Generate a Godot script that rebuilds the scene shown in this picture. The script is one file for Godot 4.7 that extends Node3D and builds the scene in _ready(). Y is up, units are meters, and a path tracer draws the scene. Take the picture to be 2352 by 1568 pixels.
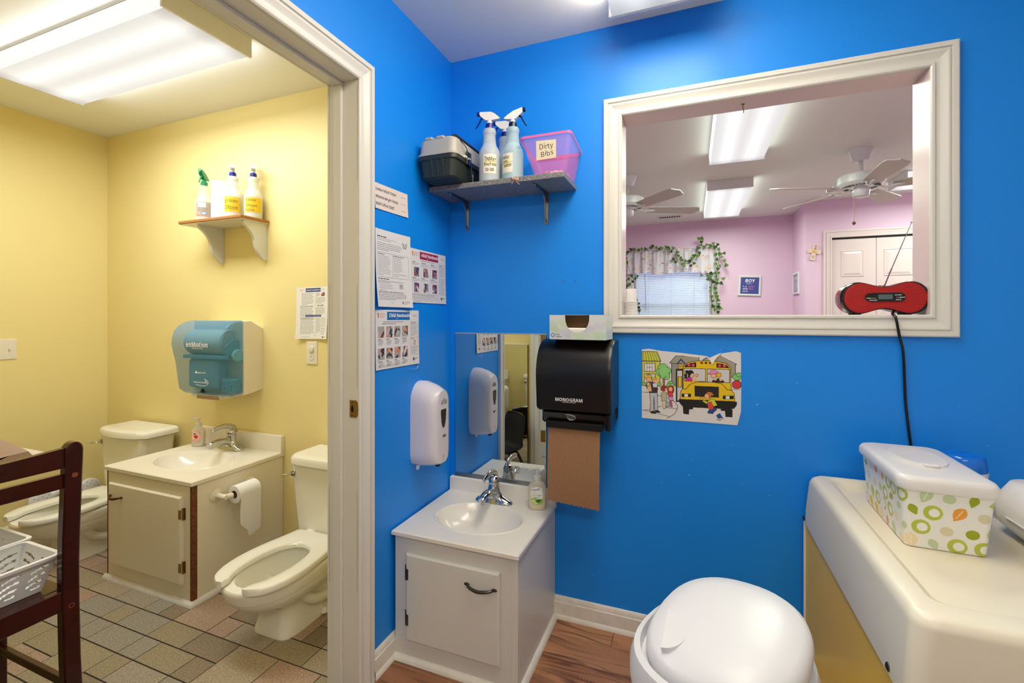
extends Node3D
# A daycare washroom corner: blue room with a vanity, a yellow toddlers' bathroom through the doorway, a pink nursery through the wall opening.
# World: the blue corner is the origin, x runs right along the back wall, z towards the camera, y up, metres.

const CEIL := 2.44
const YZ := 0.043      # plane of the bathroom's back wall
const YX := -2.535     # plane of the bathroom's left wall
const YF := 1.62       # plane of the bathroom's front wall
const PZ := -4.18      # plane of the nursery's back wall
const DZ0 := 0.64
const DZ1 := 1.51
const DTOP := 2.055

var M := {}
var used := {}
var rng := RandomNumberGenerator.new()

# ------------------------------------------------------------------ mesh builder
class MB:
	var v := PackedVector3Array()
	var u := PackedVector2Array()
	var t := Transform3D.IDENTITY

	func tri(a, b, c, ua = Vector2(0, 1), ub = Vector2(1, 1), uc = Vector2(1, 0)):
		v.append(t * a); v.append(t * b); v.append(t * c)
		u.append(ua); u.append(ub); u.append(uc)

	func quad(a, b, c, d):
		tri(a, b, c, Vector2(0, 1), Vector2(1, 1), Vector2(1, 0))
		tri(a, c, d, Vector2(0, 1), Vector2(1, 0), Vector2(0, 0))

	func quad_uv(a, b, c, d, p, q, r, s):
		tri(a, b, c, p, q, r)
		tri(a, c, d, p, r, s)

	func loft(rings, cap0 = true, cap1 = true, closed = true):
		var n = rings[0].size()
		for i in rings.size() - 1:
			var r0 = rings[i]
			var r1 = rings[i + 1]
			for j in (n if closed else n - 1):
				var k = (j + 1) % n
				var a = float(j) / n
				var b = float(j + 1) / n
				var y0 = 1.0 - float(i) / (rings.size() - 1)
				var y1 = 1.0 - float(i + 1) / (rings.size() - 1)
				quad_uv(r0[j], r0[k], r1[k], r1[j], Vector2(a, y0), Vector2(b, y0), Vector2(b, y1), Vector2(a, y1))
		if cap0: fan(rings[0], true)
		if cap1: fan(rings[-1], false)

	func fan(r, back):
		var c = Vector3.ZERO
		for p in r: c += p
		c /= r.size()
		for j in r.size():
			var k = (j + 1) % r.size()
			if back: tri(c, r[k], r[j])
			else: tri(c, r[j], r[k])

	func box(x0, y0, z0, x1, y1, z1, b = 0.0):
		if b <= 0.0:
			loft([rect(x0, z0, x1, z1, y0, 0.0), rect(x0, z0, x1, z1, y1, 0.0)])
		else:
			loft([rect(x0 + b, z0 + b, x1 - b, z1 - b, y0, b * 0.4), rect(x0, z0, x1, z1, y0 + b, b), rect(x0, z0, x1, z1, y1 - b, b), rect(x0 + b, z0 + b, x1 - b, z1 - b, y1, b * 0.4)])

	func rect(x0, z0, x1, z1, y, b):
		if b <= 0.0:
			return PackedVector3Array([Vector3(x0, y, z1), Vector3(x1, y, z1), Vector3(x1, y, z0), Vector3(x0, y, z0)])
		return PackedVector3Array([Vector3(x0 + b, y, z1), Vector3(x1 - b, y, z1), Vector3(x1, y, z1 - b), Vector3(x1, y, z0 + b), Vector3(x1 - b, y, z0), Vector3(x0 + b, y, z0), Vector3(x0, y, z0 + b), Vector3(x0, y, z1 - b)])

	# rounded rectangle ring in a level plane, seg points a corner
	func rring(cx, cz, hx, hz, r, y, seg = 4):
		var out := PackedVector3Array()
		r = minf(r, minf(hx, hz) - 0.0001)
		for q in 4:
			var sx = [1, -1, -1, 1][q]
			var sz = [-1, -1, 1, 1][q]
			for i in seg + 1:
				var a = PI / 2 * (q + float(i) / seg)
				out.append(Vector3(cx + sx * (hx - r) + r * cos(a), y, cz + sz * (hz - r) - r * sin(a)))
		return out

	# superellipse ring
	func sring(cx, cz, hx, hz, y, n = 32, e = 2.0):
		var out := PackedVector3Array()
		for i in n:
			var a = TAU * i / n
			var c = cos(a)
			var s = sin(a)
			out.append(Vector3(cx + hx * signf(c) * pow(absf(c), 2.0 / e), y, cz - hz * signf(s) * pow(absf(s), 2.0 / e)))
		return out

	# slab with rounded plan and eased edges
	func slab(cx, cz, hx, hz, r, y0, y1, b = 0.003, seg = 4):
		loft([rring(cx, cz, hx - b, hz - b, r - b, y0, seg), rring(cx, cz, hx, hz, r, y0 + b, seg), rring(cx, cz, hx, hz, r, y1 - b, seg), rring(cx, cz, hx - b * 0.3, hz - b * 0.3, r - b * 0.3, y1 - b * 0.3, seg), rring(cx, cz, hx - b, hz - b, r - b, y1, seg)])

	func lathe(profile, seg = 24, cap0 = true, cap1 = true):
		var rings = []
		for p in profile:
			var r := PackedVector3Array()
			for i in seg:
				var a = TAU * i / seg
				r.append(Vector3(p[0] * cos(a), p[1], -p[0] * sin(a)))
			rings.append(r)
		loft(rings, cap0, cap1)

	func tube(pts, rad, seg = 8, caps = true, flat = 1.0):
		var rings = []
		var n = Vector3.ZERO
		for i in pts.size():
			var d = (pts[mini(i + 1, pts.size() - 1)] - pts[maxi(i - 1, 0)]).normalized()
			if n == Vector3.ZERO:
				n = d.cross(Vector3.UP if absf(d.y) < 0.9 else Vector3.RIGHT).normalized()
			n = (n - d * n.dot(d)).normalized()
			var b = d.cross(n)
			var r = rad[i] if rad is Array else rad
			var ring := PackedVector3Array()
			for k in seg:
				var a = TAU * k / seg
				ring.append(pts[i] + n * cos(a) * r + b * sin(a) * r * flat)
			rings.append(ring)
		loft(rings, caps, caps)

	# polygon in the xy plane pushed along z from z0 to z1; uv over the polygon's bounds
	func prism(poly, z0, z1):
		var p := PackedVector2Array(poly)
		if Geometry2D.is_polygon_clockwise(p): p.reverse()
		var lo = p[0]
		var hi = p[0]
		for q in p:
			lo = lo.min(q); hi = hi.max(q)
		var s = (hi - lo).max(Vector2(1e-6, 1e-6))
		var ix = Geometry2D.triangulate_polygon(p)
		for i in range(0, ix.size(), 3):
			var a = p[ix[i]]
			var b = p[ix[i + 1]]
			var c = p[ix[i + 2]]
			if (b - a).cross(c - a) < 0.0:
				var q = b; b = c; c = q
			tri(Vector3(a.x, a.y, z1), Vector3(b.x, b.y, z1), Vector3(c.x, c.y, z1), Vector2((a.x - lo.x) / s.x, (hi.y - a.y) / s.y), Vector2((b.x - lo.x) / s.x, (hi.y - b.y) / s.y), Vector2((c.x - lo.x) / s.x, (hi.y - c.y) / s.y))
			tri(Vector3(a.x, a.y, z0), Vector3(c.x, c.y, z0), Vector3(b.x, b.y, z0))
		for i in p.size():
			var a = p[i]
			var b = p[(i + 1) % p.size()]
			quad(Vector3(a.x, a.y, z0), Vector3(b.x, b.y, z0), Vector3(b.x, b.y, z1), Vector3(a.x, a.y, z1))

	# a side profile (points z, y) carried along x, drawn in towards its ends by the shares in rounds [[x, share], ...]
	func side_loft(profile, rounds):
		var c = Vector2.ZERO
		for q in profile: c += q
		c /= profile.size()
		var rings = []
		for r in rounds:
			var ring := PackedVector3Array()
			for q in profile:
				var w = c + (q - c) * r[1]
				ring.append(Vector3(r[0], w.y, maxf(w.x, 0.0)))
			rings.append(ring)
		loft(rings)

	# a moulding profile [[across, proud], ...] along corners [[p, q, offset p, offset q], ...] of a wall plane
	func moulding(profile, corners, to3, closed, flip = false):
		var rings = []
		for c in corners:
			var ring := PackedVector3Array()
			for f in profile: ring.append(to3.call(c[0] + c[2] * f[0], c[1] + c[3] * f[0], f[1]))
			if flip: ring.reverse()
			rings.append(ring)
		if closed: rings.append(rings[0])
		loft(rings, not closed, not closed, false)

	func mesh(angle = 38.0) -> ArrayMesh:
		var n = v.size()
		var fn := PackedVector3Array()
		var at := {}
		fn.resize(n / 3)
		for i in n / 3:
			fn[i] = (v[i * 3 + 1] - v[i * 3]).cross(v[i * 3 + 2] - v[i * 3])
			for k in 3:
				var key = Vector3i((v[i * 3 + k] * 20000.0).round())
				if at.has(key): at[key].append(i)
				else: at[key] = [i]
		var un := PackedVector3Array()
		un.resize(fn.size())
		for i in fn.size(): un[i] = fn[i].normalized()
		var lim = cos(deg_to_rad(angle))
		var nn := PackedVector3Array()
		nn.resize(n)
		var vv := PackedVector3Array()
		var uu := PackedVector2Array()
		vv.resize(n); uu.resize(n)
		for i in n / 3:
			for k in 3:
				var s = Vector3.ZERO
				for f in at[Vector3i((v[i * 3 + k] * 20000.0).round())]:
					if un[f].dot(un[i]) > lim: s += fn[f]
				var w = i * 3 + [0, 2, 1][k]   # clockwise fronts
				nn[w] = s.normalized() if s.length_squared() > 1e-20 else un[i]
				vv[w] = v[i * 3 + k]
				uu[w] = u[i * 3 + k]
		var arr = []
		arr.resize(Mesh.ARRAY_MAX)
		arr[Mesh.ARRAY_VERTEX] = vv
		arr[Mesh.ARRAY_NORMAL] = nn
		arr[Mesh.ARRAY_TEX_UV] = uu
		var m := ArrayMesh.new()
		m.add_surface_from_arrays(Mesh.PRIMITIVE_TRIANGLES, arr)
		return m

# ------------------------------------------------------------------ flat print: a small painter for labels, posters, papers
class Cv:
	var im: Image
	var w: int
	var h: int
	var rg := RandomNumberGenerator.new()
	var warp = null

	func _init(ww, hh, bg):
		w = ww; h = hh
		im = Image.create(w, h, false, Image.FORMAT_RGBA8)
		im.fill(bg)
		rg.seed = 5

	func polys(cs, col):
		var y0 = 1e9
		var y1 = -1e9
		for c in cs:
			for p in c:
				y0 = minf(y0, p.y); y1 = maxf(y1, p.y)
		for y in range(maxi(0, int(floor(y0))), mini(h, int(ceil(y1)) + 1)):
			var xs = []
			var yy = y + 0.5
			for c in cs:
				var n = c.size()
				for i in n:
					var a = c[i]
					var b = c[(i + 1) % n]
					if (a.y <= yy) != (b.y <= yy):
						xs.append(a.x + (yy - a.y) / (b.y - a.y) * (b.x - a.x))
			xs.sort()
			for i in range(0, xs.size() - 1, 2):
				var p = int(round(xs[i]))
				var q = int(round(xs[i + 1]))
				if q > p: im.fill_rect(Rect2i(p, y, q - p, 1), col)

	func poly(pts, col, edge = null, ew = 2.0):
		var c := PackedVector2Array()
		for i in range(0, pts.size(), 2):
			var p = Vector2(pts[i], pts[i + 1])
			c.append(warp.call(p) if warp else p)
		if col: polys([c], col)
		if edge:
			c.append(c[0])
			stroke(c, ew, edge)

	func line(pts, width, col):
		var c := PackedVector2Array()
		for i in range(0, pts.size(), 2):
			var p = Vector2(pts[i], pts[i + 1])
			c.append(warp.call(p) if warp else p)
		stroke(c, width, col)

	func stroke(c, width, col):
		for i in c.size() - 1:
			var d = (c[i + 1] - c[i]).normalized()
			var s = Vector2(-d.y, d.x) * width * 0.5
			var e = d * width * 0.3
			polys([PackedVector2Array([c[i] + s - e, c[i + 1] + s + e, c[i + 1] - s + e, c[i] - s - e])], col)

	func disc(x, y, rx, ry, col, edge = null, ew = 2.0, rot = 0.0):
		var pts = []
		for i in 28:
			var p = Vector2(rx * cos(TAU * i / 28), ry * sin(TAU * i / 28)).rotated(rot)
			pts.append(x + p.x); pts.append(y + p.y)
		poly(pts, col, edge, ew)

	func leaf(x, y, l, wd, rot, col):
		var pts = []
		for i in 13:
			var s = float(i) / 12
			var p = Vector2((s - 0.5) * l, -wd * sin(PI * pow(s, 0.8))).rotated(rot)
			pts.append(x + p.x); pts.append(y + p.y)
		for i in 12:
			var s = 1.0 - float(i) / 12
			var p = Vector2((s - 0.5) * l, wd * sin(PI * pow(s, 0.8))).rotated(rot)
			pts.append(x + p.x); pts.append(y + p.y)
		poly(pts, col)

	func box(x, y, ww, hh, col):
		im.fill_rect(Rect2i(int(x), int(y), int(ww), int(hh)), col)

	# rows of small print too fine to read
	func rows(x, y, ww, n, step, th, col, first_bold = false):
		for r in n:
			var cx = x
			var last = x + ww * (rg.randf_range(0.35, 0.8) if r == n - 1 else rg.randf_range(0.85, 1.0))
			while cx < last:
				var l = rg.randf_range(th * 1.5, th * 6.0)
				box(cx, y + r * step, minf(l, last - cx), th * (1.5 if first_bold and r == 0 else 1.0), col)
				cx += l + th * 0.9

	func text(s, x, y, size, col, font = "Droid Sans", bold = false, rot = 0.0, jit = 0.0, squeeze = 1.0, slant = 0.0):
		var f := SystemFont.new()
		f.font_names = PackedStringArray([font])
		f.font_weight = 700 if bold else 400
		var ts = TextServerManager.get_primary_interface()
		var rid = f.get_rids()[0]
		var k = size / 64.0
		var cx = 0.0
		for ch in s:
			var gi = ts.font_get_glyph_index(rid, 64, ch.unicode_at(0), 0)
			var g = ts.font_get_glyph_contours(rid, 64, gi)
			var cs = []
			var dj = Vector2(0, rg.randf_range(-jit, jit) * size)
			var rj = rg.randf_range(-jit, jit) * 1.2
			if g.has("points"):
				var at = 0
				for e in g.contours:
					var raw = g.points.slice(at, e + 1)
					at = e + 1
					var c := PackedVector2Array()
					var n = raw.size()
					for i in n:
						var a = raw[i]
						var b = raw[(i + 1) % n]
						if a.z == 1.0: c.append(Vector2(a.x, a.y))
						else:
							var pr = raw[(i - 1 + n) % n]
							var p0 = Vector2(pr.x, pr.y) if pr.z == 1.0 else (Vector2(pr.x, pr.y) + Vector2(a.x, a.y)) / 2
							var p2 = Vector2(b.x, b.y) if b.z == 1.0 else (Vector2(b.x, b.y) + Vector2(a.x, a.y)) / 2
							for q in [0.33, 0.66]: c.append(p0.lerp(Vector2(a.x, a.y), q).lerp(Vector2(a.x, a.y).lerp(p2, q), q))
							if b.z != 1.0: c.append(p2)
					for i in c.size():
						var p = (c[i] * k).rotated(rj)
						p.x = (p.x - p.y * slant) * squeeze + cx
						c[i] = (p + dj).rotated(rot) + Vector2(x, y)
					cs.append(c)
			polys(cs, col)
			cx += ts.font_get_glyph_advance(rid, 64, gi).x * k * squeeze

	func tex() -> ImageTexture:
		return ImageTexture.create_from_image(im)

# ------------------------------------------------------------------ naming and placing
func numbered(called: String) -> String:
	used[called] = used.get(called, -1) + 1
	return called if used[called] == 0 else "%s_%03d" % [called, used[called]]

func thing(called, label, category, at = Vector3.ZERO, turn = 0.0, group = "") -> Node3D:
	var o := Node3D.new()
	o.name = numbered(called)
	add_child(o)
	o.position = at
	o.rotation.y = turn
	tag(o, label, category, group)
	return o

func tag(o, label, category, group = ""):
	o.set_meta("label", label)
	o.set_meta("category", category)
	if group: o.set_meta("group", group)
	return o

func obj(called, mb, m, parent = null, angle = 38.0) -> MeshInstance3D:
	var o := MeshInstance3D.new()
	o.mesh = mb.mesh(angle) if mb is MB else mb
	o.material_override = m
	if parent:
		o.name = called
		parent.add_child(o, true)
	else:
		o.name = numbered(called)
		add_child(o)
	return o

func struct(called, mb, m, angle = 38.0) -> MeshInstance3D:
	var o = obj(called, mb, m, null, angle)
	o.set_meta("kind", "structure")
	return o

func group_of(called) -> Node3D:
	var o := Node3D.new()
	o.name = numbered(called)
	o.set_meta("kind", "structure")
	add_child(o)
	return o

func bx(x0, y0, z0, x1, y1, z1, b = 0.0) -> MB:
	var m := MB.new()
	m.box(x0, y0, z0, x1, y1, z1, b)
	return m

func lath(profile, at = Vector3.ZERO, seg = 24) -> MB:
	var m := MB.new()
	m.t.origin = at
	m.lathe(profile, seg)
	return m

func tub(pts, r, seg = 8, flat = 1.0) -> MB:
	var m := MB.new()
	m.tube(pts, r, seg, true, flat)
	return m

func curve(pts, n = 6) -> Array:
	var out = []
	for i in pts.size() - 1:
		var a = pts[maxi(i - 1, 0)]
		var b = pts[i]
		var c = pts[i + 1]
		var d = pts[mini(i + 2, pts.size() - 1)]
		for k in n: out.append(b.cubic_interpolate(c, a, d, float(k) / n))
	out.append(pts[-1])
	return out

# flat lettering as thin raised print; faces +z of at
func lettering(s, at: Transform3D, height, m, parent, font = "Droid Sans", bold = true, called = "lettering"):
	var t := TextMesh.new()
	var f := SystemFont.new()
	f.font_names = PackedStringArray([font])
	f.font_weight = 700 if bold else 400
	t.font = f
	t.font_size = 32
	t.text = s
	t.pixel_size = height / 23.0
	t.depth = 0.0005
	t.curve_step = 3.0
	var o = obj(called, t, m, parent)
	o.transform = at
	return o

# a curved patch on an upright cylinder, for labels: centre angle measured from +z towards +x
func patch(r, y0, y1, mid, half, seg = 12, rz = -1.0) -> MB:
	var m := MB.new()
	if rz < 0: rz = r
	for i in seg:
		var a = mid - half + 2 * half * i / seg
		var b = mid - half + 2 * half * (i + 1) / seg
		var pa = Vector3(r * sin(a), 0, rz * cos(a))
		var pb = Vector3(r * sin(b), 0, rz * cos(b))
		m.quad_uv(pa + Vector3(0, y0, 0), pb + Vector3(0, y0, 0), pb + Vector3(0, y1, 0), pa + Vector3(0, y1, 0), Vector2(float(i) / seg, 1), Vector2(float(i + 1) / seg, 1), Vector2(float(i + 1) / seg, 0), Vector2(float(i) / seg, 0))
	return m

# ------------------------------------------------------------------ materials
func mat(col, rough = 0.5, metal = 0.0, spec = 0.5) -> StandardMaterial3D:
	var m := StandardMaterial3D.new()
	m.albedo_color = col
	m.roughness = rough
	m.metallic = metal
	m.metallic_specular = spec
	return m

func clear(col, alpha, rough = 0.3) -> StandardMaterial3D:
	var m = mat(Color(col.r, col.g, col.b, alpha), rough)
	m.transparency = BaseMaterial3D.TRANSPARENCY_ALPHA
	return m

func paint(col, rough, bump, depth = 0.05) -> StandardMaterial3D:
	var m = mat(col, rough)
	m.normal_enabled = true
	m.normal_texture = bump
	m.normal_scale = depth
	m.uv1_triplanar = true
	m.uv1_world_triplanar = true
	m.uv1_scale = Vector3(5, 5, 5)
	return m

func printed(tex, rough = 0.6) -> StandardMaterial3D:
	var m = mat(Color.WHITE, rough)
	m.albedo_texture = tex
	m.texture_repeat = false
	return m

func noise_tex(freq, c0, c1, seed_, size = 256, octaves = 4, kind = FastNoiseLite.TYPE_SIMPLEX_SMOOTH) -> ImageTexture:
	var n := FastNoiseLite.new()
	n.noise_type = kind
	n.seed = seed_
	n.frequency = freq
	n.fractal_octaves = octaves
	var im = n.get_seamless_image(size, size)
	im.convert(Image.FORMAT_RGB8)
	for y in size:
		for x in size:
			im.set_pixel(x, y, c0.lerp(c1, im.get_pixel(x, y).r))
	return ImageTexture.create_from_image(im)

func speckle(size, cols, seed_) -> ImageTexture:
	var r := RandomNumberGenerator.new()
	r.seed = seed_
	var im = Image.create(size, size, false, Image.FORMAT_RGB8)
	for y in size:
		for x in size: im.set_pixel(x, y, cols[r.randi() % cols.size()])
	return ImageTexture.create_from_image(im)

func bump_tex(freq, seed_, strength, size = 256) -> ImageTexture:
	var n := FastNoiseLite.new()
	n.seed = seed_
	n.frequency = freq
	n.fractal_octaves = 3
	var im = n.get_seamless_image(size, size)
	im.convert(Image.FORMAT_RGBA8)
	im.bump_map_to_normal_map(strength)
	return ImageTexture.create_from_image(im)

func wood_tex(seed_, base: Color, dark: Color, lightc: Color) -> ImageTexture:
	var n := FastNoiseLite.new()
	n.seed = seed_
	n.frequency = 0.012
	n.fractal_octaves = 5
	var f := FastNoiseLite.new()
	f.seed = seed_ + 9
	f.frequency = 0.004
	f.fractal_octaves = 3
	var w = 512
	var h = 96
	var im = Image.create(w, h, false, Image.FORMAT_RGB8)
	for y in h:
		for x in w:
			var wob = f.get_noise_2d(x * 0.8, y * 3.0) * 26.0
			var g = n.get_noise_2d(x * 0.30, (y + wob) * 4.2)
			var big = f.get_noise_2d(x * 0.5 + 900, y * 2.0)
			var c = base.lerp(lightc, clampf(0.5 + big * 1.3, 0, 1))
			c = c.lerp(dark, clampf(g * 1.7 + 0.02, 0, 1) * 0.68)
			if f.get_noise_2d(x * 1.4 + 50, y * 4.0) > 0.2 and (x % 5) < 2 and g > -0.1: c = c.lerp(lightc * 1.1, 0.3)
			im.set_pixel(x, y, c)
	return ImageTexture.create_from_image(im)

func make_materials():
	var orange_peel = bump_tex(0.09, 3, 3.0)
	M.blue = paint(Color(0.0, 0.545, 0.97), 0.42, orange_peel)
	M.yellow = paint(Color(0.935, 0.865, 0.60), 0.5, orange_peel)
	M.pink = paint(Color(0.90, 0.76, 0.87), 0.55, orange_peel)
	M.offwhite = paint(Color(0.88, 0.87, 0.84), 0.6, orange_peel)
	M.ceiling = paint(Color(0.94, 0.94, 0.93), 0.85, orange_peel, 0.05)
	M.trim = mat(Color(0.87, 0.87, 0.855), 0.3)
	M.trim_dirty = mat(Color(0.93, 0.925, 0.91), 0.4)
	M.trim_dirty.albedo_texture = noise_tex(0.03, Color(0.95, 0.935, 0.91), Color(1, 1, 1), 12, 128)
	M.trim_dirty.uv1_triplanar = true
	M.trim_dirty.uv1_scale = Vector3(4, 4, 4)
	M.pinkwhite = mat(Color(0.90, 0.82, 0.83), 0.25)
	M.porcelain = mat(Color(0.95, 0.935, 0.87), 0.12)
	M.seat = mat(Color(0.94, 0.93, 0.87), 0.2)
	M.marble = mat(Color(0.93, 0.92, 0.90), 0.16)
	M.marble_cream = mat(Color(0.94, 0.91, 0.84), 0.16)
	M.cabinet = mat(Color(0.86, 0.86, 0.85), 0.32)
	M.cabinet_cream = mat(Color(0.95, 0.915, 0.83), 0.35)
	M.raw_edge = mat(Color(0.56, 0.34, 0.16), 0.7)
	M.raw_edge.albedo_texture = noise_tex(0.06, Color(0.6, 0.55, 0.5), Color(1, 1, 1), 4, 128)
	M.raw_edge.uv1_triplanar = true
	M.raw_edge.uv1_scale = Vector3(6, 6, 6)
	M.chrome = mat(Color(0.78, 0.79, 0.80), 0.07, 1.0)
	M.steel = mat(Color(0.55, 0.56, 0.57), 0.3, 1.0)
	M.brass = mat(Color(0.60, 0.48, 0.24), 0.4, 0.7)
	M.pewter = mat(Color(0.36, 0.34, 0.32), 0.3, 1.0)
	M.mirror = mat(Color(0.86, 0.88, 0.87), 0.015, 1.0)
	M.black = mat(Color(0.035, 0.035, 0.04), 0.33)
	M.black_dull = mat(Color(0.04, 0.04, 0.045), 0.6)
	M.smoke = mat(Color(0.055, 0.05, 0.06), 0.28)
	M.white_plastic = mat(Color(0.91, 0.91, 0.92), 0.25)
	M.lilac_plastic = mat(Color(0.88, 0.87, 0.92), 0.22)
	M.cream_plastic = mat(Color(0.92, 0.89, 0.81), 0.35)
	M.paper = mat(Color(0.92, 0.91, 0.91), 0.8)
	M.tissue = mat(Color(0.95, 0.94, 0.92), 0.9)
	M.kraft = mat(Color(0.63, 0.47, 0.34), 0.85)
	M.kraft.albedo_texture = noise_tex(0.12, Color(0.9, 0.9, 0.9), Color(1, 1, 1), 8, 128)
	M.kraft.uv1_triplanar = true
	M.kraft.uv1_scale = Vector3(6, 6, 6)
	M.navy_plastic = mat(Color(0.02, 0.10, 0.52), 0.3)
	M.dark_wood = mat(Color(0.26, 0.045, 0.055), 0.22)
	M.dark_wood.albedo_texture = noise_tex(0.02, Color(0.75, 0.75, 0.75), Color(1, 1, 1), 6, 128)
	M.dark_wood.uv1_triplanar = true
	M.dark_wood.uv1_scale = Vector3(3, 3, 3)
	M.frosted = clear(Color(0.84, 0.88, 0.92), 0.66, 0.35)
	M.frosted_white = clear(Color(0.95, 0.94, 0.88), 0.72, 0.35)
	M.bluish = clear(Color(0.74, 0.86, 0.90), 0.7, 0.35)
	M.clear_plastic = clear(Color(0.93, 0.92, 0.88), 0.35, 0.3)
	M.pinktub = clear(Color(0.98, 0.52, 0.74), 0.30, 0.28)
	M.pinkrim = clear(Color(0.97, 0.45, 0.66), 0.7, 0.28)
	M.cyan = clear(Color(0.38, 0.64, 0.78), 0.44, 0.28)
	M.cyan_part = mat(Color(0.25, 0.56, 0.70), 0.35)
	M.ink = mat(Color(0.03, 0.03, 0.05), 0.6)
	M.inkwhite = mat(Color(0.93, 0.93, 0.93), 0.5)
	M.grey_mark = mat(Color(0.42, 0.43, 0.46), 0.5)
	M.hole = mat(Color(0.02, 0.02, 0.02), 0.9)

# ------------------------------------------------------------------ the scene
func _ready():
	rng.seed = 11
	# camera: level, the lens shifted up a little as in the photograph (16 mm on full frame)
	var cam := Camera3D.new()
	cam.name = "camera"
	add_child(cam)
	cam.position = Vector3(1.037, 1.262, 1.871)
	cam.rotation_degrees.y = 21.4
	cam.near = 0.05
	cam.far = 60.0
	cam.keep_aspect = Camera3D.KEEP_HEIGHT
	cam.set_frustum(1568.0 / 1050.0 * 0.05, Vector2(0, -56.0 / 1050.0 * 0.05), 0.05, 60.0)
	cam.current = true
	# sky seen only behind the nursery's blind
	var env := Environment.new()
	var sky := Sky.new()
	var sm := ProceduralSkyMaterial.new()
	sm.sky_top_color = Color(0.80, 0.87, 0.97)
	sm.sky_horizon_color = Color(0.93, 0.95, 0.98)
	sm.ground_horizon_color = Color(0.80, 0.82, 0.80)
	sm.ground_bottom_color = Color(0.45, 0.45, 0.42)
	sm.sky_energy_multiplier = 1.9
	sky.sky_material = sm
	env.background_mode = Environment.BG_SKY
	env.sky = sky
	env.tonemap_mode = Environment.TONE_MAPPER_LINEAR
	env.tonemap_exposure = 1.0
	env.sdfgi_enabled = true
	env.ssao_enabled = true
	env.ssil_enabled = true
	var we := WorldEnvironment.new()
	we.name = "surroundings"
	we.environment = env
	add_child(we)
	make_materials()
	# the lamps of the three rooms
	ceiling_light(Vector3(0.94, CEIL, 0.78), PI / 2, 1.22, 0.37, 1.5, Color(1.0, 0.945, 0.84), "white wraparound ceiling light over the blue room", 0.30)
	ceiling_light(Vector3(1.3, CEIL, 2.95), 0.0, 1.22, 0.37, 2.1, Color(1.0, 0.945, 0.84), "second wraparound ceiling light farther back in the blue room", 0.20)
	ceiling_light(Vector3(-1.305, CEIL, 0.647), 0.0, 1.22, 0.355, 2.05, Color(0.96, 0.98, 1.0), "large glowing ceiling light in the yellow bathroom", 0.05)
	ceiling_light(Vector3(1.335, CEIL, -1.13), PI / 2, 1.22, 0.36, 2.5, Color(0.93, 1.0, 0.91), "ceiling light nearest the opening in the pink room")
	ceiling_light(Vector3(1.345, CEIL, -3.05), PI / 2, 1.22, 0.36, 2.5, Color(0.93, 1.0, 0.91), "ceiling light nearest the curtained window in the pink room")
	ceiling_light(Vector3(3.25, CEIL, -2.87), 0.0, 1.22, 0.36, 2.5, Color(0.93, 1.0, 0.91), "ceiling light half hidden behind the fan blades in the pink room")
	shell()
	door_frame()
	opening_frame()
	floors()
	blue_room()
	shelf_things()
	vanities()
	papers()
	towel_dispensers()
	changing_corner()
	bathroom()
	nursery()

func ceiling_light(at, turn, l, wd, energy, tint, label, side = 0.014):
	var t = thing("ceiling_light", label, "light", at, turn, "fluorescent ceiling lights")
	var hl = l / 2
	var hw = wd / 2
	obj("housing", bx(-hl + 0.01, -0.03, -hw + 0.01, hl - 0.01, 0.0, hw - 0.01, 0.003), M.white_plastic, t)
	for s in [-1, 1]:
		var e := MB.new()
		e.box(minf(s * hl, s * (hl - 0.012)), -0.082, -hw, maxf(s * hl, s * (hl - 0.012)), 0.0, hw, 0.002)
		obj("end_cap", e, M.white_plastic, t)
	# prismatic lens: two bright tubes show through it
	if not M.has("lens"):
		var cv = Cv.new(128, 64, Color.WHITE)
		for y in 64:
			for x in 128:
				var a = y / 63.0
				var e = 0.86 + 0.14 * maxf(exp(-pow((a - 0.27) / 0.15, 2)), exp(-pow((a - 0.73) / 0.15, 2)))
				var b = minf(x, 127 - x) / 127.0
				e *= 0.82 + 0.18 * clampf(b / 0.07, 0, 1)
				cv.im.set_pixel(x, y, Color(e, e, e))
		M.lens = mat(Color(0.45, 0.45, 0.45), 0.4)
		M.lens.emission_enabled = true
		M.lens.emission_texture = cv.tex()
		M.lens.emission = Color.WHITE
		M.lens.emission_operator = BaseMaterial3D.EMISSION_OP_MULTIPLY
		M.lens.emission_energy_multiplier = 0.97
		M.lens_side = M.lens.duplicate()
		M.lens_side.emission_texture = null
		M.lens_side.emission = Color(0.95, 0.95, 0.95)
	var d := MB.new()
	var x0 = -hl + 0.012
	var x1 = hl - 0.012
	d.quad_uv(Vector3(x0, -0.08, -hw + 0.012), Vector3(x1, -0.08, -hw + 0.012), Vector3(x1, -0.08, hw - 0.012), Vector3(x0, -0.08, hw - 0.012), Vector2(0, 0), Vector2(1, 0), Vector2(1, 1), Vector2(0, 1))
	obj("lens", d, M.lens, t)
	for s in [-1, 1]:
		var sd := MB.new()
		sd.quad(Vector3(x0, -0.08, s * (hw - 0.012)), Vector3(x1, -0.08, s * (hw - 0.012)), Vector3(x1, -0.015, s * hw), Vector3(x0, -0.015, s * hw))
		obj("lens_side", sd, M.lens_side, t)
	# the lens gives light downwards and, less, through its two long sides
	for k in 3:
		var s = k - 1
		lamp(t, Vector2(l - 0.05, wd - 0.05) if s == 0 else Vector2(l - 0.05, 0.05), energy if s == 0 else energy * side, tint, Vector3(0, -0.086, 0) if s == 0 else Vector3(0, -0.048, s * (hw + 0.006)), Vector3(-90, 0, 0) if s == 0 else Vector3(8, 180 if s > 0 else 0, 0))

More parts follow.
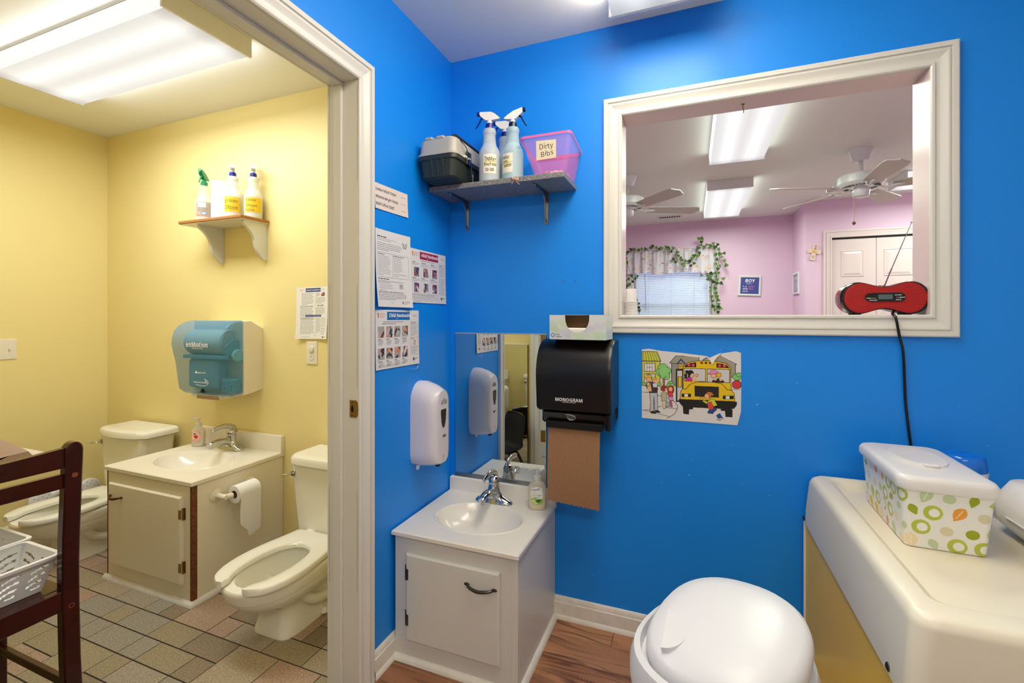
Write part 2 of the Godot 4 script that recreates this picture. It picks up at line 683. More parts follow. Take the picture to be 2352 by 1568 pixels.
func lamp(t, size, energy, tint, at, turn):
	var a := AreaLight3D.new()
	a.name = "glow"
	a.area_size = size
	a.light_energy = energy
	a.light_color = tint
	a.area_range = 12.0
	a.area_attenuation = 2.0
	a.shadow_enabled = true
	t.add_child(a, true)
	a.position = at
	a.rotation_degrees = turn

func shell():
	# blue room
	var b := MB.new()
	var ox0 = 0.765
	var ox1 = 1.768
	var oy0 = 1.256
	var oy1 = 2.084
	for r in [[0.0, 0.0, ox0, CEIL], [ox1, 0.0, 2.75, CEIL], [ox0, 0.0, ox1, oy0], [ox0, oy1, ox1, CEIL]]:
		b.box(r[0], r[1], -0.058, r[2], r[3], 0.0)
	var wb = struct("wall_back", b, M.blue)
	paint_chips(wb)
	var p := MB.new()
	for r in [[-1.35, 0.0, ox0, CEIL], [ox1, 0.0, 4.25, CEIL], [ox0, 0.0, ox1, oy0], [ox0, oy1, ox1, CEIL]]:
		p.box(r[0], r[1], -0.116, r[2], r[3], -0.058)
	struct("wall_nursery_front", p, M.pink)
	var l := MB.new()
	var dz0 = DZ0 - 0.018
	var dz1 = DZ1 + 0.018
	for r in [[0.0, 0.0, dz0, CEIL], [dz1, 0.0, 4.2, CEIL], [dz0, DTOP + 0.018, dz1, CEIL]]:
		l.box(-0.058, r[1], r[0], 0.0, r[3], r[2])
	struct("wall_left", l, M.blue)
	var y := MB.new()
	for r in [[YZ, 0.0, dz0, CEIL], [dz1, 0.0, YF, CEIL], [dz0, DTOP + 0.018, dz1, CEIL]]:
		y.box(-0.117, r[1], r[0], -0.058, r[3], r[2])
	struct("wall_bathroom_right", y, M.yellow)
	struct("wall_right", bx(2.75, 0, 0, 2.8, CEIL, 4.2), M.offwhite)
	struct("wall_front", bx(-0.058, 0, 4.2, 2.8, CEIL, 4.25), M.offwhite)
	struct("ceiling", bx(-0.058, CEIL, -0.058, 2.8, CEIL + 0.05, 4.25), M.ceiling)
	# yellow bathroom
	struct("wall_bathroom_back", bx(YX - 0.05, 0, -0.058, -0.058, CEIL, YZ), M.yellow)
	struct("wall_bathroom_left", bx(YX - 0.05, 0, YZ, YX, CEIL, YF), M.yellow)
	struct("wall_bathroom_front", bx(YX - 0.05, 0, YF, -0.058, CEIL, YF + 0.05), M.yellow)
	struct("ceiling_bathroom", bx(YX - 0.05, CEIL, -0.058, -0.058, CEIL + 0.05, YF + 0.05), M.ceiling)
	# pink nursery
	var w := MB.new()
	var wx0 = 0.34
	var wx1 = 1.27
	var wy0 = 0.80
	var wy1 = 2.04
	for r in [[-1.35, 0.0, wx0, CEIL], [wx1, 0.0, 2.12, CEIL], [wx0, 0.0, wx1, wy0], [wx0, wy1, wx1, CEIL]]:
		w.box(r[0], r[1], PZ - 0.12, r[2], r[3], PZ)
	struct("wall_nursery_back", w, M.pink)
	struct("wall_nursery_left", bx(-1.4, 0, PZ - 0.12, -1.35, CEIL, -0.058), M.pink)
	struct("wall_nursery_right", bx(4.25, 0, PZ - 0.12, 4.3, CEIL, -0.058), M.pink)
	var cl := MB.new()
	cl.box(2.12, 0, PZ - 0.12, 2.33, CEIL, -3.55)
	cl.box(2.33, 2.052, -3.67, 3.10, CEIL, -3.55)
	cl.box(3.10, 0, -3.67, 4.25, CEIL, -3.55)
	struct("wall_nursery_closet", cl, M.pink)
	struct("ceiling_nursery", bx(-1.4, CEIL, PZ - 0.12, 4.3, CEIL + 0.05, -0.058), M.ceiling)
	struct("floor_nursery", bx(-1.4, -0.05, PZ - 0.12, 4.3, 0, -0.116), mat(Color(0.60, 0.54, 0.47), 0.9))
	# baseboards with a quarter-round at the floor
	var prof = [[0.0, 0.0], [0.0, 0.021], [0.006, 0.020], [0.012, 0.017], [0.017, 0.0125], [0.066, 0.0125], [0.068, 0.010], [0.078, 0.009], [0.086, 0.006], [0.090, 0.002], [0.090, 0.0]]
	var along_back = func(x0, x1, z, flip): 
		var m := MB.new()
		m.moulding(prof, [[0.0, x0, 1, 0], [0.0, x1, 1, 0]], func(a, c, o): return Vector3(c, a, z + o), false, flip)
		return m
	var along_side = func(z0, z1, x, s, flip): 
		var m := MB.new()
		m.moulding(prof, [[0.0, z0, 1, 0], [0.0, z1, 1, 0]], func(a, c, o): return Vector3(x + s * o, a, c), false, flip)
		return m
	struct("baseboard_back", along_back.call(0.0, 2.75, 0.0, true), M.trim_dirty)
	struct("baseboard_left", along_side.call(0.0, 0.566, 0.0, 1, false), M.trim_dirty)
	struct("baseboard_left", along_side.call(1.585, 4.2, 0.0, 1, false), M.trim_dirty)
	struct("baseboard_bathroom_back", along_back.call(YX, -0.117, YZ, true), M.trim)
	struct("baseboard_bathroom_left", along_side.call(YZ, YF, YX, 1, false), M.trim)

func paint_chips(parent):
	# flecks of chipped paint that show the white plaster
	var m := MB.new()
	var spots = [[1.385, 1.03, 4], [1.26, 0.945, 5], [1.18, 0.79, 3], [1.04, 0.72, 3], [1.09, 0.70, 3], [1.03, 0.66, 4], [1.21, 0.65, 3], [1.12, 0.60, 2], [1.00, 0.50, 2], [0.62, 0.21, 3], [0.66, 0.20, 3], [1.35, 1.06, 2], [1.28, 1.02, 2], [1.01, 1.155, 2], [1.05, 1.15, 2], [1.10, 1.145, 2], [1.14, 1.14, 3], [1.30, 0.62, 3], [1.83, 0.98, 2], [1.9, 0.86, 3], [0.52, 0.32, 2], [0.93, 0.62, 2], [0.57, 0.9, 2], [1.31, 0.80, 3], [1.16, 0.88, 2]]
	for s in spots:
		var poly = []
		for i in 6: poly.append(Vector2(s[0], s[1]) + Vector2.from_angle(TAU * i / 6) * Vector2(1.0, rng.randf_range(0.6, 1.8)) * s[2] * 0.00035 * rng.randf_range(0.6, 1.4))
		m.prism(poly, 0.0, 0.0003)
	var o = obj("paint_chips", m, mat(Color(0.88, 0.90, 0.93), 0.8), parent)
	o.set_meta("kind", "stuff")

const CASING := [[0.0, 0.0], [0.0, 0.009], [0.004, 0.0125], [0.011, 0.0125], [0.0130, 0.0075], [0.017, 0.0075], [0.025, 0.0085], [0.034, 0.0115], [0.043, 0.0155], [0.048, 0.016], [0.0495, 0.0115], [0.0535, 0.0115], [0.055, 0.0175], [0.068, 0.0180], [0.072, 0.0150], [0.072, 0.0]]

func door_frame():
	var t = group_of("trim_1")
	t.set_meta("label", "white moulded door frame between the blue room and yellow bathroom")
	var c := MB.new()
	var cs = [[DZ0, 0.0, -1, 0], [DZ0, DTOP, -1, 1], [DZ1, DTOP, 1, 1], [DZ1, 0.0, 1, 0]]
	c.moulding(CASING, cs, func(a, b, o): return Vector3(o, b, a), false, true)
	obj("casing", c, M.trim, t, 14)
	var d := MB.new()
	d.moulding(CASING, cs, func(a, b, o): return Vector3(-0.117 - o, b, a), false)
	obj("casing", d, M.trim, t)
	obj("jamb", bx(-0.119, 0, DZ0 - 0.018, 0.002, DTOP, DZ0, 0.001), M.trim, t)
	obj("jamb", bx(-0.119, 0, DZ1, 0.002, DTOP, DZ1 + 0.018, 0.001), M.trim, t)
	obj("head", bx(-0.119, DTOP, DZ0 - 0.018, 0.002, DTOP + 0.018, DZ1 + 0.018, 0.001), M.trim, t)
	obj("stop", bx(-0.092, 0, DZ0, -0.058, DTOP - 0.011, DZ0 + 0.011, 0.002), M.trim, t)
	obj("stop", bx(-0.092, 0, DZ1 - 0.011, -0.058, DTOP - 0.011, DZ1, 0.002), M.trim, t)
	obj("stop", bx(-0.092, DTOP - 0.011, DZ0, -0.058, DTOP, DZ1, 0.002), M.trim, t)
	# brass strike plate with its keeper hole
	var s := MB.new()
	s.t = Transform3D(Basis(Vector3.RIGHT, Vector3.UP, Vector3.BACK), Vector3(-0.011, 0.955, DZ0))
	s.prism([Vector2(-0.019, -0.029), Vector2(0.008, -0.029), Vector2(0.014, -0.022), Vector2(0.016, 0), Vector2(0.014, 0.022), Vector2(0.008, 0.029), Vector2(-0.019, 0.029)], 0.0, 0.0016)
	var sp = obj("strike_plate", s, M.brass, t)
	var hz := MB.new()
	hz.t = s.t
	var hp = []
	for i in 16: hp.append(Vector2(-0.008 + 0.0055 * cos(TAU * i / 16), 0.012 * sin(TAU * i / 16)))
	hz.prism(hp, 0.0016, 0.0018)
	obj("keeper_hole", hz, M.hole, sp)
	for yy in [-0.022, 0.022]:
		var sc := MB.new()
		sc.t = s.t
		var q = []
		for i in 10: q.append(Vector2(-0.008, yy) + Vector2.from_angle(TAU * i / 10) * 0.0028)
		sc.prism(q, 0.0016, 0.0021)
		obj("screw", sc, M.pewter, sp)
	for hy in [0.30, 1.05, 1.80]:
		obj("hinge_leaf", bx(-0.045, hy, DZ1 - 0.002, -0.006, hy + 0.09, DZ1, 0.0008), M.brass, t)
	var th = struct("trim_threshold", bx(-0.117, -0.01, DZ0, 0.0, 0.004, DZ1, 0.002), mat(Color(0.42, 0.29, 0.2), 0.5))
	th.set_meta("kind", "structure")

func opening_frame():
	var t = group_of("trim_2")
	t.set_meta("label", "white moulded frame round the opening in the blue wall")
	var x0 = 0.779
	var x1 = 1.754
	var y0 = 1.270
	var y1 = 2.068
	var c := MB.new()
	c.moulding(CASING, [[x0, y0, -1, -1], [x1, y0, 1, -1], [x1, y1, 1, 1], [x0, y1, -1, 1]], func(a, b, o): return Vector3(a, b, o), true, true)
	obj("casing", c, M.trim, t, 14)
	obj("jamb", bx(x0 - 0.014, y0 - 0.014, -0.118, x0, y1 + 0.014, 0.001, 0.001), M.pinkwhite, t)
	obj("jamb", bx(x1, y0 - 0.014, -0.118, x1 + 0.014, y1 + 0.014, 0.001, 0.001), M.pinkwhite, t)
	obj("head", bx(x0, y1, -0.118, x1, y1 + 0.014, 0.001, 0.001), M.pinkwhite, t)
	obj("sill", bx(x0, y0 - 0.014, -0.118, x1, y0, 0.001, 0.001), M.trim, t)
	# old brass hook screwed into the head
	var h = thing("ceiling_hook", "small rusty hook hanging from the head of the wall opening", "hook", Vector3(1.22, y1, -0.06))
	obj("plate", lath([[0.006, -0.002], [0.0065, -0.001], [0.0055, 0.0]], Vector3.ZERO, 12), M.brass, h)
	obj("shank", tub(curve([Vector3(0, -0.002, 0), Vector3(0, -0.016, 0), Vector3(0.002, -0.026, 0.001), Vector3(0.001, -0.034, 0)]), 0.0016, 6), M.brass, h)

func floors():
	# laminate planks, each its own board, running along the back wall
	var f = group_of("floor")
	obj("underlay", bx(-0.117, -0.05, -0.058, 2.8, -0.006, 4.25), mat(Color(0.10, 0.06, 0.04), 0.9), f)
	var woods = []
	for i in 4:
		var m = mat(Color.WHITE, 0.32)
		m.albedo_texture = wood_tex(20 + i * 7, [Color(0.58, 0.38, 0.25), Color(0.53, 0.35, 0.24), Color(0.63, 0.43, 0.30), Color(0.55, 0.37, 0.26)][i], Color(0.24, 0.14, 0.09), [Color(0.72, 0.51, 0.36), Color(0.65, 0.46, 0.34), Color(0.74, 0.54, 0.39), Color(0.69, 0.50, 0.37)][i])
		woods.append(m)
	var wz = 0.125
	var z = -0.019
	var row = 0
	while z < 4.2:
		var x = -0.4 - 0.37 * (row % 3)
		while x < 2.75:
			var a = maxf(x, 0.0)
			var b = minf(x + 1.15, 2.75)
			if b - a > 0.03:
				var m := MB.new()
				var z0 = maxf(z, 0.0) + 0.0006
				var z1 = minf(z + wz, 4.2) - 0.0006
				m.box(a + 0.0006, -0.006, z0, b - 0.0006, 0.0, z1, 0.0012)
				# lay the grain along the board
				for i in m.v.size():
					var p = m.v[i]
					m.u[i] = Vector2((p.x - x) / 1.15, (p.z - z) / wz)
				obj("plank", m, woods[(row * 5 + int(x * 3.0 + 40)) % 4], f)
			x += 1.15
		z += wz
		row += 1
	# bathroom: vinyl stone blocks of one, two and four modules with dark joints
	var g = group_of("floor_bathroom")
	obj("joints", bx(YX - 0.05, -0.05, -0.058, -0.117, -0.003, YF + 0.05), mat(Color(0.20, 0.16, 0.13), 0.8), g)
	var stone = noise_tex(0.05, Color(0.70, 0.70, 0.70), Color(1.0, 1.0, 1.0), 31, 512, 6)
	var tones = []
	for c in [Color(0.74, 0.68, 0.58), Color(0.73, 0.66, 0.52), Color(0.79, 0.67, 0.56), Color(0.71, 0.64, 0.50), Color(0.70, 0.66, 0.58), Color(0.77, 0.69, 0.56), Color(0.78, 0.65, 0.54), Color(0.65, 0.57, 0.45)]:
		var m = mat(c, 0.5)
		m.albedo_texture = stone
		m.uv1_triplanar = true
		m.uv1_world_triplanar = true
		m.uv1_scale = Vector3(4.2, 4.2, 4.2)
		m.uv1_offset = Vector3(rng.randf(), rng.randf(), rng.randf())
		tones.append(m)
	var md = 0.1
	var nx = 25
	var nz = 19
	var taken := {}
	var gx = -2.577
	var gz = 0.013
	var rg := RandomNumberGenerator.new()
	rg.seed = 77
	var sizes = [[2, 2], [2, 1], [1, 1], [2, 1], [2, 2], [2, 1], [1, 1]]
	for j in nz:
		for i in nx:
			if taken.has(Vector2i(i, j)): continue
			var s = sizes[rg.randi() % sizes.size()]
			var ok = i + s[0] <= nx and j + s[1] <= nz
			for q in s[1]:
				for r in s[0]:
					if taken.has(Vector2i(i + r, j + q)): ok = false
			if not ok: s = [1, 1]
			for q in s[1]:
				for r in s[0]: taken[Vector2i(i + r, j + q)] = true
			var a = maxf(gx + i * md, YX)
			var b = minf(gx + (i + s[0]) * md, -0.117)
			var c = maxf(gz + j * md, YZ)
			var d = minf(gz + (j + s[1]) * md, YF)
			if b - a < 0.012 or d - c < 0.012: continue
			var m := MB.new()
			m.box(a + 0.0016, -0.003, c + 0.0022, b - 0.0016, 0.0, d - 0.0022, 0.001)
			obj("tile", m, tones[rg.randi() % tones.size()], g)

# ------------------------------------------------------------------ things on the blue walls
func blue_room():
	# frameless mirror in a clear channel
	var mi = thing("wall_mirror", "frameless mirror on the blue wall above the small white vanity", "mirror", Vector3(0.026, 0.548, 0.0))
	obj("backing", bx(0, 0, 0.0005, 0.436, 0.640, 0.003), M.black_dull, mi)
	obj("glass", bx(0, 0, 0.003, 0.436, 0.640, 0.006, 0.0015), M.mirror, mi)
	obj("channel", bx(-0.001, -0.014, 0.0005, 0.437, 0.003, 0.010, 0.001), M.steel, mi)
	obj("edge_strip", bx(-0.001, 0.638, 0.0005, 0.437, 0.643, 0.008, 0.001), M.clear_plastic, mi)
	# wall soap dispenser on the left wall
	var so = thing("soap_dispenser", "white automatic soap dispenser on the blue wall beside the mirror", "soap dispenser", Vector3(0.0, 0.668, 0.262), PI / 2)
	# local: faces +z (into the room), x along the wall
	var b := MB.new()
	var rings = []
	for k in [[0.0, 1.0, 0.012], [0.03, 1.0, 0.02], [0.075, 0.97, 0.03], [0.098, 0.86, 0.04], [0.108, 0.70, 0.045], [0.111, 0.5, 0.03]]:
		var ring := PackedVector3Array()
		for p in dispenser_outline(0.069 * k[1], 0.335 if k[0] < 0.05 else 0.335 - (k[0] - 0.05) * 0.55, 0.0 + maxf(0, k[0] - 0.05) * 0.2):
			ring.append(Vector3(p.x, p.y, k[0]))
		rings.append(ring)
	b.loft(rings)
	obj("cover", b, M.lilac_plastic, so, 50)
	var win := MB.new()
	win.t.origin = Vector3(0, 0, 0.1085)
	win.prism([Vector2(-0.019, 0.225), Vector2(0.019, 0.225), Vector2(0.021, 0.215), Vector2(0.016, 0.175), Vector2(0.007, 0.152), Vector2(-0.007, 0.152), Vector2(-0.016, 0.175), Vector2(-0.021, 0.215)], 0, 0.0035)
	obj("level_window", win, mat(Color(0.16, 0.18, 0.20), 0.1), so)
	lettering("afia", Transform3D(Basis(), Vector3(0.004, 0.255, 0.1119)), 0.020, M.grey_mark, so, "Droid Sans", false)
	lettering("DGL", Transform3D(Basis(), Vector3(0.006, 0.118, 0.1119)), 0.010, M.ink, so)
	var ck := MB.new()
	ck.tube(curve([Vector3(-0.006, 0.045, 0.111), Vector3(0.0, 0.030, 0.111), Vector3(0.006, 0.038, 0.111)]), 0.0008, 5)
	ck.tube(curve([Vector3(-0.005, 0.026, 0.111), Vector3(0.001, 0.020, 0.111), Vector3(0.006, 0.024, 0.111)]), 0.0008, 5)
	obj("hand_symbol", ck, M.grey_mark, so)
	for s in [-0.048, 0.03]:
		var f := MB.new()
		f.prism([Vector2(s - 0.010, 0.004), Vector2(s + 0.010, 0.004), Vector2(s + 0.002, -0.012), Vector2(s - 0.008, -0.012)], 0.02, 0.026)
		obj("bottom_clip", f, M.lilac_plastic, so)
	obj("nozzle", lath([[0.010, -0.006], [0.012, 0.006]], Vector3(0, 0, 0.085), 12), M.black, so)
	# two old wall plugs
	for x in [0.534, 0.587]:
		var a = thing("wall_anchor", "small bare wall plug in the blue wall, " + ("nearer the corner" if x < 0.55 else "nearer the wall opening"), "wall plug", Vector3(x, 1.414, 0), 0, "wall plugs")
		var m := MB.new()
		m.t.basis = Basis(Vector3.RIGHT, PI / 2)
		m.lathe([[0.0045, 0.0], [0.0045, 0.0012], [0.003, 0.002], [0.0015, 0.0008]], 10)
		obj("plug", m, mat(Color(0.25, 0.45, 0.75), 0.5), a)
	radio()
	cups()

func dispenser_outline(hw, h, y0) -> Array:
	var out = []
	var r = hw * 0.98
	out.append_array([Vector2(-hw * 0.55, y0), Vector2(hw * 0.55, y0), Vector2(hw * 0.86, y0 + 0.012), Vector2(hw * 0.97, y0 + 0.035)])
	for i in 4: out.append(Vector2(hw, y0 + 0.05 + (h - r * 1.15 - y0 - 0.05) * i / 4.0))
	for i in 13:
		var a = PI * i / 12
		out.append(Vector2(r * cos(a), h - r * 1.15 + r * 1.15 * sin(a)))
	for i in 4: out.append(Vector2(-hw, h - r * 1.15 - (h - r * 1.15 - y0 - 0.05) * (i + 1) / 4.0))
	out.append_array([Vector2(-hw * 0.97, y0 + 0.035), Vector2(-hw * 0.86, y0 + 0.012)])
	return out

func radio():
	var t = thing("radio", "red portable radio with raised aerial standing on the opening's sill", "radio", Vector3(1.640, 1.2715, -0.052))
	# bow-tie front outline
	var outl = func(k, drop):
		var o = []
		for i in 56:
			var a = TAU * i / 56
			var x = 0.122 * signf(cos(a)) * pow(absf(cos(a)), 0.85)
			var q = absf(x)
			var hh = 0.054 * sqrt(maxf(0.0, 1.0 - pow((q - 0.072) / 0.0502, 2))) if q > 0.072 else lerpf(0.037, 0.054, smoothstep(0.0, 0.072, q))
			o.append(Vector2(x * k, 0.055 + (hh * k + drop * 0.0) * signf(sin(a) + 1e-9)))
		return o
	var ring_at = func(k, drop, z):
		var r := PackedVector3Array()
		for p in outl.call(k, drop): r.append(Vector3(p.x, p.y, z))
		return r
	var b := MB.new()
	b.loft([ring_at.call(0.80, 0.010, -0.055), ring_at.call(0.97, 0.003, -0.045), ring_at.call(1.0, 0.0, -0.02), ring_at.call(1.0, 0.0, 0.028), ring_at.call(0.985, 0.001, 0.032)])
	obj("case", b, mat(Color(0.52, 0.03, 0.06), 0.25), t, 45)
	var bz := MB.new()
	bz.loft([ring_at.call(1.005, -0.0015, 0.026), ring_at.call(1.015, -0.002, 0.036), ring_at.call(0.98, 0.003, 0.042), ring_at.call(0.93, 0.007, 0.043)])
	obj("bezel", bz, mat(Color(0.06, 0.05, 0.055), 0.22), t, 45)
	var gr := MB.new()
	gr.loft([ring_at.call(0.935, 0.0075, 0.042), ring_at.call(0.925, 0.008, 0.0445), ring_at.call(0.88, 0.011, 0.0455)])
	var gm = mat(Color(0.72, 0.06, 0.08), 0.45)
	var cv = Cv.new(64, 64, Color(1, 1, 1))
	for i in 8:
		for j in 8: cv.disc(i * 8 + 4 + (4 if j % 2 else 0), j * 8 + 4, 2.2, 2.2, Color(0.72, 0.72, 0.72))
	gm.albedo_texture = cv.tex()
	gm.uv1_triplanar = true
	gm.uv1_scale = Vector3(18, 18, 18)
	obj("speaker_grille", gr, gm, t, 45)
	var pn := MB.new()
	pn.t.origin = Vector3(0.0, 0.057, 0.0455)
	var pp = []
	for i in 24:
		var a = TAU * i / 24
		pp.append(Vector2(0.034 * signf(cos(a)) + 0.021 * cos(a), 0.0145 * signf(sin(a)) * pow(absf(sin(a)), 0.7)))
	pn.prism(pp, 0, 0.003)
	var panel = obj("control_panel", pn, M.black, t)
	obj("display", bx(-0.019, 0.050, 0.0485, 0.020, 0.066, 0.0492), mat(Color(0.36, 0.42, 0.44), 0.15), panel)
	for q in [["|<< >>|", -0.034, 0.054], ["> || []", 0.036, 0.056], ["FUNC", -0.046, 0.054], ["MODE", 0.047, 0.056], ["PROGRAM", -0.033, 0.047], ["VOLUME", 0.035, 0.064], ["PRESET", 0.036, 0.048]]:
		lettering(q[0], Transform3D(Basis(), Vector3(q[1], q[2], 0.0486)), 0.0032, M.inkwhite, panel)
	obj("handle_recess", bx(-0.045, 0.086, -0.045, 0.045, 0.0965, 0.02, 0.004), mat(Color(0.45, 0.02, 0.05), 0.3), t)
	for k in 4: obj("top_button", bx(-0.028 + k * 0.011, 0.0965, 0.0, -0.020 + k * 0.011, 0.099, 0.010, 0.001), mat(Color(0.55, 0.10, 0.12), 0.3), t)
	var an = obj("aerial", tub([Vector3(0.020, 0.09, -0.03), Vector3(0.044, 0.16, -0.03), Vector3(0.044, 0.16, -0.03), Vector3(0.074, 0.245, -0.03), Vector3(0.098, 0.312, -0.03)], [0.0022, 0.0022, 0.0017, 0.0015, 0.0011], 8), mat(Color(0.72, 0.62, 0.66), 0.15, 1.0), t)
	obj("aerial_tip", lath([[0.0012, -0.003], [0.0028, -0.001], [0.0028, 0.002], [0.001, 0.003]], Vector3(0.0985, 0.314, -0.03), 10), M.chrome, an)
	for s in [-0.07, 0.07]: obj("foot", bx(s - 0.012, -0.0012, -0.03, s + 0.012, 0.006, 0.02, 0.001), M.black_dull, t)
	var cord = curve([Vector3(0.03, 0.012, 0.03), Vector3(0.016, 0.002, 0.060), Vector3(0.018, -0.012, 0.079), Vector3(0.028, -0.070, 0.078), Vector3(0.042, -0.125, 0.066), Vector3(0.048, -0.22, 0.060), Vector3(0.052, -0.30, 0.058), Vector3(0.064, -0.42, 0.058), Vector3(0.078, -0.56, 0.062)], 8)
	obj("power_cord", tub(cord, 0.0042, 8), M.black, t)

func cups():
	var t = thing("cup_stack", "tall stack of white foam cups on the sill by the frame's corner", "cups", Vector3(0.806, 1.2705, -0.066))
	var y = 0.0
	for i in 9:
		obj("cup", lath([[0.0215, y], [0.0262, y + 0.004], [0.0262, y + 0.0062], [0.0245, y + 0.0066]], Vector3.ZERO, 24), M.white_plastic, t)
		y += 0.0062
	obj("cup", lath([[0.0235, y], [0.0205, y + 0.050], [0.0195, y + 0.052]], Vector3.ZERO, 24), M.white_plastic, t)

# ------------------------------------------------------------------ the speckled shelf and what stands on it
func shelf_things():
	var sh = thing("wall_shelf", "speckled grey laminate shelf on two steel brackets in the blue corner", "shelf", Vector3(0.004, 1.79, 0.0))
	var lam = mat(Color.WHITE, 0.4)
	lam.albedo_texture = speckle(128, [Color(0.30, 0.31, 0.35), Color(0.46, 0.46, 0.48), Color(0.60, 0.60, 0.60), Color(0.72, 0.71, 0.70), Color(0.40, 0.40, 0.42)], 3)
	lam.uv1_triplanar = true
	lam.uv1_scale = Vector3(6, 6, 6)
	obj("board", bx(0, 0, 0.001, 0.588, 0.021, 0.20, 0.0015), lam, sh)
	for x in [0.080, 0.458]:
		# stamped bracket: wall leg, shelf leg and a curved web
		var br := Node3D.new()
		br.name = "bracket"
		sh.add_child(br, true)
		var leg := MB.new()
		leg.prism([Vector2(x - 0.011, 0), Vector2(x + 0.011, 0), Vector2(x + 0.011, -0.04), Vector2(x + 0.0085, -0.128), Vector2(x + 0.005, -0.134), Vector2(x - 0.005, -0.134), Vector2(x - 0.0085, -0.128), Vector2(x - 0.011, -0.04)], 0.0005, 0.0035)
		obj("wall_leg", leg, M.steel, br)
		var arm := MB.new()
		arm.t = Transform3D(Basis(Vector3.RIGHT, PI / 2), Vector3.ZERO)
		arm.prism([Vector2(x - 0.011, 0), Vector2(x + 0.011, 0), Vector2(x + 0.011, 0.04), Vector2(x + 0.007, 0.165), Vector2(x, 0.172), Vector2(x - 0.007, 0.165), Vector2(x - 0.011, 0.04)], 0.0, 0.003)
		obj("shelf_leg", arm, M.steel, br)
		var web := MB.new()
		var pts = [Vector2(0, 0), Vector2(0, -0.118)]
		for i in 9:
			var a = float(i) / 8
			pts.append(Vector2(0.012, -0.108).lerp(Vector2(0.150, -0.010), a) + Vector2(-0.045, 0.038) * sin(PI * a))
		pts.append(Vector2(0.158, -0.002))
		web.t = Transform3D(Basis(Vector3(0, 0, 1), Vector3(0, 1, 0), Vector3(-1, 0, 0)), Vector3(x + 0.004, 0, 0.002))
		web.prism(pts, 0.0, 0.008)
		obj("web", web, M.steel, br)
		for q in [[0.0065, -0.030], [-0.0065, -0.045], [0, -0.122]]:
			var sc := MB.new()
			sc.t = Transform3D(Basis(Vector3.RIGHT, PI / 2), Vector3(x + q[0], q[1], 0.0035))
			sc.lathe([[0.0036, 0], [0.003, 0.0015], [0.001, 0.002]], 10)
			obj("screw", sc, M.pewter, br)
	# a scrap of string tied round the front edge
	var st = thing("hair_tie", "beige hair tie looped over the front edge of the speckled shelf", "hair tie", Vector3(0.395, 1.80, 0.2))
	obj("knot", tub(curve([Vector3(-0.014, 0.011, -0.005), Vector3(-0.012, 0.010, 0.003), Vector3(-0.004, 0.0, 0.004), Vector3(0.004, 0.006, 0.004), Vector3(0.012, -0.004, 0.004), Vector3(0.010, 0.010, 0.003), Vector3(-0.002, 0.004, 0.005), Vector3(0.008, -0.003, 0.005)]), 0.0028, 6), mat(Color(0.80, 0.66, 0.58), 0.8), st)
	obj("loose_end", tub(curve([Vector3(-0.002, -0.002, 0.004), Vector3(-0.010, -0.012, 0.004), Vector3(-0.013, -0.018, 0.003)]), 0.0013, 6), mat(Color(0.82, 0.68, 0.62), 0.8), st)
	obj("loose_end", tub(curve([Vector3(0.004, -0.004, 0.004), Vector3(0.012, -0.014, 0.005), Vector3(0.020, -0.022, 0.004)]), 0.0013, 6), mat(Color(0.82, 0.68, 0.62), 0.8), st)
	toolbox()
	# spray bottles
	var lab = Cv.new(256, 256, Color(0.94, 0.92, 0.86))
	lab.box(8, 60, 240, 150, Color(0.95, 0.92, 0.72))
	lab.box(0, 0, 256, 58, Color(0.94, 0.92, 0.87))
	lab.box(0, 150, 256, 106, Color(0.94, 0.92, 0.86))
	lab.text("Toddler", 18, 78, 66, Color(0.06, 0.06, 0.08), "Droid Sans", true, 0.05, 0.08, 0.95)
	lab.line([20, 92, 250, 104], 4, Color(0.06, 0.06, 0.08))
	lab.text("Bleach water", 10, 152, 62, Color(0.06, 0.06, 0.08), "Droid Sans", true, 0.03, 0.08, 0.72)
	lab.text("50-200", 40, 226, 58, Color(0.06, 0.06, 0.08), "Droid Sans", true, 0.02, 0.04, 0.95)
	spray_bottle(Vector3(0.264, 1.811, 0.152), deg_to_rad(195), M.frosted, M.navy_plastic, "clear spray bottle with handwritten Toddler label on the speckled shelf", lab.tex(), 0.45, 0.62, true)
	spray_bottle(Vector3(0.290, 1.811, 0.048), deg_to_rad(190), M.frosted, M.navy_plastic, "spray bottle standing behind the other two on the speckled shelf", null, 0, 0, true)
	var lab2 = Cv.new(256, 256, Color(0.94, 0.92, 0.86))
	lab2.box(0, 70, 200, 120, Color(0.95, 0.91, 0.66))
	lab2.text("Toddler", 6, 66, 56, Color(0.06, 0.06, 0.08), "Droid Sans", true, 0.04, 0.05, 0.9)
	lab2.text("clean", 40, 124, 50, Color(0.06, 0.06, 0.08), "Droid Sans", true, -0.06, 0.05, 0.9)
	lab2.line([10, 140, 250, 118], 4, Color(0.06, 0.06, 0.08))
	lab2.text("water", 70, 184, 62, Color(0.06, 0.06, 0.08), "Droid Sans", true, -0.04, 0.05, 0.95)
	spray_bottle(Vector3(0.358, 1.811, 0.130), deg_to_rad(12), M.bluish, mat(Color(0.02, 0.04, 0.22), 0.25), "blue tinted spray bottle beside the pink bin on the shelf", lab2.tex(), -0.25, 0.62, false)
	# pink bin with a handwritten note
	var bn = thing("storage_bin", "pink translucent plastic bin marked Dirty Bibs on the shelf's end", "bin", Vector3(0.0, 1.811, 0.0))
	var b := MB.new()
	var low = b.rring(0.527, 0.093, 0.064, 0.078, 0.012, 0.003, 4)
	var up = b.rring(0.512, 0.098, 0.100, 0.087, 0.016, 0.155, 4)
	for i in up.size(): up[i].y -= (0.185 - up[i].z) * 0.16
	var mid = PackedVector3Array()
	var mid2 = PackedVector3Array()
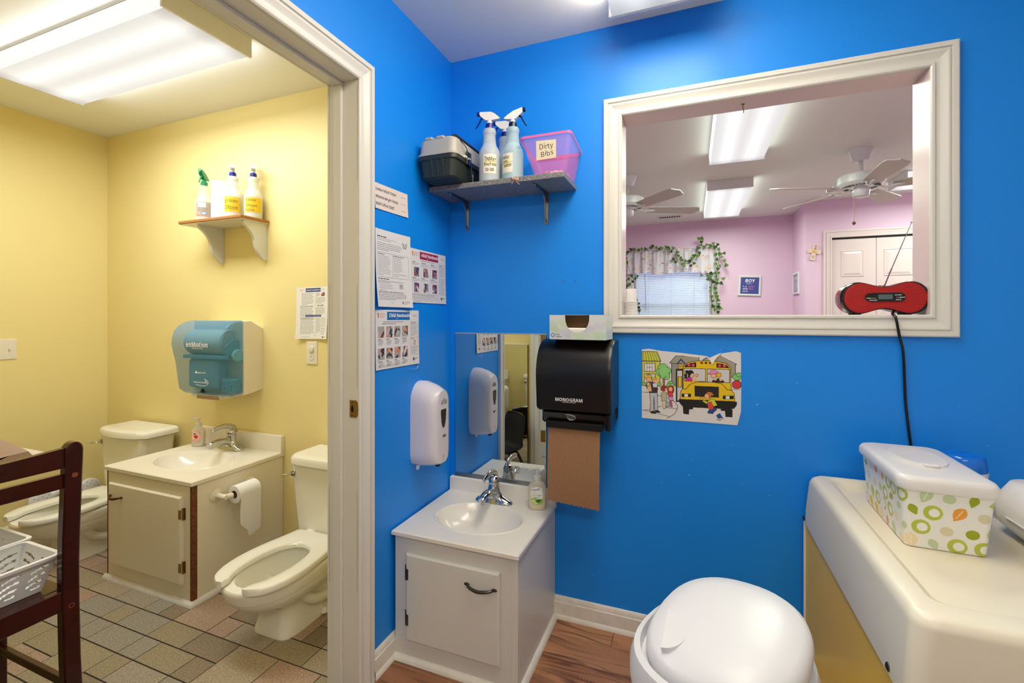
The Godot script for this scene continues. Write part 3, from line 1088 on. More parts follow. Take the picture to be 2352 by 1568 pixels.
	for i in up.size():
		mid.append(low[i].lerp(up[i], 0.42))
		mid2.append(low[i].lerp(up[i], 0.46) + (up[i] - Vector3(0.52, up[i].y, 0.095)).normalized() * 0.0025)
	b.loft([low, mid, mid2, up], true, false)
	obj("tub", b, M.pinktub, bn)
	var rim := MB.new()
	var o1 = PackedVector3Array()
	var o2 = PackedVector3Array()
	var o3 = PackedVector3Array()
	for p in up:
		var d = (p - Vector3(0.512, p.y, 0.098))
		d = Vector3(d.x / 0.1, 0, d.z / 0.087).normalized() * 0.008
		o1.append(p + Vector3(0, -0.008, 0) + d)
		o2.append(p + d + Vector3(0, 0.001, 0))
		o3.append(p + Vector3(0, 0.002, 0))
	rim.loft([o1, o2, o3, up], false, false)
	obj("rim", rim, M.pinkrim, bn)
	var nt = Cv.new(200, 176, Color(0.90, 0.85, 0.74))
	nt.text("Dirty", 28, 78, 66, Color(0.05, 0.05, 0.05), "Droid Sans", false, -0.06, 0.09)
	nt.text("Bibs", 46, 146, 66, Color(0.05, 0.05, 0.05), "Droid Sans", false, -0.05, 0.09)
	var note := MB.new()
	note.quad(Vector3(0.476, 0.060, 0.1795), Vector3(0.556, 0.062, 0.180), Vector3(0.556, 0.130, 0.1845), Vector3(0.476, 0.134, 0.1845))
	obj("note", note, printed(nt.tex(), 0.8), bn)
	var cl = thing("bib", "crumpled pale pink bib lying inside the pink bin", "bib", Vector3(0.527, 1.815, 0.093))
	var cm := MB.new()
	var cr = []
	for k in 5:
		var ring := PackedVector3Array()
		for i in 20:
			var a = TAU * i / 20
			var r = [1.0, 1.02, 0.8, 0.45, 0.1][k] * (1.0 + 0.12 * sin(a * 3 + k) + 0.06 * sin(a * 7))
			ring.append(Vector3(0.050 * r * cos(a), [0.0, 0.012, 0.022, 0.027, 0.026][k] + 0.005 * sin(a * 4 + k * 2), -0.056 * r * sin(a)))
		cr.append(ring)
	cm.loft(cr)
	obj("cloth", cm, mat(Color(0.93, 0.70, 0.74), 0.9), cl, 60)

func toolbox():
	var t = thing("toolbox", "grey and dark green plastic toolbox overhanging the shelf in the corner", "toolbox", Vector3(0.099, 1.811, 0.155))
	var dk = mat(Color(0.16, 0.19, 0.17), 0.4)
	var lt = mat(Color(0.72, 0.71, 0.68), 0.4)
	var b := MB.new()
	b.loft([b.rring(0, 0, 0.066, 0.128, 0.015, 0.0, 5), b.rring(0, 0, 0.074, 0.137, 0.022, 0.008, 5), b.rring(0, 0, 0.082, 0.146, 0.026, 0.074, 5)])
	obj("body", b, dk, t)
	var r := MB.new()
	r.slab(0, 0, 0.089, 0.151, 0.03, 0.072, 0.091, 0.003, 5)
	obj("body_rim", r, dk, t)
	# upright ribs on the short end and the long side
	for x in [-0.022, 0.004, 0.030]:
		var q := MB.new()
		q.loft([q.rect(x - 0.005, 0.132, x + 0.005, 0.139, 0.008, 0.001), q.rect(x - 0.005, 0.138, x + 0.005, 0.1495, 0.073, 0.001)])
		obj("rib", q, dk, t)
	var l := MB.new()
	l.loft([l.rring(0, 0, 0.091, 0.153, 0.032, 0.0905, 5), l.rring(0, 0, 0.091, 0.153, 0.032, 0.098, 5), l.rring(0, 0, 0.085, 0.147, 0.030, 0.102, 5), l.rring(0, 0, 0.081, 0.142, 0.030, 0.152, 5), l.rring(0, 0, 0.073, 0.134, 0.028, 0.163, 5), l.rring(0, 0, 0.045, 0.11, 0.02, 0.166, 5)])
	obj("lid", l, lt, t)
	for x in [-0.036, 0.016]: obj("lid_rib", bx(x - 0.018, 0.155, 0.05, x + 0.016, 0.168, 0.142, 0.003), lt, t)
	# carrying handle along the lid, hinge latches
	obj("handle", tub(curve([Vector3(0.060, 0.155, 0.120), Vector3(0.066, 0.170, 0.105), Vector3(0.066, 0.172, 0.0), Vector3(0.066, 0.170, -0.105), Vector3(0.060, 0.155, -0.12)]), 0.0065, 8, 1.4), M.black_dull, t)
	for z in [0.075, 0.045]: 
		var c := MB.new()
		c.t = Transform3D(Basis(Vector3.RIGHT, PI / 2), Vector3(0.093, 0.095, z))
		c.lathe([[0.006, -0.008], [0.006, 0.008]], 12)
		obj("latch_pin", c, M.white_plastic, t)
	obj("latch", bx(0.088, 0.070, 0.02, 0.094, 0.125, 0.06, 0.002), dk, t)
	# key on a lanyard hanging down the side
	var k = thing("key_lanyard", "small key hanging on a dark lanyard down the toolbox's side", "key", Vector3(0.197, 1.811, 0.175))
	obj("strap", tub(curve([Vector3(-0.020, 0.158, 0.07), Vector3(0.000, 0.130, 0.055), Vector3(0.0, 0.095, 0.03), Vector3(0.002, 0.066, 0.012)]), 0.0032, 6, 0.4), M.black_dull, k)
	obj("strap_end", bx(-0.001, 0.066, 0.014, 0.003, 0.092, 0.028, 0.001), M.navy_plastic, k)
	obj("clasp", bx(-0.001, 0.048, 0.006, 0.004, 0.066, 0.018, 0.001), M.black, k)
	var ring := []
	for i in 13: ring.append(Vector3(0.004, 0.044 + 0.008 * cos(TAU * i / 12), 0.008 + 0.008 * sin(TAU * i / 12)))
	obj("ring", tub(ring, 0.0007, 6), M.chrome, k)
	var ky := MB.new()
	ky.t = Transform3D(Basis(Vector3(0, 0, -1), Vector3(0, 1, 0), Vector3(1, 0, 0)), Vector3(0.004, 0, 0.006))
	var kp = []
	for i in 13: kp.append(Vector2(0.007 * cos(-PI / 2 + 0.35 + (TAU - 0.7) * i / 12), 0.030 + 0.0075 * sin(-PI / 2 + 0.35 + (TAU - 0.7) * i / 12)))
	kp.append_array([Vector2(-0.0028, 0.020), Vector2(-0.0028, 0.004), Vector2(0, 0.0), Vector2(0.003, 0.004), Vector2(0.002, 0.009), Vector2(0.003, 0.014), Vector2(0.0028, 0.020)])
	ky.prism(kp, 0, 0.0016)
	obj("key", ky, mat(Color(0.78, 0.72, 0.76), 0.3, 0.8), k)

# quart spray bottle: turn 0 points the nozzle to +x
func spray_bottle(at, turn, body, accent, label, lab, lab_mid, lab_half, long_head, head_col = null, scale_ = 1.0):
	var t = thing("spray_bottle", label, "spray bottle", at, 0, "spray bottles")
	var h = Node3D.new()
	var pr = [[0.034, 0.0], [0.042, 0.002], [0.0435, 0.006], [0.0435, 0.116], [0.042, 0.127], [0.036, 0.142], [0.0295, 0.152]]
	for i in 7:
		pr.append([0.0285 - 0.0006 * i, 0.156 + i * 0.006])
		pr.append([0.0272 - 0.0006 * i, 0.159 + i * 0.006])
	pr.append_array([[0.0265, 0.202], [0.0268, 0.214], [0.0235, 0.222], [0.0150, 0.224]])
	for p in pr: p[0] *= scale_
	obj("bottle", lath(pr, Vector3.ZERO, 28), body, t, 30)
	obj("liquid", lath([[0.033 * scale_, 0.004], [0.0415 * scale_, 0.007], [0.0415 * scale_, 0.108], [0.02 * scale_, 0.109]], Vector3.ZERO, 24), clear(Color(0.80, 0.89, 0.92), 0.5, 0.3), t)
	obj("collar", lath([[0.0165, 0.223], [0.0172, 0.225], [0.0165, 0.242], [0.0125, 0.246]], Vector3.ZERO, 18), accent, t, 25)
	var hm = head_col if head_col else M.white_plastic
	h.name = "spray_head"
	t.add_child(h)
	h.rotation.y = turn
	obj("neck", lath([[0.0115, 0.244], [0.0105, 0.256], [0.011, 0.262]], Vector3.ZERO, 14), hm, h)
	var sp := MB.new()
	var poly = [Vector2(0.040, 0.292), Vector2(-0.006, 0.292), Vector2(-0.022, 0.285), Vector2(-0.044, 0.266), Vector2(-0.040, 0.262), Vector2(-0.012, 0.258), Vector2(0.014, 0.258), Vector2(0.026, 0.266), Vector2(0.040, 0.280)] if long_head else [Vector2(0.040, 0.302), Vector2(0.004, 0.290), Vector2(-0.020, 0.275), Vector2(-0.036, 0.262), Vector2(-0.030, 0.258), Vector2(-0.012, 0.257), Vector2(0.014, 0.258), Vector2(0.026, 0.270), Vector2(0.042, 0.283)]
	sp.prism(poly, -0.010, 0.010)
	obj("shroud", sp, hm, h)
	var nz := MB.new()
	nz.t = Transform3D(Basis(Vector3(0, 0, 1), -PI / 2 + (0.0 if long_head else 0.25)), Vector3(0.039, 0.287 if long_head else 0.2935, 0))
	nz.lathe([[0.0085, 0], [0.009, 0.003], [0.009, 0.012], [0.006, 0.0135]], 12)
	obj("nozzle", nz, accent, h)
	obj("trigger", tub(curve([Vector3(0.022, 0.272, 0), Vector3(0.034, 0.268, 0), Vector3(0.041, 0.254, 0), Vector3(0.050, 0.238, 0), Vector3(0.058, 0.228, 0)]), [0.0055, 0.0055, 0.0055, 0.0055, 0.0055, 0.0055, 0.005, 0.005, 0.005, 0.005, 0.005, 0.005, 0.0045, 0.0045, 0.0045, 0.0045, 0.004, 0.004, 0.004, 0.004, 0.004, 0.004, 0.0035, 0.003, 0.002], 6, 0.7), accent, h)
	if lab: obj("label", patch(0.0441 * scale_, 0.030, 0.108, lab_mid, lab_half), printed(lab, 0.6), t)
	return t

# ------------------------------------------------------------------ vanities, tops, faucets, soap
func vanities():
	vanity("bathroom_vanity", "small white painted vanity cabinet standing in the blue corner", 0.012, 0.500, 0.0, 0.446, 0.457, M.cabinet, [0.068, 0.438, 0.085, 0.401], false, [0.309, 0.430, 0.344], M.pewter, false)
	vanity_top("vanity_countertop", "white moulded vanity top with oval basin in the blue corner", 0.006, 0.508, 0.001, 0.462, 0.457, 0.476, 0.534, Vector2(0.262, 0.248), Vector2(0.176, 0.130), M.marble)
	faucet("chrome single lever faucet below the frameless mirror", Vector3(0.256, 0.476, 0.088))
	soap_bottle("hand soap pump bottle with white and green label beside the towel sheet", Vector3(0.448, 0.476, 0.082), Color(0.93, 0.86, 0.66), false, 1.0)
	vanity("bathroom_vanity", "cream painted vanity cabinet with brown bare edges between the toilets", -1.598, -0.992, YZ, 0.522, 0.523, M.cabinet_cream, [-1.562, -1.045, 0.086, 0.471], true, [-1.552, -1.450, 0.412], M.brass, true)
	vanity_top("vanity_countertop", "cream moulded vanity top with oval basin in the yellow bathroom", -1.606, -0.982, YZ + 0.001, 0.533, 0.523, 0.545, 0.632, Vector2(-1.295, 0.315), Vector2(0.205, 0.140), M.marble_cream)
	faucet("chrome single lever faucet on the yellow bathroom's vanity top", Vector3(-1.285, 0.545, 0.118))
	soap_bottle("hand soap pump bottle with pink cherry label in the yellow bathroom", Vector3(-1.520, 0.545, 0.135), Color(0.93, 0.89, 0.84), true, 1.0)

func vanity(called, label, x0, x1, zb, zf, h, m, door, hinge_right, hd, hinge_m, bare):
	var t = thing(called, label, "cabinet", Vector3(x0, 0, zb))
	var w = x1 - x0
	var d = zf - zb
	obj("side", bx(0, 0.0, 0.001, 0.014, h - 0.0005, d - 0.016, 0.001), m, t)
	obj("side", bx(w - 0.014, 0.0, 0.001, w, h - 0.0005, d - 0.016, 0.001), m, t)
	obj("front_frame", bx(0, 0.0, d - 0.016, w, h - 0.0005, d, 0.001), m, t)
	obj("back", bx(0.014, 0.0, 0.001, w - 0.014, h - 0.0005, 0.010), m, t)
	obj("bottom", bx(0.014, 0.03, 0.010, w - 0.014, 0.045, d - 0.016), m, t)
	var dx0 = door[0] - x0
	var dx1 = door[1] - x0
	# slab door with eased front edges
	var dm := MB.new()
	dm.t = Transform3D(Basis(Vector3.RIGHT, PI / 2), Vector3(0, 0, d + 0.0005))
	dm.loft([dm.rect(dx0, -door[3], dx1, -door[2], 0.0, 0.0), dm.rect(dx0, -door[3], dx1, -door[2], 0.011, 0.0), dm.rect(dx0 + 0.006, -door[3] + 0.006, dx1 - 0.006, -door[2] - 0.006, 0.016, 0.0)])
	var dr = obj("door", dm, m, t)
	var hx0 = hd[0] - x0
	var hx1 = hd[1] - x0
	var hm = (hx0 + hx1) / 2
	var zz = d + 0.0165
	var hp = curve([Vector3(hx0 + 0.012, hd[2], zz), Vector3(hx0 + 0.020, hd[2] - 0.001, zz + 0.012), Vector3(hm - 0.012, hd[2] - 0.004, zz + 0.021), Vector3(hm + 0.012, hd[2] - 0.004, zz + 0.021), Vector3(hx1 - 0.020, hd[2] - 0.001, zz + 0.012), Vector3(hx1 - 0.012, hd[2], zz)], 5)
	var rr = []
	for i in hp.size(): rr.append(0.0035 + 0.0022 * sin(PI * i / (hp.size() - 1)))
	var han = obj("handle", tub(hp, rr, 10), M.pewter if not bare else mat(Color(0.34, 0.20, 0.10), 0.3, 0.8), dr)
	for x in [hx0 + 0.009, hx1 - 0.009]:
		var fm := MB.new()
		fm.t = Transform3D(Basis(Vector3.RIGHT, PI / 2), Vector3(x, hd[2], zz - 0.0005))
		fm.loft([fm.sring(0, 0, 0.011, 0.0055, 0.0, 16), fm.sring(0, 0, 0.010, 0.005, 0.003, 16), fm.sring(0, 0, 0.006, 0.003, 0.0045, 16)])
		obj("handle_foot", fm, M.pewter if not bare else mat(Color(0.34, 0.20, 0.10), 0.3, 0.8), dr)
	for y in [door[2] + 0.075, door[3] - 0.075]:
		var hx = dx1 if hinge_right else dx0
		var s = 1 if hinge_right else -1
		var hg := MB.new()
		hg.box(minf(hx, hx + s * 0.012), y - 0.026, d, maxf(hx, hx + s * 0.012), y + 0.026, d + 0.002, 0.0005)
		hg.box(minf(hx - s * 0.012, hx), y - 0.020, d + 0.012, maxf(hx - s * 0.012, hx), y + 0.020, d + 0.0175, 0.0005)
		hg.tube([Vector3(hx + s * 0.0025, y - 0.026, d + 0.007), Vector3(hx + s * 0.0025, y + 0.026, d + 0.007)], 0.004, 8)
		obj("hinge", hg, hinge_m, t)
	# quarter-round along the floor
	var q := MB.new()
	var prof = [[0.0, 0.0], [0.0, 0.016], [0.008, 0.0145], [0.015, 0.010], [0.020, 0.003], [0.020, 0.0]]
	q.moulding(prof, [[0.0, -0.016 if bare else 0.0, 1, 0], [0.0, w + 0.0, 1, 0]], func(a, c, o): return Vector3(c + (o if c > w - 0.001 else 0.0), a, d + o), false, true)
	q.moulding(prof, [[0.0, d, 1, 0], [0.0, 0.02, 1, 0]], func(a, c, o): return Vector3(w + o, a, c + (o if c > d - 0.001 else 0.0)), false, true)
	obj("base_moulding", q, M.trim_dirty, t)
	if bare:
		obj("bare_edge", bx(w - 0.012, 0.021, d - 0.022, w + 0.0012, h - 0.001, d + 0.0008), M.raw_edge, t)
		obj("bare_edge", bx(-0.001, 0.021, d - 0.001, 0.005, h - 0.001, d + 0.0012), M.raw_edge, t)
	else:
		obj("corner_stile", bx(w - 0.022, 0.021, d - 0.001, w + 0.0005, h - 0.002, d + 0.0015, 0.001), m, t)

func vanity_top(called, label, x0, x1, z0, z1, y0, y1, ys, c, r, m):
	var t = thing(called, label, "countertop", Vector3(x0, y0, z0))
	var w = x1 - x0
	var d = z1 - z0
	var h = y1 - y0
	var cx = c.x - x0
	var cz = c.y - z0
	var an = []
	for i in 64: an.append(TAU * i / 64)
	for p in [Vector2(w, 0), Vector2(0, 0), Vector2(0, d), Vector2(w, d)]: an.append(fposmod(atan2(-(p.y - cz), p.x - cx), TAU))
	an.sort()
	var lip = PackedVector3Array()
	var ell = []
	var edge = PackedVector3Array()
	var edge_in = PackedVector3Array()
	var edge_low = PackedVector3Array()
	var base = PackedVector3Array()
	# basin: rounded lip, falling walls, flat drain floor
	var shape = [[1.06, 0.0], [1.045, 0.0025], [1.02, 0.003], [1.0, 0.0015], [0.97, -0.006], [0.92, -0.020], [0.80, -0.046], [0.58, -0.070], [0.25, -0.082]]
	for k in shape: ell.append(PackedVector3Array())
	for a in an:
		var dir = Vector2(cos(a), -sin(a))
		var k = 1e9
		if dir.x > 1e-6: k = minf(k, (w - cx) / dir.x)
		if dir.x < -1e-6: k = minf(k, -cx / dir.x)
		if dir.y > 1e-6: k = minf(k, (d - cz) / dir.y)
		if dir.y < -1e-6: k = minf(k, -cz / dir.y)
		var p = Vector2(cx, cz) + dir * k
		edge_in.append(Vector3(clampf(p.x, 0.004, w - 0.004), h, clampf(p.y, 0.0, d - 0.004)))
		edge.append(Vector3(p.x, h - 0.004, p.y))
		edge_low.append(Vector3(p.x, 0.003, p.y))
		base.append(Vector3(clampf(p.x, 0.004, w - 0.004), 0, clampf(p.y, 0.0, d - 0.004)))
		var e = 1.0 / sqrt(pow(dir.x / r.x, 2) + pow(dir.y / r.y, 2))
		for q in shape.size():
			var s = shape[q]
			ell[q].append(Vector3(cx + dir.x * e * s[0], h + s[1], cz + dir.y * e * s[0]))
	var b := MB.new()
	var rings = [base, edge_low, edge, edge_in]
	rings.append_array(ell)
	b.loft(rings, false, true)
	obj("top", b, m, t, 30)
	var sp := MB.new()
	sp.loft([sp.rect(0, 0.0, w, 0.022, h - 0.002, 0.0), sp.rect(0, 0.0, w, 0.020, ys - y0 - 0.004, 0.0), sp.rect(0.003, 0.0, w - 0.003, 0.015, ys - y0, 0.0)])
	obj("backsplash", sp, m, t)
	obj("drain", lath([[0.020, -0.0815 + h], [0.021, -0.079 + h], [0.015, -0.0785 + h], [0.013, -0.081 + h]], Vector3(cx, 0, cz), 20), M.chrome, t)

func faucet(label, at):
	var t = thing("faucet", label, "faucet", at)
	t.scale = Vector3.ONE * 1.08
	var b := MB.new()
	b.loft([b.sring(0, 0, 0.078, 0.028, 0.0, 32, 2.6), b.sring(0, 0, 0.078, 0.028, 0.006, 32, 2.6), b.sring(0, 0, 0.070, 0.024, 0.015, 32, 2.3), b.sring(0, 0.001, 0.040, 0.022, 0.026, 32), b.sring(0, 0.002, 0.026, 0.022, 0.045, 32), b.sring(0, 0.0, 0.022, 0.022, 0.066, 32), b.sring(0, -0.001, 0.021, 0.021, 0.074, 32)])
	obj("base", b, M.chrome, t, 60)
	var pts = curve([Vector3(0, 0.034, 0.005), Vector3(0, 0.050, 0.035), Vector3(0, 0.056, 0.070), Vector3(0, 0.053, 0.100), Vector3(0, 0.046, 0.114)], 6)
	var rr = []
	for i in pts.size(): rr.append(lerpf(0.024, 0.0135, pow(float(i) / (pts.size() - 1), 0.6)))
	obj("spout", tub(pts, rr, 16, 0.75), M.chrome, t, 60)
	obj("aerator", lath([[0.0085, 0.030], [0.0095, 0.032], [0.0095, 0.046]], Vector3(0, 0, 0.106), 16), M.chrome, t)
	obj("cap", lath([[0.0205, 0.0745], [0.0215, 0.077], [0.021, 0.088], [0.017, 0.098], [0.008, 0.104], [0.001, 0.105]], Vector3.ZERO, 24), M.chrome, t, 60)
	var lp = curve([Vector3(0, 0.080, -0.018), Vector3(0, 0.106, -0.012), Vector3(0, 0.120, 0.012), Vector3(0, 0.124, 0.045), Vector3(0, 0.120, 0.078), Vector3(0, 0.114, 0.098)], 5)
	var lr = []
	for i in lp.size():
		var s = float(i) / (lp.size() - 1)
		lr.append(lerpf(0.016, 0.0085, s) if s < 0.97 else 0.005)
	obj("lever", tub(lp, lr, 14, 0.55), M.chrome, t, 60)

func soap_bottle(label, at, col, cherry, k):
	var t = thing("soap_bottle", label, "soap bottle", at)
	var b := MB.new()
	var rings = []
	for q in [[0.0, 0.030, 0.019], [0.003, 0.034, 0.0215], [0.03, 0.0355, 0.0225], [0.07, 0.036, 0.0225], [0.088, 0.034, 0.0205], [0.100, 0.027, 0.0175], [0.108, 0.016, 0.0135], [0.112, 0.013, 0.012], [0.118, 0.013, 0.012]]:
		rings.append(b.sring(0, 0, q[1], q[2], q[0], 28, 2.4))
	b.loft(rings)
	obj("bottle", b, clear(Color(0.95, 0.93, 0.86), 0.45, 0.3), t, 50)
	var s := MB.new()
	var r2 = []
	for q in [[0.002, 0.029, 0.018], [0.005, 0.0325, 0.020], [0.03, 0.034, 0.021], [0.066 if not cherry else 0.084, 0.0345, 0.021]]: r2.append(s.sring(0, 0, q[1], q[2], q[0], 28, 2.4))
	s.loft(r2)
	obj("soap", s, mat(col, 0.4), t, 50)
	var cv = Cv.new(128, 160, Color(0, 0, 0, 0))
	if cherry:
		cv.disc(64, 80, 60, 74, Color(0.96, 0.72, 0.68))
		cv.disc(64, 82, 52, 66, Color(0.97, 0.78, 0.74))
		cv.disc(52, 88, 20, 20, Color(0.78, 0.05, 0.07))
		cv.disc(76, 84, 19, 19, Color(0.86, 0.08, 0.08))
		cv.disc(42, 96, 10, 10, Color(0.97, 0.95, 0.92))
		cv.line([54, 70, 60, 44, 74, 66], 4, Color(0.16, 0.30, 0.12))
		cv.leaf(50, 46, 34, 8, -0.4, Color(0.12, 0.22, 0.10))
		cv.rows(28, 118, 70, 3, 8, 3, Color(0.85, 0.45, 0.42))
	else:
		cv.poly([20, 10, 64, 0, 108, 10, 122, 60, 118, 140, 64, 158, 10, 140, 6, 60], Color(0.94, 0.95, 0.94))
		cv.poly([8, 106, 50, 96, 90, 112, 120, 104, 118, 140, 64, 158, 10, 140], Color(0.58, 0.76, 0.32))
		cv.poly([8, 118, 40, 110, 70, 132, 64, 158, 10, 140], Color(0.80, 0.88, 0.55))
		cv.leaf(84, 122, 50, 13, -0.5, Color(0.14, 0.36, 0.12))
		cv.leaf(66, 128, 36, 9, 0.3, Color(0.20, 0.45, 0.16))
		cv.text("equate", 22, 38, 22, Color(0.10, 0.20, 0.55), "Droid Sans", true, -0.15)
		cv.rows(24, 52, 80, 1, 8, 5, Color(0.75, 0.66, 0.20))
		cv.text("Moisturizing", 18, 80, 15, Color(0.15, 0.35, 0.55))
		cv.text("Hand Soap", 18, 96, 14, Color(0.15, 0.45, 0.25))
	var lm = printed(cv.tex(), 0.5)
	lm.transparency = BaseMaterial3D.TRANSPARENCY_ALPHA_SCISSOR
	lm.alpha_scissor_threshold = 0.5
	var pm := MB.new()
	var n = 14
	for i in n:
		var x0 = lerpf(-0.0255, 0.0255, float(i) / n)
		var x1 = lerpf(-0.0255, 0.0255, float(i + 1) / n)
		var z0 = 0.0228 * pow(1 - pow(absf(x0) / 0.0362, 2.4), 1 / 2.4) + 0.0012
		var z1 = 0.0228 * pow(1 - pow(absf(x1) / 0.0362, 2.4), 1 / 2.4) + 0.0012
		pm.quad_uv(Vector3(x0, 0.022, z0), Vector3(x1, 0.022, z1), Vector3(x1, 0.092, z1), Vector3(x0, 0.092, z0), Vector2(float(i) / n, 1), Vector2(float(i + 1) / n, 1), Vector2(float(i + 1) / n, 0), Vector2(float(i) / n, 0))
	obj("label", pm, lm, t)
	var pw = clear(Color(0.93, 0.92, 0.90), 0.75, 0.3)
	obj("collar", lath([[0.0145, 0.112], [0.015, 0.114], [0.015, 0.127], [0.009, 0.130]], Vector3.ZERO, 16), pw, t, 25)
	obj("stem", lath([[0.0045, 0.128], [0.0045, 0.150]], Vector3.ZERO, 10), pw, t)
	obj("spout", tub(curve([Vector3(0.010, 0.154, 0), Vector3(-0.004, 0.155, 0), Vector3(-0.024, 0.154, 0.004), Vector3(-0.032, 0.149, 0.006)]), 0.0042, 8), pw, t)
	t.rotation.y = 0.25 if not cherry else 0.35
	t.scale = Vector3.ONE * (1.06 if not cherry else 1.0)

# ------------------------------------------------------------------ paper on the walls
func sheet(called, label, cat, tex, w, h, at, turn, curl = 0.0, tilt = 0.0):
	# a sheet of paper held at its top, its free edges lifting a little; faces +z before the turn
	var t = thing(called, label, cat, at, turn)
	var m := MB.new()
	var nx = 8
	var ny = 8
	var pt = func(i, j):
		var a = float(i) / nx
		var b = float(j) / ny
		var lift = curl * (pow(absf(a - 0.5) * 2.0, 3) * (0.35 + 0.65 * b * b) * 0.7 + 0.4 * pow(b, 3)) + 0.0015
		return Vector3((a - 0.5) * w, (0.5 - b) * h, lift)
	for j in ny:
		for i in nx:
			m.quad_uv(pt.call(i, j + 1), pt.call(i + 1, j + 1), pt.call(i + 1, j), pt.call(i, j), Vector2(float(i) / nx, float(j + 1) / ny), Vector2(float(i + 1) / nx, float(j + 1) / ny), Vector2(float(i + 1) / nx, float(j) / ny), Vector2(float(i) / nx, float(j) / ny))
	var o = obj("sheet", m, printed(tex, 0.7), t, 60)
	o.rotation.z = tilt
	return t

func photo(cv, x, y, w, h, cols, seed_):
	# a tiny photograph: a block of background and a few blurred shapes
	var r := RandomNumberGenerator.new()
	r.seed = seed_
	cv.box(x, y, w, h, cols[0])
	for i in 9:
		var c = cols[1 + r.randi() % (cols.size() - 1)]
		var px = x + r.randf() * w
		var py = y + r.randf() * h
		var l = r.randf_range(0.15, 0.5) * w
		var a = r.randf_range(0, PI)
		var pts = PackedVector2Array()
		for k in 10:
			var q = Vector2(l * cos(TAU * k / 10), l * 0.35 * sin(TAU * k / 10)).rotated(a) + Vector2(px, py)
			pts.append(Vector2(clampf(q.x, x, x + w), clampf(q.y, y, y + h)))
		cv.polys([pts], c)

func handwashing(title, band, child) -> Texture2D:
	var cv = Cv.new(560, 436, Color(0.90, 0.90, 0.92))
	var ink = Color(0.20, 0.20, 0.24)
	var soft = Color(0.45, 0.46, 0.52)
	cv.disc(34, 34, 9, 12, Color(0.85, 0.45, 0.25))
	cv.disc(36, 52, 7, 7, Color(0.55, 0.35, 0.20))
	cv.rows(54, 26, 68, 4, 9, 4, Color(0.86, 0.55, 0.45))
	cv.box(140, 14, 292, 62, band)
	cv.text(title, 164, 54, 38, Color.WHITE, "Droid Sans", true, 0, 0, 0.88)
	cv.rows(250, 64, 70, 1, 8, 3, Color(0.95, 0.92, 0.95))
	cv.text("UNC", 452, 50, 20, Color(0.45, 0.62, 0.80), "Droid Serif")
	cv.rows(494, 36, 50, 2, 9, 4, Color(0.50, 0.64, 0.78))
	if child:
		cv.rows(90, 88, 330, 1, 8, 4, ink)
		cv.rows(80, 102, 350, 1, 8, 4, ink)
		for k in 8:
			var x = 28 + (k % 4) * 100
			var y = 122 + (k / 4) * 160
			photo(cv, x, y, 78, 84, [Color(0.66, 0.66, 0.68), Color(0.30, 0.30, 0.33), Color(0.84, 0.55, 0.42), Color(0.75, 0.76, 0.78), Color(0.88, 0.62, 0.48), Color(0.20, 0.20, 0.26)] if k < 7 else [Color(0.82, 0.55, 0.34), Color(0.16, 0.13, 0.12), Color(0.35, 0.48, 0.75), Color(0.86, 0.86, 0.90), Color(0.85, 0.58, 0.42)], 40 + k)
			cv.rows(x, y + 94, 76, 1, 8, 5, ink)
			cv.rows(x + 8, y + 105, 62, 4, 9, 4, soft)
		cv.rows(30, 408, 360, 2, 10, 3, soft)
	else:
		cv.rows(150, 86, 280, 1, 8, 4, ink)
		for k in 6:
			var x = 28 + (k % 3) * 142
			var y = 104 + (k / 3) * 128
			cv.rows(x, y, 116, 1, 8, 5, ink)
			cv.rows(x, y + 11, 118, 2 + k % 2, 9, 3, soft)
			photo(cv, x + 24, y + 42, 76, 76, [Color(0.52, 0.53, 0.60), Color(0.10, 0.11, 0.20), Color(0.20, 0.26, 0.45), Color(0.75, 0.28, 0.25), Color(0.85, 0.85, 0.90), Color(0.55, 0.35, 0.32)], 60 + k)
			if k % 3: cv.line([x - 10, 104, x - 10, 352], 1.5, soft)
		cv.poly([24, 362, 432, 362, 432, 404, 24, 404], null, soft, 1.5)
		cv.rows(32, 368, 390, 4, 9, 3, soft, true)
		cv.rows(30, 414, 330, 2, 8, 3, soft)
	cv.poly([446, 92, 548, 92, 548, 356, 446, 356], null, soft, 1.5)
	cv.rows(452, 98, 90, 1, 8, 5, ink)
	cv.rows(454, 110, 88, 10, 10, 3.5, soft)
	if child:
		cv.box(446, 216, 102, 3, Color(0.85, 0.62, 0.42))
		cv.rows(452, 224, 90, 1, 8, 5, ink)
		photo(cv, 480, 240, 36, 40, [Color(0.86, 0.84, 0.82), Color(0.20, 0.15, 0.12), Color(0.80, 0.68, 0.55)], 5)
		cv.rows(454, 288, 88, 7, 9, 3.5, soft)
	else: cv.rows(454, 216, 88, 14, 10, 3.5, soft)
	cv.disc(484, 392, 11, 14, Color(0.30, 0.26, 0.20))
	cv.rows(502, 384, 40, 2, 10, 5, Color(0.30, 0.38, 0.52))
	return cv.tex()

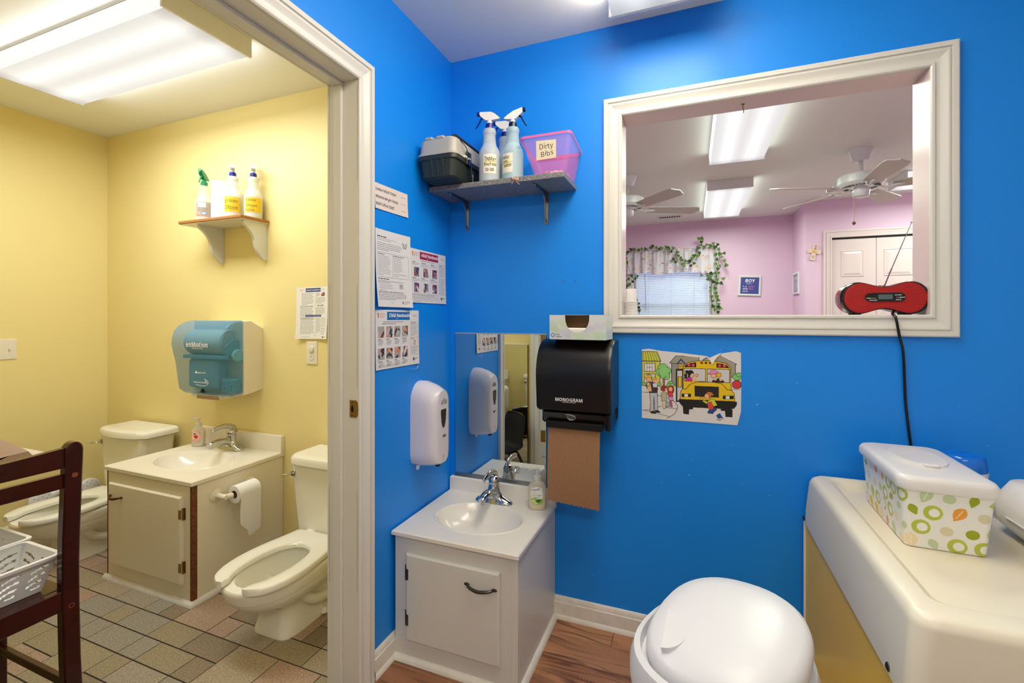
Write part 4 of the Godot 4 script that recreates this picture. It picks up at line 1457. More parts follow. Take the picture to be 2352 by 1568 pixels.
func papers():
	var ink = Color(0.20, 0.20, 0.24)
	var soft = Color(0.45, 0.45, 0.50)
	# handwritten notice
	var a = Cv.new(460, 210, Color(0.90, 0.86, 0.85))
	var rowsn = [["London Fulford: Desitin", 58], ["Mckenna Morgan: Desitin", 118], ["Bodhi Fulford: ENDIT", 178]]
	for r in rowsn:
		a.text(r[0], 10, r[1], 34, Color(0.05, 0.05, 0.07), "Droid Sans", true, 0.0, 0.09, 0.74)
		a.rows(366, r[1] - 14, 84, 1, 8, 5, Color(0.56, 0.53, 0.54))
	sheet("handwritten_notice", "strip of paper with three handwritten lines, topmost on the blue wall", "paper", a.tex(), 0.200, 0.091, Vector3(0.0, 1.694, 0.452), PI / 2, 0.003, 0.02)
	# text sheet
	var b = Cv.new(420, 540, Color(0.90, 0.90, 0.92))
	b.rows(24, 46, 190, 1, 8, 7, ink)
	b.rows(24, 60, 230, 2, 11, 3.5, soft)
	b.rows(24, 92, 310, 5, 12, 4, soft)
	for s in [-1, 1]:
		b.disc(352 + s * 16, 80, 9, 22, Color(0.85, 0.85, 0.87), ink, 3, s * 0.4)
		b.line([352 + s * 16, 64, 352 + s * 10, 98], 3, ink)
	b.poly([22, 160, 396, 160, 396, 330, 22, 330], null, soft, 1.2)
	b.rows(30, 168, 120, 1, 8, 5, ink)
	b.rows(36, 182, 150, 13, 11, 3.5, soft)
	b.line([206, 162, 206, 328], 1.2, soft)
	b.rows(212, 168, 170, 1, 8, 5, ink)
	b.rows(216, 182, 110, 10, 11, 3.5, soft)
	b.rows(212, 300, 170, 2, 12, 3.5, soft)
	b.rows(24, 340, 180, 1, 8, 6, ink)
	b.rows(24, 356, 340, 2, 11, 4, soft)
	b.rows(40, 382, 170, 4, 12, 3.5, soft)
	b.poly([284, 372, 326, 372, 326, 404, 284, 404], Color(0.78, 0.78, 0.80), soft, 1.2)
	b.rows(290, 378, 30, 3, 8, 3, ink)
	b.rows(24, 430, 350, 6, 11, 4, soft, true)
	b.rows(180, 508, 80, 1, 8, 3.5, soft)
	b.disc(318, 506, 5, 12, ink)
	b.rows(334, 496, 66, 3, 9, 3.5, soft)
	sheet("printed_notice", "portrait sheet of small black print with curling corners on blue wall", "paper", b.tex(), 0.215, 0.278, Vector3(0.0, 1.438, 0.446), PI / 2, 0.016)
	sheet("handwashing_poster", "Adult Handwashing poster with a crimson heading on the blue wall", "poster", handwashing("Adult Handwashing", Color(0.62, 0.10, 0.32), false), 0.278, 0.217, Vector3(0.0, 1.429, 0.195), PI / 2, 0.004)
	sheet("handwashing_poster", "Child Handwashing poster with a blue heading above the soap dispenser", "poster", handwashing("Child Handwashing", Color(0.02, 0.42, 0.74), true), 0.276, 0.215, Vector3(0.0, 1.181, 0.412), PI / 2, 0.004)
	var tp = thing("clear_tape", "loose curl of clear tape under the Child Handwashing poster", "tape", Vector3(0.0015, 1.060, 0.30))
	obj("strip", tub(curve([Vector3(0, 0.0, 0.05), Vector3(0.006, -0.006, 0.02), Vector3(0.007, -0.005, 0.0), Vector3(0.002, 0.006, -0.02)]), 0.002, 6, 0.3), clear(Color(0.85, 0.9, 0.95), 0.35, 0.3), tp)
	# medication poster in the bathroom
	var d = Cv.new(384, 500, Color(0.93, 0.92, 0.88))
	d.disc(52, 26, 5, 9, Color(0.85, 0.5, 0.35))
	d.rows(64, 18, 34, 3, 7, 3, Color(0.85, 0.6, 0.5))
	d.box(108, 10, 186, 36, Color(0.16, 0.22, 0.45))
	d.text("Administering Medication", 113, 34, 18, Color.WHITE, "Droid Sans", true, 0, 0, 0.80)
	d.rows(306, 22, 60, 1, 8, 5, Color(0.6, 0.66, 0.74))
	d.rows(60, 56, 150, 10, 12, 4, soft)
	d.rows(44, 180, 170, 11, 12, 4, soft, true)
	d.line([228, 52, 228, 480], 1.2, soft)
	d.rows(240, 56, 48, 4, 10, 4, soft)
	photo(d, 300, 54, 44, 34, [Color(0.5, 0.3, 0.2), Color(0.1, 0.1, 0.12), Color(0.85, 0.6, 0.5), Color(0.7, 0.1, 0.1), Color(0.9, 0.9, 0.9)], 3)
	d.rows(240, 104, 120, 5, 12, 4, soft)
	d.text("Be Safe", 252, 186, 22, ink, "Droid Sans", true)
	d.rows(236, 200, 120, 6, 12, 4, soft)
	d.box(104, 268, 196, 20, Color(0.16, 0.22, 0.45))
	d.text("Accepting, Documenting, Storing Medication", 108, 283, 11, Color.WHITE, "Droid Sans", true, 0, 0, 0.78)
	d.rows(48, 302, 168, 13, 12, 4, soft, true)
	d.rows(240, 302, 60, 12, 12, 4, soft)
	d.poly([310, 300, 356, 300, 356, 396, 310, 396], null, soft, 1.2)
	d.rows(314, 306, 38, 7, 12, 3.5, soft)
	d.rows(300, 404, 60, 5, 12, 3.5, soft)
	d.rows(56, 480, 220, 1, 8, 3, soft)
	d.disc(326, 482, 8, 8, ink)
	d.rows(338, 478, 26, 1, 8, 6, ink)
	sheet("medication_poster", "Administering Medication sheet pinned on the yellow wall above the outlet", "poster", d.tex(), 0.208, 0.268, Vector3(-0.787, 1.283, YZ), 0, 0.016, 0.012)
	bus_picture()
	wall_plates()

func bus_picture():
	var k = 0.4
	var cv = Cv.new(int(1660 * k), int(1180 * k), Color(0.87, 0.86, 0.87))
	cv.warp = func(p): return Vector2((p.x - 165) * k, (p.y - (p.x - 172) * (0.022 + 0.046 * (p.y - 160) / 1135.0) - 140) * k)
	var bk = Color(0.06, 0.06, 0.07)
	var lw = 3.2
	var ye = Color(0.90, 0.75, 0.06)
	# houses
	cv.poly([172, 190, 440, 190, 505, 355, 172, 350], Color(0.80, 0.80, 0.30), bk, lw)
	for i in 7: cv.line([190 + i * 38, 192, 205 + i * 48, 352], 2.4, bk)
	cv.poly([172, 355, 490, 358, 490, 760, 172, 760], Color(0.82, 0.80, 0.28), bk, lw)
	for w in [[212, 390, 405, 530], [212, 570, 405, 720]]:
		cv.poly([w[0], w[1], w[2], w[1], w[2], w[3], w[0], w[3]], Color(0.88, 0.88, 0.90), bk, lw)
		for x in [260, 306, 352]: cv.line([x, w[1], x, w[3]], 2, bk)
		cv.line([260, (w[1] + w[3]) / 2, 352, (w[1] + w[3]) / 2], 2, bk)
	cv.poly([655, 385, 760, 265, 1150, 275, 1150, 500, 690, 760, 690, 390], Color(0.62, 0.60, 0.56), bk, lw)
	cv.poly([690, 390, 860, 395, 860, 760, 690, 770], Color(0.58, 0.57, 0.54), bk, lw)
	cv.poly([775, 400, 850, 310, 925, 395, 905, 400, 850, 335, 795, 405], Color(0.22, 0.36, 0.62), bk, 2)
	cv.poly([815, 402, 885, 402, 885, 485, 815, 485], ye, bk, 2)
	cv.line([850, 402, 850, 485], 2, bk)
	cv.line([815, 443, 885, 443], 2, bk)
	cv.poly([1210, 340, 1310, 270, 1510, 250, 1760, 400, 1735, 410, 1735, 600, 1500, 700, 1210, 600], Color(0.62, 0.60, 0.56), bk, lw)
	cv.line([1520, 255, 1780, 400], 7, Color(0.9, 0.9, 0.92))
	cv.line([1210, 335, 1320, 262], 6, Color(0.22, 0.36, 0.62))
	# trees and bushes
	for t in [[540, 480, 90], [480, 540, 60], [620, 520, 65], [560, 560, 90], [600, 610, 62], [540, 600, 50]]: cv.disc(t[0], t[1], t[2], t[2] * 0.95, Color(0.52, 0.80, 0.46), bk, 2.4)
	cv.disc(560, 530, 84, 80, Color(0.55, 0.82, 0.48))
	cv.poly([536, 660, 575, 660, 572, 770, 542, 770], Color(0.72, 0.42, 0.26), bk, 2.4)
	for t in [[205, 740, 40], [470, 745, 42], [665, 720, 40], [640, 755, 34], [700, 755, 36], [1760, 620, 70], [1790, 580, 44]]: cv.disc(t[0], t[1], t[2], t[2] * 0.8, Color(0.50, 0.78, 0.44), bk, 2.2)
	# pavement lines
	cv.line([172, 770, 760, 790], 2.4, bk)
	cv.line([172, 880, 300, 885], 2.4, bk)
	cv.line([172, 1185, 330, 1175, 520, 1115], 2.4, bk)
	cv.line([440, 930, 620, 980, 740, 1040, 795, 1110, 780, 1180, 740, 1250, 610, 1325], 3, bk)
	cv.line([200, 1185, 660, 1295], 2.4, bk)
	cv.line([560, 1135, 790, 1165], 2.4, bk)
	cv.line([1680, 830, 1815, 836], 2.4, bk)
	# the bus
	cv.poly([762, 485, 885, 485, 885, 1045, 762, 1045], bk)
	cv.poly([788, 515, 870, 515, 870, 1020, 788, 1020], Color(0.80, 0.80, 0.82))
	cv.poly([800, 618, 858, 618, 858, 795, 800, 795], ye, bk, lw)
	cv.poly([885, 460, 905, 420, 990, 370, 1120, 348, 1300, 345, 1480, 362, 1600, 395, 1660, 460, 1670, 850, 885, 830], ye, bk, lw)
	cv.poly([905, 455, 930, 415, 1000, 385, 1105, 372, 1105, 455], Color(0.10, 0.08, 0.08))
	cv.poly([1435, 385, 1520, 395, 1600, 420, 1645, 470, 1435, 460], Color(0.10, 0.08, 0.08))
	for x in [[985, 418], [1055, 420], [1485, 428], [1560, 430]]: cv.disc(x[0], x[1], 26, 24, Color(0.90, 0.25, 0.30))
	for x in [1195, 1265, 1335]: cv.disc(x, 382, 22, 15, Color(0.55, 0.12, 0.08), bk, 2)
	cv.poly([905, 475, 1255, 482, 1258, 698, 908, 690], Color(0.80, 0.80, 0.82), bk, lw)
	cv.poly([1285, 485, 1645, 492, 1645, 716, 1288, 706], Color(0.80, 0.80, 0.82), bk, lw)
	cv.poly([925, 830, 960, 800, 985, 760, 1050, 722, 1200, 705, 1400, 710, 1520, 735, 1570, 790, 1600, 830, 1680, 850, 1715, 900, 1728, 1035, 835, 1000, 845, 870, 880, 820], ye, bk, lw)
	cv.poly([1080, 775, 1468, 790, 1470, 965, 1085, 945], Color(0.13, 0.10, 0.10), bk, lw)
	for x in [[862, 905, 1018, 960], [1538, 935, 1710, 995]]:
		cv.poly([x[0], x[1], x[2], x[1], x[2], x[3], x[0], x[3]], bk)
		cv.poly([x[0] + 45, x[1] + 6, x[0] + 105, x[1] + 6, x[0] + 105, x[3] - 4, x[0] + 45, x[3] - 4], Color(0.90, 0.90, 0.92))
	cv.poly([810, 995, 1300, 1015, 1760, 1040, 1755, 1100, 1715, 1155, 1640, 1165, 1000, 1135, 870, 1115, 825, 1060], Color(0.08, 0.07, 0.07))
	cv.poly([880, 1110, 1055, 1130, 1050, 1168, 990, 1170, 982, 1258, 890, 1245], Color(0.08, 0.07, 0.07))
	cv.poly([1500, 1160, 1690, 1165, 1688, 1300, 1580, 1295, 1570, 1195, 1505, 1190], Color(0.08, 0.07, 0.07))
	# stop sign
	cv.poly([1690, 715, 1725, 682, 1790, 682, 1822, 715, 1822, 785, 1790, 815, 1725, 815, 1690, 785], Color(0.84, 0.20, 0.22), bk, lw)
	# girl in the bus, driver
	var sk = Color(0.93, 0.70, 0.52)
	for q in [[950, 535, 30], [930, 590, 26], [935, 630, 24]]: cv.disc(q[0], q[1], q[2], q[2], bk)
	cv.disc(1010, 555, 55, 50, bk)
	cv.disc(1032, 590, 36, 42, sk, bk, 2)
	cv.poly([985, 520, 1060, 545, 1010, 580, 995, 640, 960, 640], bk)
	cv.poly([925, 690, 935, 640, 980, 622, 1040, 650, 1040, 692], Color(0.80, 0.10, 0.62), bk, 2)
	cv.line([1050, 680, 1095, 660, 1112, 590], 16, sk)
	cv.disc(1118, 592, 24, 22, sk, bk, 2)
	cv.disc(1470, 585, 42, 45, Color(0.90, 0.72, 0.10), bk, 2)
	cv.disc(1385, 595, 44, 44, sk, bk, 2)
	cv.poly([1285, 575, 1325, 548, 1335, 515, 1400, 496, 1450, 525, 1460, 560, 1340, 572], Color(0.90, 0.52, 0.78), bk, 2)
	cv.poly([1360, 706, 1375, 670, 1430, 645, 1520, 650, 1560, 700, 1560, 714], Color(0.09, 0.08, 0.08))
	cv.disc(1415, 662, 26, 20, sk)
	cv.disc(1505, 668, 26, 20, sk)
	# father with child
	cv.poly([305, 890, 440, 890, 450, 1190, 395, 1195, 385, 960, 375, 1205, 315, 1210, 322, 1050], Color(0.75, 0.77, 0.82), bk, lw)
	cv.poly([320, 1210, 380, 1195, 420, 1230, 415, 1248, 330, 1240], bk)
	cv.poly([395, 1190, 450, 1185, 495, 1215, 490, 1232, 410, 1225], bk)
	cv.poly([245, 780, 290, 712, 370, 705, 440, 800, 440, 890, 300, 885, 290, 860], Color(0.22, 0.22, 0.25), bk, lw)
	cv.line([290, 750, 310, 850], 26, sk)
	cv.disc(285, 745, 28, 34, sk, bk, 2)
	cv.disc(290, 640, 52, 66, sk, bk, 2)
	cv.poly([222, 640, 232, 600, 290, 582, 345, 610, 340, 640, 270, 625, 250, 660], Color(0.92, 0.78, 0.14), bk, 2)
	cv.disc(392, 680, 40, 42, sk, bk, 2)
	cv.poly([345, 680, 350, 645, 395, 622, 425, 655, 400, 660, 360, 690], Color(0.92, 0.78, 0.14), bk, 2)
	cv.poly([355, 735, 440, 715, 440, 800, 370, 800], Color(0.86, 0.86, 0.90), bk, 2)
	cv.line([430, 720, 460, 660], 14, sk)
	cv.poly([390, 800, 455, 810, 450, 850, 400, 860], Color(0.25, 0.14, 0.12))
	# two waiting children
	cv.poly([525, 1020, 600, 1020, 585, 1160, 545, 1165], Color(0.86, 0.82, 0.64), bk, 2)
	cv.poly([505, 900, 560, 870, 610, 890, 605, 1025, 515, 1030], Color(0.72, 0.70, 0.60), bk, 2)
	cv.disc(568, 835, 44, 40, sk)
	cv.poly([500, 800, 540, 762, 600, 775, 618, 815, 570, 810, 580, 850, 540, 868, 505, 845], Color(0.62, 0.20, 0.10), bk, 2)
	cv.disc(675, 840, 58, 72, Color(0.66, 0.18, 0.10), bk, 2)
	cv.disc(672, 830, 32, 38, sk)
	cv.poly([615, 890, 700, 870, 715, 955, 640, 960], Color(0.88, 0.22, 0.26), bk, 2)
	cv.poly([640, 960, 705, 955, 720, 1020, 640, 1018], Color(0.78, 0.62, 0.82), bk, 2)
	cv.poly([660, 1020, 690, 1020, 705, 1135, 675, 1135], Color(0.85, 0.30, 0.50), bk, 2)
	cv.poly([590, 1045, 660, 1040, 660, 1125, 595, 1135], Color(0.60, 0.68, 0.74), bk, 2)
	# running boy
	cv.poly([1290, 1215, 1320, 1170, 1410, 1130, 1440, 1180, 1430, 1250, 1300, 1235], Color(0.12, 0.26, 0.58), bk, 2)
	cv.line([1420, 1235, 1480, 1290], 34, Color(0.90, 0.88, 0.86))
	cv.line([1470, 1270, 1500, 1320], 30, Color(0.14, 0.30, 0.62))
	cv.poly([1440, 1345, 1480, 1320, 1525, 1310, 1532, 1330, 1460, 1352], Color(0.90, 0.90, 0.90), bk, 2)
	cv.poly([1200, 1030, 1235, 1010, 1290, 1040, 1340, 990, 1400, 1000, 1450, 1100, 1390, 1120, 1270, 1075], Color(0.78, 0.80, 0.22), bk, 2)
	cv.poly([1285, 1060, 1350, 1040, 1400, 1150, 1340, 1178, 1300, 1150], Color(0.86, 0.26, 0.26), bk, 2)
	cv.disc(1188, 990, 25, 22, sk, bk, 2)
	cv.disc(1292, 945, 52, 50, sk, bk, 2)
	cv.poly([1260, 900, 1300, 868, 1360, 880, 1400, 930, 1350, 935, 1340, 975, 1310, 960, 1320, 920], Color(0.80, 0.45, 0.18), bk, 2)
	# torn paper edge along the top shows the white core
	cv.poly([165, 140, 320, 140, 520, 180, 860, 212, 1280, 266, 1330, 300, 1500, 225, 1740, 180, 1825, 200, 1825, 228, 1740, 208, 1520, 246, 1345, 345, 1320, 345, 1290, 290, 1110, 290, 870, 262, 640, 205, 500, 188, 172, 185], Color(0.88, 0.87, 0.86))
	var t = thing("bus_picture", "torn coloured school bus picture taped on the blue wall", "picture", Vector3(0.855, 1.135, 0.0))
	var m := MB.new()
	var s = 0.353 / 1646.0
	var pl = []
	for q in [[172, 160], [300, 145], [500, 180], [860, 215], [1280, 268], [1330, 285], [1500, 225], [1740, 185], [1815, 215], [1818, 850], [1815, 1190], [1760, 1408], [1000, 1350], [600, 1325], [175, 1295]]:
		var w = cv.warp.call(Vector2(q[0], q[1])) / k
		pl.append(Vector2((w.x - 7) * s, -(w.y - 15) * s * 1.11))
	m.prism(pl, 0.0015, 0.0019)
	obj("sheet", m, printed(cv.tex(), 0.7), t)
	var fl := MB.new()
	fl.prism([Vector2(0.246, -0.026), Vector2(0.286, -0.006), Vector2(0.272, -0.022), Vector2(0.254, -0.052)], 0.002, 0.0055)
	obj("torn_flap", fl, M.paper, t)

func wall_plates():
	var o = thing("electrical_outlet", "cream double outlet with a safety plug on the yellow wall", "outlet", Vector3(-0.791, 1.017, YZ))
	var p := MB.new()
	p.t = Transform3D(Basis(Vector3.RIGHT, PI / 2), Vector3.ZERO)
	p.loft([p.rect(-0.036, -0.119, 0.036, 0.0, 0.0, 0.0), p.rect(-0.036, -0.119, 0.036, 0.0, 0.003, 0.0), p.rect(-0.032, -0.115, 0.032, -0.004, 0.006, 0.0)])
	obj("plate", p, M.cream_plastic, o)
	for y in [0.038, 0.079]:
		var s := MB.new()
		s.t = Transform3D(Basis(Vector3.RIGHT, PI / 2), Vector3(0, y, 0.006))
		s.lathe([[0.0172, 0.0], [0.0165, 0.0015 if y < 0.05 else 0.006], [0.013, 0.002 if y < 0.05 else 0.0075]], 20)
		obj("socket" if y < 0.05 else "safety_plug", s, M.cream_plastic, o)
	for x in [-0.0055, 0.0055]: obj("slot", bx(x - 0.001, 0.038, 0.0079, x + 0.001, 0.046, 0.0083), M.hole, o)
	var w = thing("light_switch", "cream light switch plate on the yellow left wall", "switch", Vector3(YX, 1.024, 0.535), PI / 2)
	var q := MB.new()
	q.t = Transform3D(Basis(Vector3.RIGHT, PI / 2), Vector3.ZERO)
	q.loft([q.rect(-0.058, -0.114, 0.056, 0.0, 0.0, 0.0), q.rect(-0.058, -0.114, 0.056, 0.0, 0.003, 0.0), q.rect(-0.054, -0.110, 0.052, -0.004, 0.006, 0.0)])
	obj("plate", q, M.cream_plastic, w)
	for x in [-0.026, 0.024]:
		var lv := MB.new()
		lv.box(x - 0.005, 0.050, 0.006, x + 0.005, 0.068, 0.008, 0.0006)
		lv.t = Transform3D(Basis(Vector3.RIGHT, -0.5), Vector3(0, 0, 0))
		obj("toggle", bx(x - 0.0035, 0.054, 0.006, x + 0.0035, 0.064, 0.016, 0.001), M.cream_plastic, w)
		for y in [0.027, 0.087]:
			var sc := MB.new()
			sc.t = Transform3D(Basis(Vector3.RIGHT, PI / 2), Vector3(x, y, 0.006))
			sc.lathe([[0.003, 0], [0.002, 0.001]], 8)
			obj("screw", sc, M.cream_plastic, w)

# ------------------------------------------------------------------ paper towel dispensers and the tissue box
func towel_dispensers():
	var t = thing("paper_towel_dispenser", "black roll towel dispenser with a brown sheet on the blue wall", "towel dispenser", Vector3(0.484, 0.835, 0.0))
	var w = 0.284
	obj("back_plate", bx(0.006, 0.02, 0.0, w - 0.004, 0.325, 0.03, 0.003), M.black_dull, t)
	var prof = [Vector2(0.012, 0.070), Vector2(0.150, 0.066), Vector2(0.196, 0.072), Vector2(0.203, 0.080)]
	for i in 13:
		var a = -0.15 + (PI / 2 + 0.15) * i / 12.0
		prof.append(Vector2(0.100 + 0.114 * cos(a), 0.205 + 0.136 * sin(a)))
	prof.append_array([Vector2(0.05, 0.341), Vector2(0.012, 0.338)])
	var c := MB.new()
	c.side_loft(prof, [[0.0, 0.955], [0.004, 0.985], [0.014, 1.0], [w - 0.014, 1.0], [w - 0.004, 0.985], [w, 0.955]])
	obj("cover", c, M.black, t, 45)
	# lower smoky chin narrows to the feed slot
	var lo := MB.new()
	lo.side_loft([Vector2(0.012, 0.0), Vector2(0.070, -0.004), Vector2(0.120, 0.012), Vector2(0.178, 0.030), Vector2(0.200, 0.066), Vector2(0.012, 0.066)], [[0.022, 0.93], [0.030, 1.0], [w - 0.030, 1.0], [w - 0.022, 0.93]])
	obj("chin", lo, M.smoke, t, 30)
	obj("cheek", bx(0.010, 0.018, 0.03, 0.028, 0.068, 0.165, 0.006), M.black, t)
	obj("cheek", bx(w - 0.028, 0.0, 0.03, w - 0.008, 0.068, 0.165, 0.006), M.black, t)
	obj("feed_slot", bx(0.034, 0.006, 0.150, w - 0.034, 0.030, 0.1915, 0.002), M.hole, t)
	lettering("MONOGRAM", Transform3D(Basis(Vector3.RIGHT, 0.04), Vector3(0.128, 0.118, 0.2078)), 0.0125, M.inkwhite, t)
	lettering("CLEAN FORCE COLLECTION", Transform3D(Basis(Vector3.RIGHT, 0.04), Vector3(0.128, 0.1085, 0.2070)), 0.003, M.inkwhite, t, "Droid Sans", false)
	var hd := MB.new()
	for q in [[Vector3(0, 0.010, 0), Vector3(0.014, 0.013, 0), Vector3(0.030, 0.008, 0)], [Vector3(0, 0.004, 0), Vector3(0.016, 0.003, 0), Vector3(0.022, 0.007, 0)], [Vector3(0.002, 0.0, 0), Vector3(0.014, -0.003, 0), Vector3(0.024, 0.0, 0)], [Vector3(0.006, -0.005, 0), Vector3(0.016, -0.006, 0), Vector3(0.030, 0.0, 0)], [Vector3(-0.004, 0.016, 0), Vector3(0.012, 0.018, 0), Vector3(0.030, 0.014, 0)], [Vector3(0.030, 0.014, 0), Vector3(0.032, 0.006, 0), Vector3(0.030, 0.0, 0)]]:
		hd.tube(curve(q, 4), 0.0006, 5)
	var ho = obj("hand_symbol", hd, M.inkwhite, t)
	ho.transform = Transform3D(Basis(Vector3.RIGHT, 0.35), Vector3(0.118, 0.045, 0.193))
	obj("lock", lath([[0.0025, 0.0], [0.002, 0.0015]], Vector3(w - 0.03, 0.20, 0.0), 8), M.steel, t)
	# the hanging sheet, torn below on saw teeth
	var s := thing("paper_towel", "brown paper towel sheet hanging torn from the black dispenser", "paper towel", Vector3(0.525, 0.853, 0.0))
	var m := MB.new()
	var nx = 44
	for i in nx:
		var xa = 0.198 * i / nx
		var xb = 0.198 * (i + 1) / nx
		var ya = -0.290 - 0.012 * i / nx - 0.004 * absf(fmod(i * 0.5, 1.0) - 0.0) - 0.002 * sin(i * 1.7)
		var yb = -0.290 - 0.012 * (i + 1) / nx - 0.004 * absf(fmod((i + 1) * 0.5, 1.0)) - 0.002 * sin((i + 1) * 1.7)
		var prev = []
		for j in 9:
			var b = j / 8.0
			var z = 0.176 + 0.022 * sin(b * 1.9) - 0.006 * b
			prev.append([Vector3(xa, ya * b, z), Vector3(xb, yb * b, z)])
		for j in 8: m.quad(prev[j + 1][0], prev[j + 1][1], prev[j][1], prev[j][0])
	obj("sheet", m, M.kraft, s, 60)
	# tissue box on top
	var cv = Cv.new(256, 112, Color(0.86, 0.88, 0.90))
	for q in [[30, 60, 40, 30, Color(0.74, 0.85, 0.72)], [70, 40, 34, 22, Color(0.80, 0.88, 0.78)], [100, 86, 50, 22, Color(0.78, 0.80, 0.88)], [180, 70, 46, 26, Color(0.80, 0.80, 0.88)], [220, 92, 40, 18, Color(0.74, 0.86, 0.76)], [150, 96, 50, 14, Color(0.76, 0.86, 0.75)], [20, 96, 26, 14, Color(0.80, 0.82, 0.90)], [232, 50, 20, 14, Color(0.82, 0.82, 0.90)]]:
		for z in 8: cv.disc(q[0] + 14 * sin(z * 2.3), q[1] + 8 * cos(z * 1.7), q[2] * (1 - 0.08 * z), q[3] * (1 - 0.08 * z), Color(0.86, 0.88, 0.90).lerp(q[4], 0.3 + 0.08 * z))
	cv.disc(16, 92, 9, 9, Color(0.20, 0.45, 0.65))
	cv.disc(16, 92, 6, 6, Color(0.80, 0.88, 0.92))
	cv.text("Plus", 30, 92, 9, Color(0.15, 0.35, 0.40), "Droid Sans", true)
	cv.text("Lotion", 30, 102, 9, Color(0.15, 0.35, 0.40), "Droid Sans", true)
	var tb = thing("tissue_box", "open pastel tissue box lying on the black towel dispenser", "tissue box", Vector3(0.645, 1.1775, 0.145), deg_to_rad(-3))
	var pm = printed(cv.tex(), 0.55)
	var hw = 0.108
	var hd2 = 0.056
	var ht = 0.093
	# front wall with the half-oval opening carried over into the top
	var f := MB.new()
	var fp = [Vector2(-hw, 0), Vector2(hw, 0), Vector2(hw, ht), Vector2(0.048, ht)]
	for i in 13: fp.append(Vector2(0.047 * cos(PI * i / 12.0), ht - 0.066 * pow(sin(PI * i / 12.0), 0.75)))
	fp.append_array([Vector2(-0.048, ht), Vector2(-hw, ht)])
	f.prism(fp, hd2 - 0.001, hd2)
	obj("front_panel", f, pm, tb)
	obj("back_panel", bx(-hw, 0, -hd2, hw, ht, -hd2 + 0.001), M.kraft, tb)
	obj("end_panel", bx(hw - 0.001, 0, -hd2, hw, ht, hd2 - 0.001), pm, tb)
	obj("end_panel", bx(-hw, 0, -hd2, -hw + 0.001, ht, hd2 - 0.001), pm, tb)
	obj("bottom_panel", bx(-hw, 0, -hd2, hw, 0.001, hd2), M.kraft, tb)
	var tp := MB.new()
	tp.t = Transform3D(Basis(Vector3.RIGHT, -PI / 2), Vector3(0, ht, 0))
	var op = [Vector2(-hw, -hd2), Vector2(-0.048, -hd2)]
	for i in 9: op.append(Vector2(-0.048 * cos(PI * i / 8.0), -hd2 + 0.040 * sin(PI * i / 8.0)))
	op.append_array([Vector2(0.048, -hd2), Vector2(hw, -hd2), Vector2(hw, hd2), Vector2(-hw, hd2)])
	tp.prism(op, -0.001, 0.0)
	obj("top_panel", tp, pm, tb)
	obj("tissues", bx(-hw + 0.006, 0.002, -hd2 + 0.004, hw - 0.006, 0.043, hd2 - 0.004, 0.004), M.tissue, tb)
	# translucent blue dispenser in the bathroom
	var y = thing("paper_towel_dispenser", "translucent blue and cream towel dispenser on the yellow wall", "towel dispenser", Vector3(-1.525, 0.858, YZ))
	var ww = 0.385
	var back = MB.new()
	back.side_loft([Vector2(0.0, 0.012), Vector2(0.060, 0.0), Vector2(0.115, -0.006), Vector2(0.115, 0.384), Vector2(0.075, 0.386), Vector2(0.0, 0.345)], [[0.0, 0.985], [0.004, 1.0], [ww - 0.004, 1.0], [ww, 0.985]])
	obj("back_case", back, M.cream_plastic, y, 25)
	var cp = [Vector2(0.117, 0.004), Vector2(0.172, -0.004), Vector2(0.196, 0.018)]
	for q in [[0.205, 0.09], [0.214, 0.16], [0.228, 0.22], [0.236, 0.265], [0.233, 0.30], [0.222, 0.335], [0.200, 0.362], [0.165, 0.380], [0.135, 0.386]]: cp.append(Vector2(q[0], q[1]))
	cp.append(Vector2(0.117, 0.387))
	var cvr := MB.new()
	cvr.side_loft(cp, [[0.0, 0.93], [0.004, 0.975], [0.016, 1.0], [ww - 0.016, 1.0], [ww - 0.004, 0.975], [ww, 0.93]])
	obj("cover", cvr, M.cyan, y, 45)
	# workings seen through the cover
	var roll := MB.new()
	roll.t = Transform3D(Basis(Vector3(0, 0, 1), -PI / 2), Vector3(0.045, 0.27, 0.135))
	roll.lathe([[0.065, 0.0], [0.067, 0.002], [0.067, 0.27], [0.065, 0.272]], 28)
	obj("towel_roll", roll, mat(Color(0.60, 0.72, 0.74), 0.8), y)
	var arm := MB.new()
	arm.t = Transform3D(Basis(Vector3(0, 0, -1), Vector3.UP, Vector3.RIGHT), Vector3(ww - 0.038, 0, 0))
	arm.prism([Vector2(-0.200, 0.250), Vector2(-0.150, 0.285), Vector2(-0.118, 0.285), Vector2(-0.118, 0.200), Vector2(-0.175, 0.190)], 0, 0.008)
	obj("roll_arm", arm, M.cyan_part, y)
	obj("bar", bx(0.03, 0.186, 0.118, ww - 0.03, 0.205, 0.195, 0.003), M.cyan_part, y)
	obj("mechanism", bx(0.055, 0.03, 0.118, 0.275, 0.185, 0.185, 0.012), mat(Color(0.36, 0.58, 0.70), 0.4), y)
	obj("motor_box", bx(ww - 0.105, 0.012, 0.118, ww - 0.012, 0.085, 0.165, 0.008), M.cyan_part, y)
	for q in [[0.30, 0.06], [0.34, 0.065], [0.36, 0.045], [0.36, 0.030], [0.31, 0.035]]: obj("vent_hole", bx(q[0] - 0.004, q[1] - 0.0025, 0.165, q[0] + 0.004, q[1] + 0.0025, 0.1657), M.black, y)
	var kn := MB.new()
	kn.t = Transform3D(Basis(Vector3(0, 0, 1), -PI / 2), Vector3(ww - 0.016, 0.205, 0.137))
	kn.lathe([[0.030, -0.008], [0.032, -0.004], [0.032, 0.006], [0.028, 0.010], [0.010, 0.009]], 24)
	obj("feed_wheel", kn, mat(Color(0.52, 0.78, 0.85), 0.35), y)
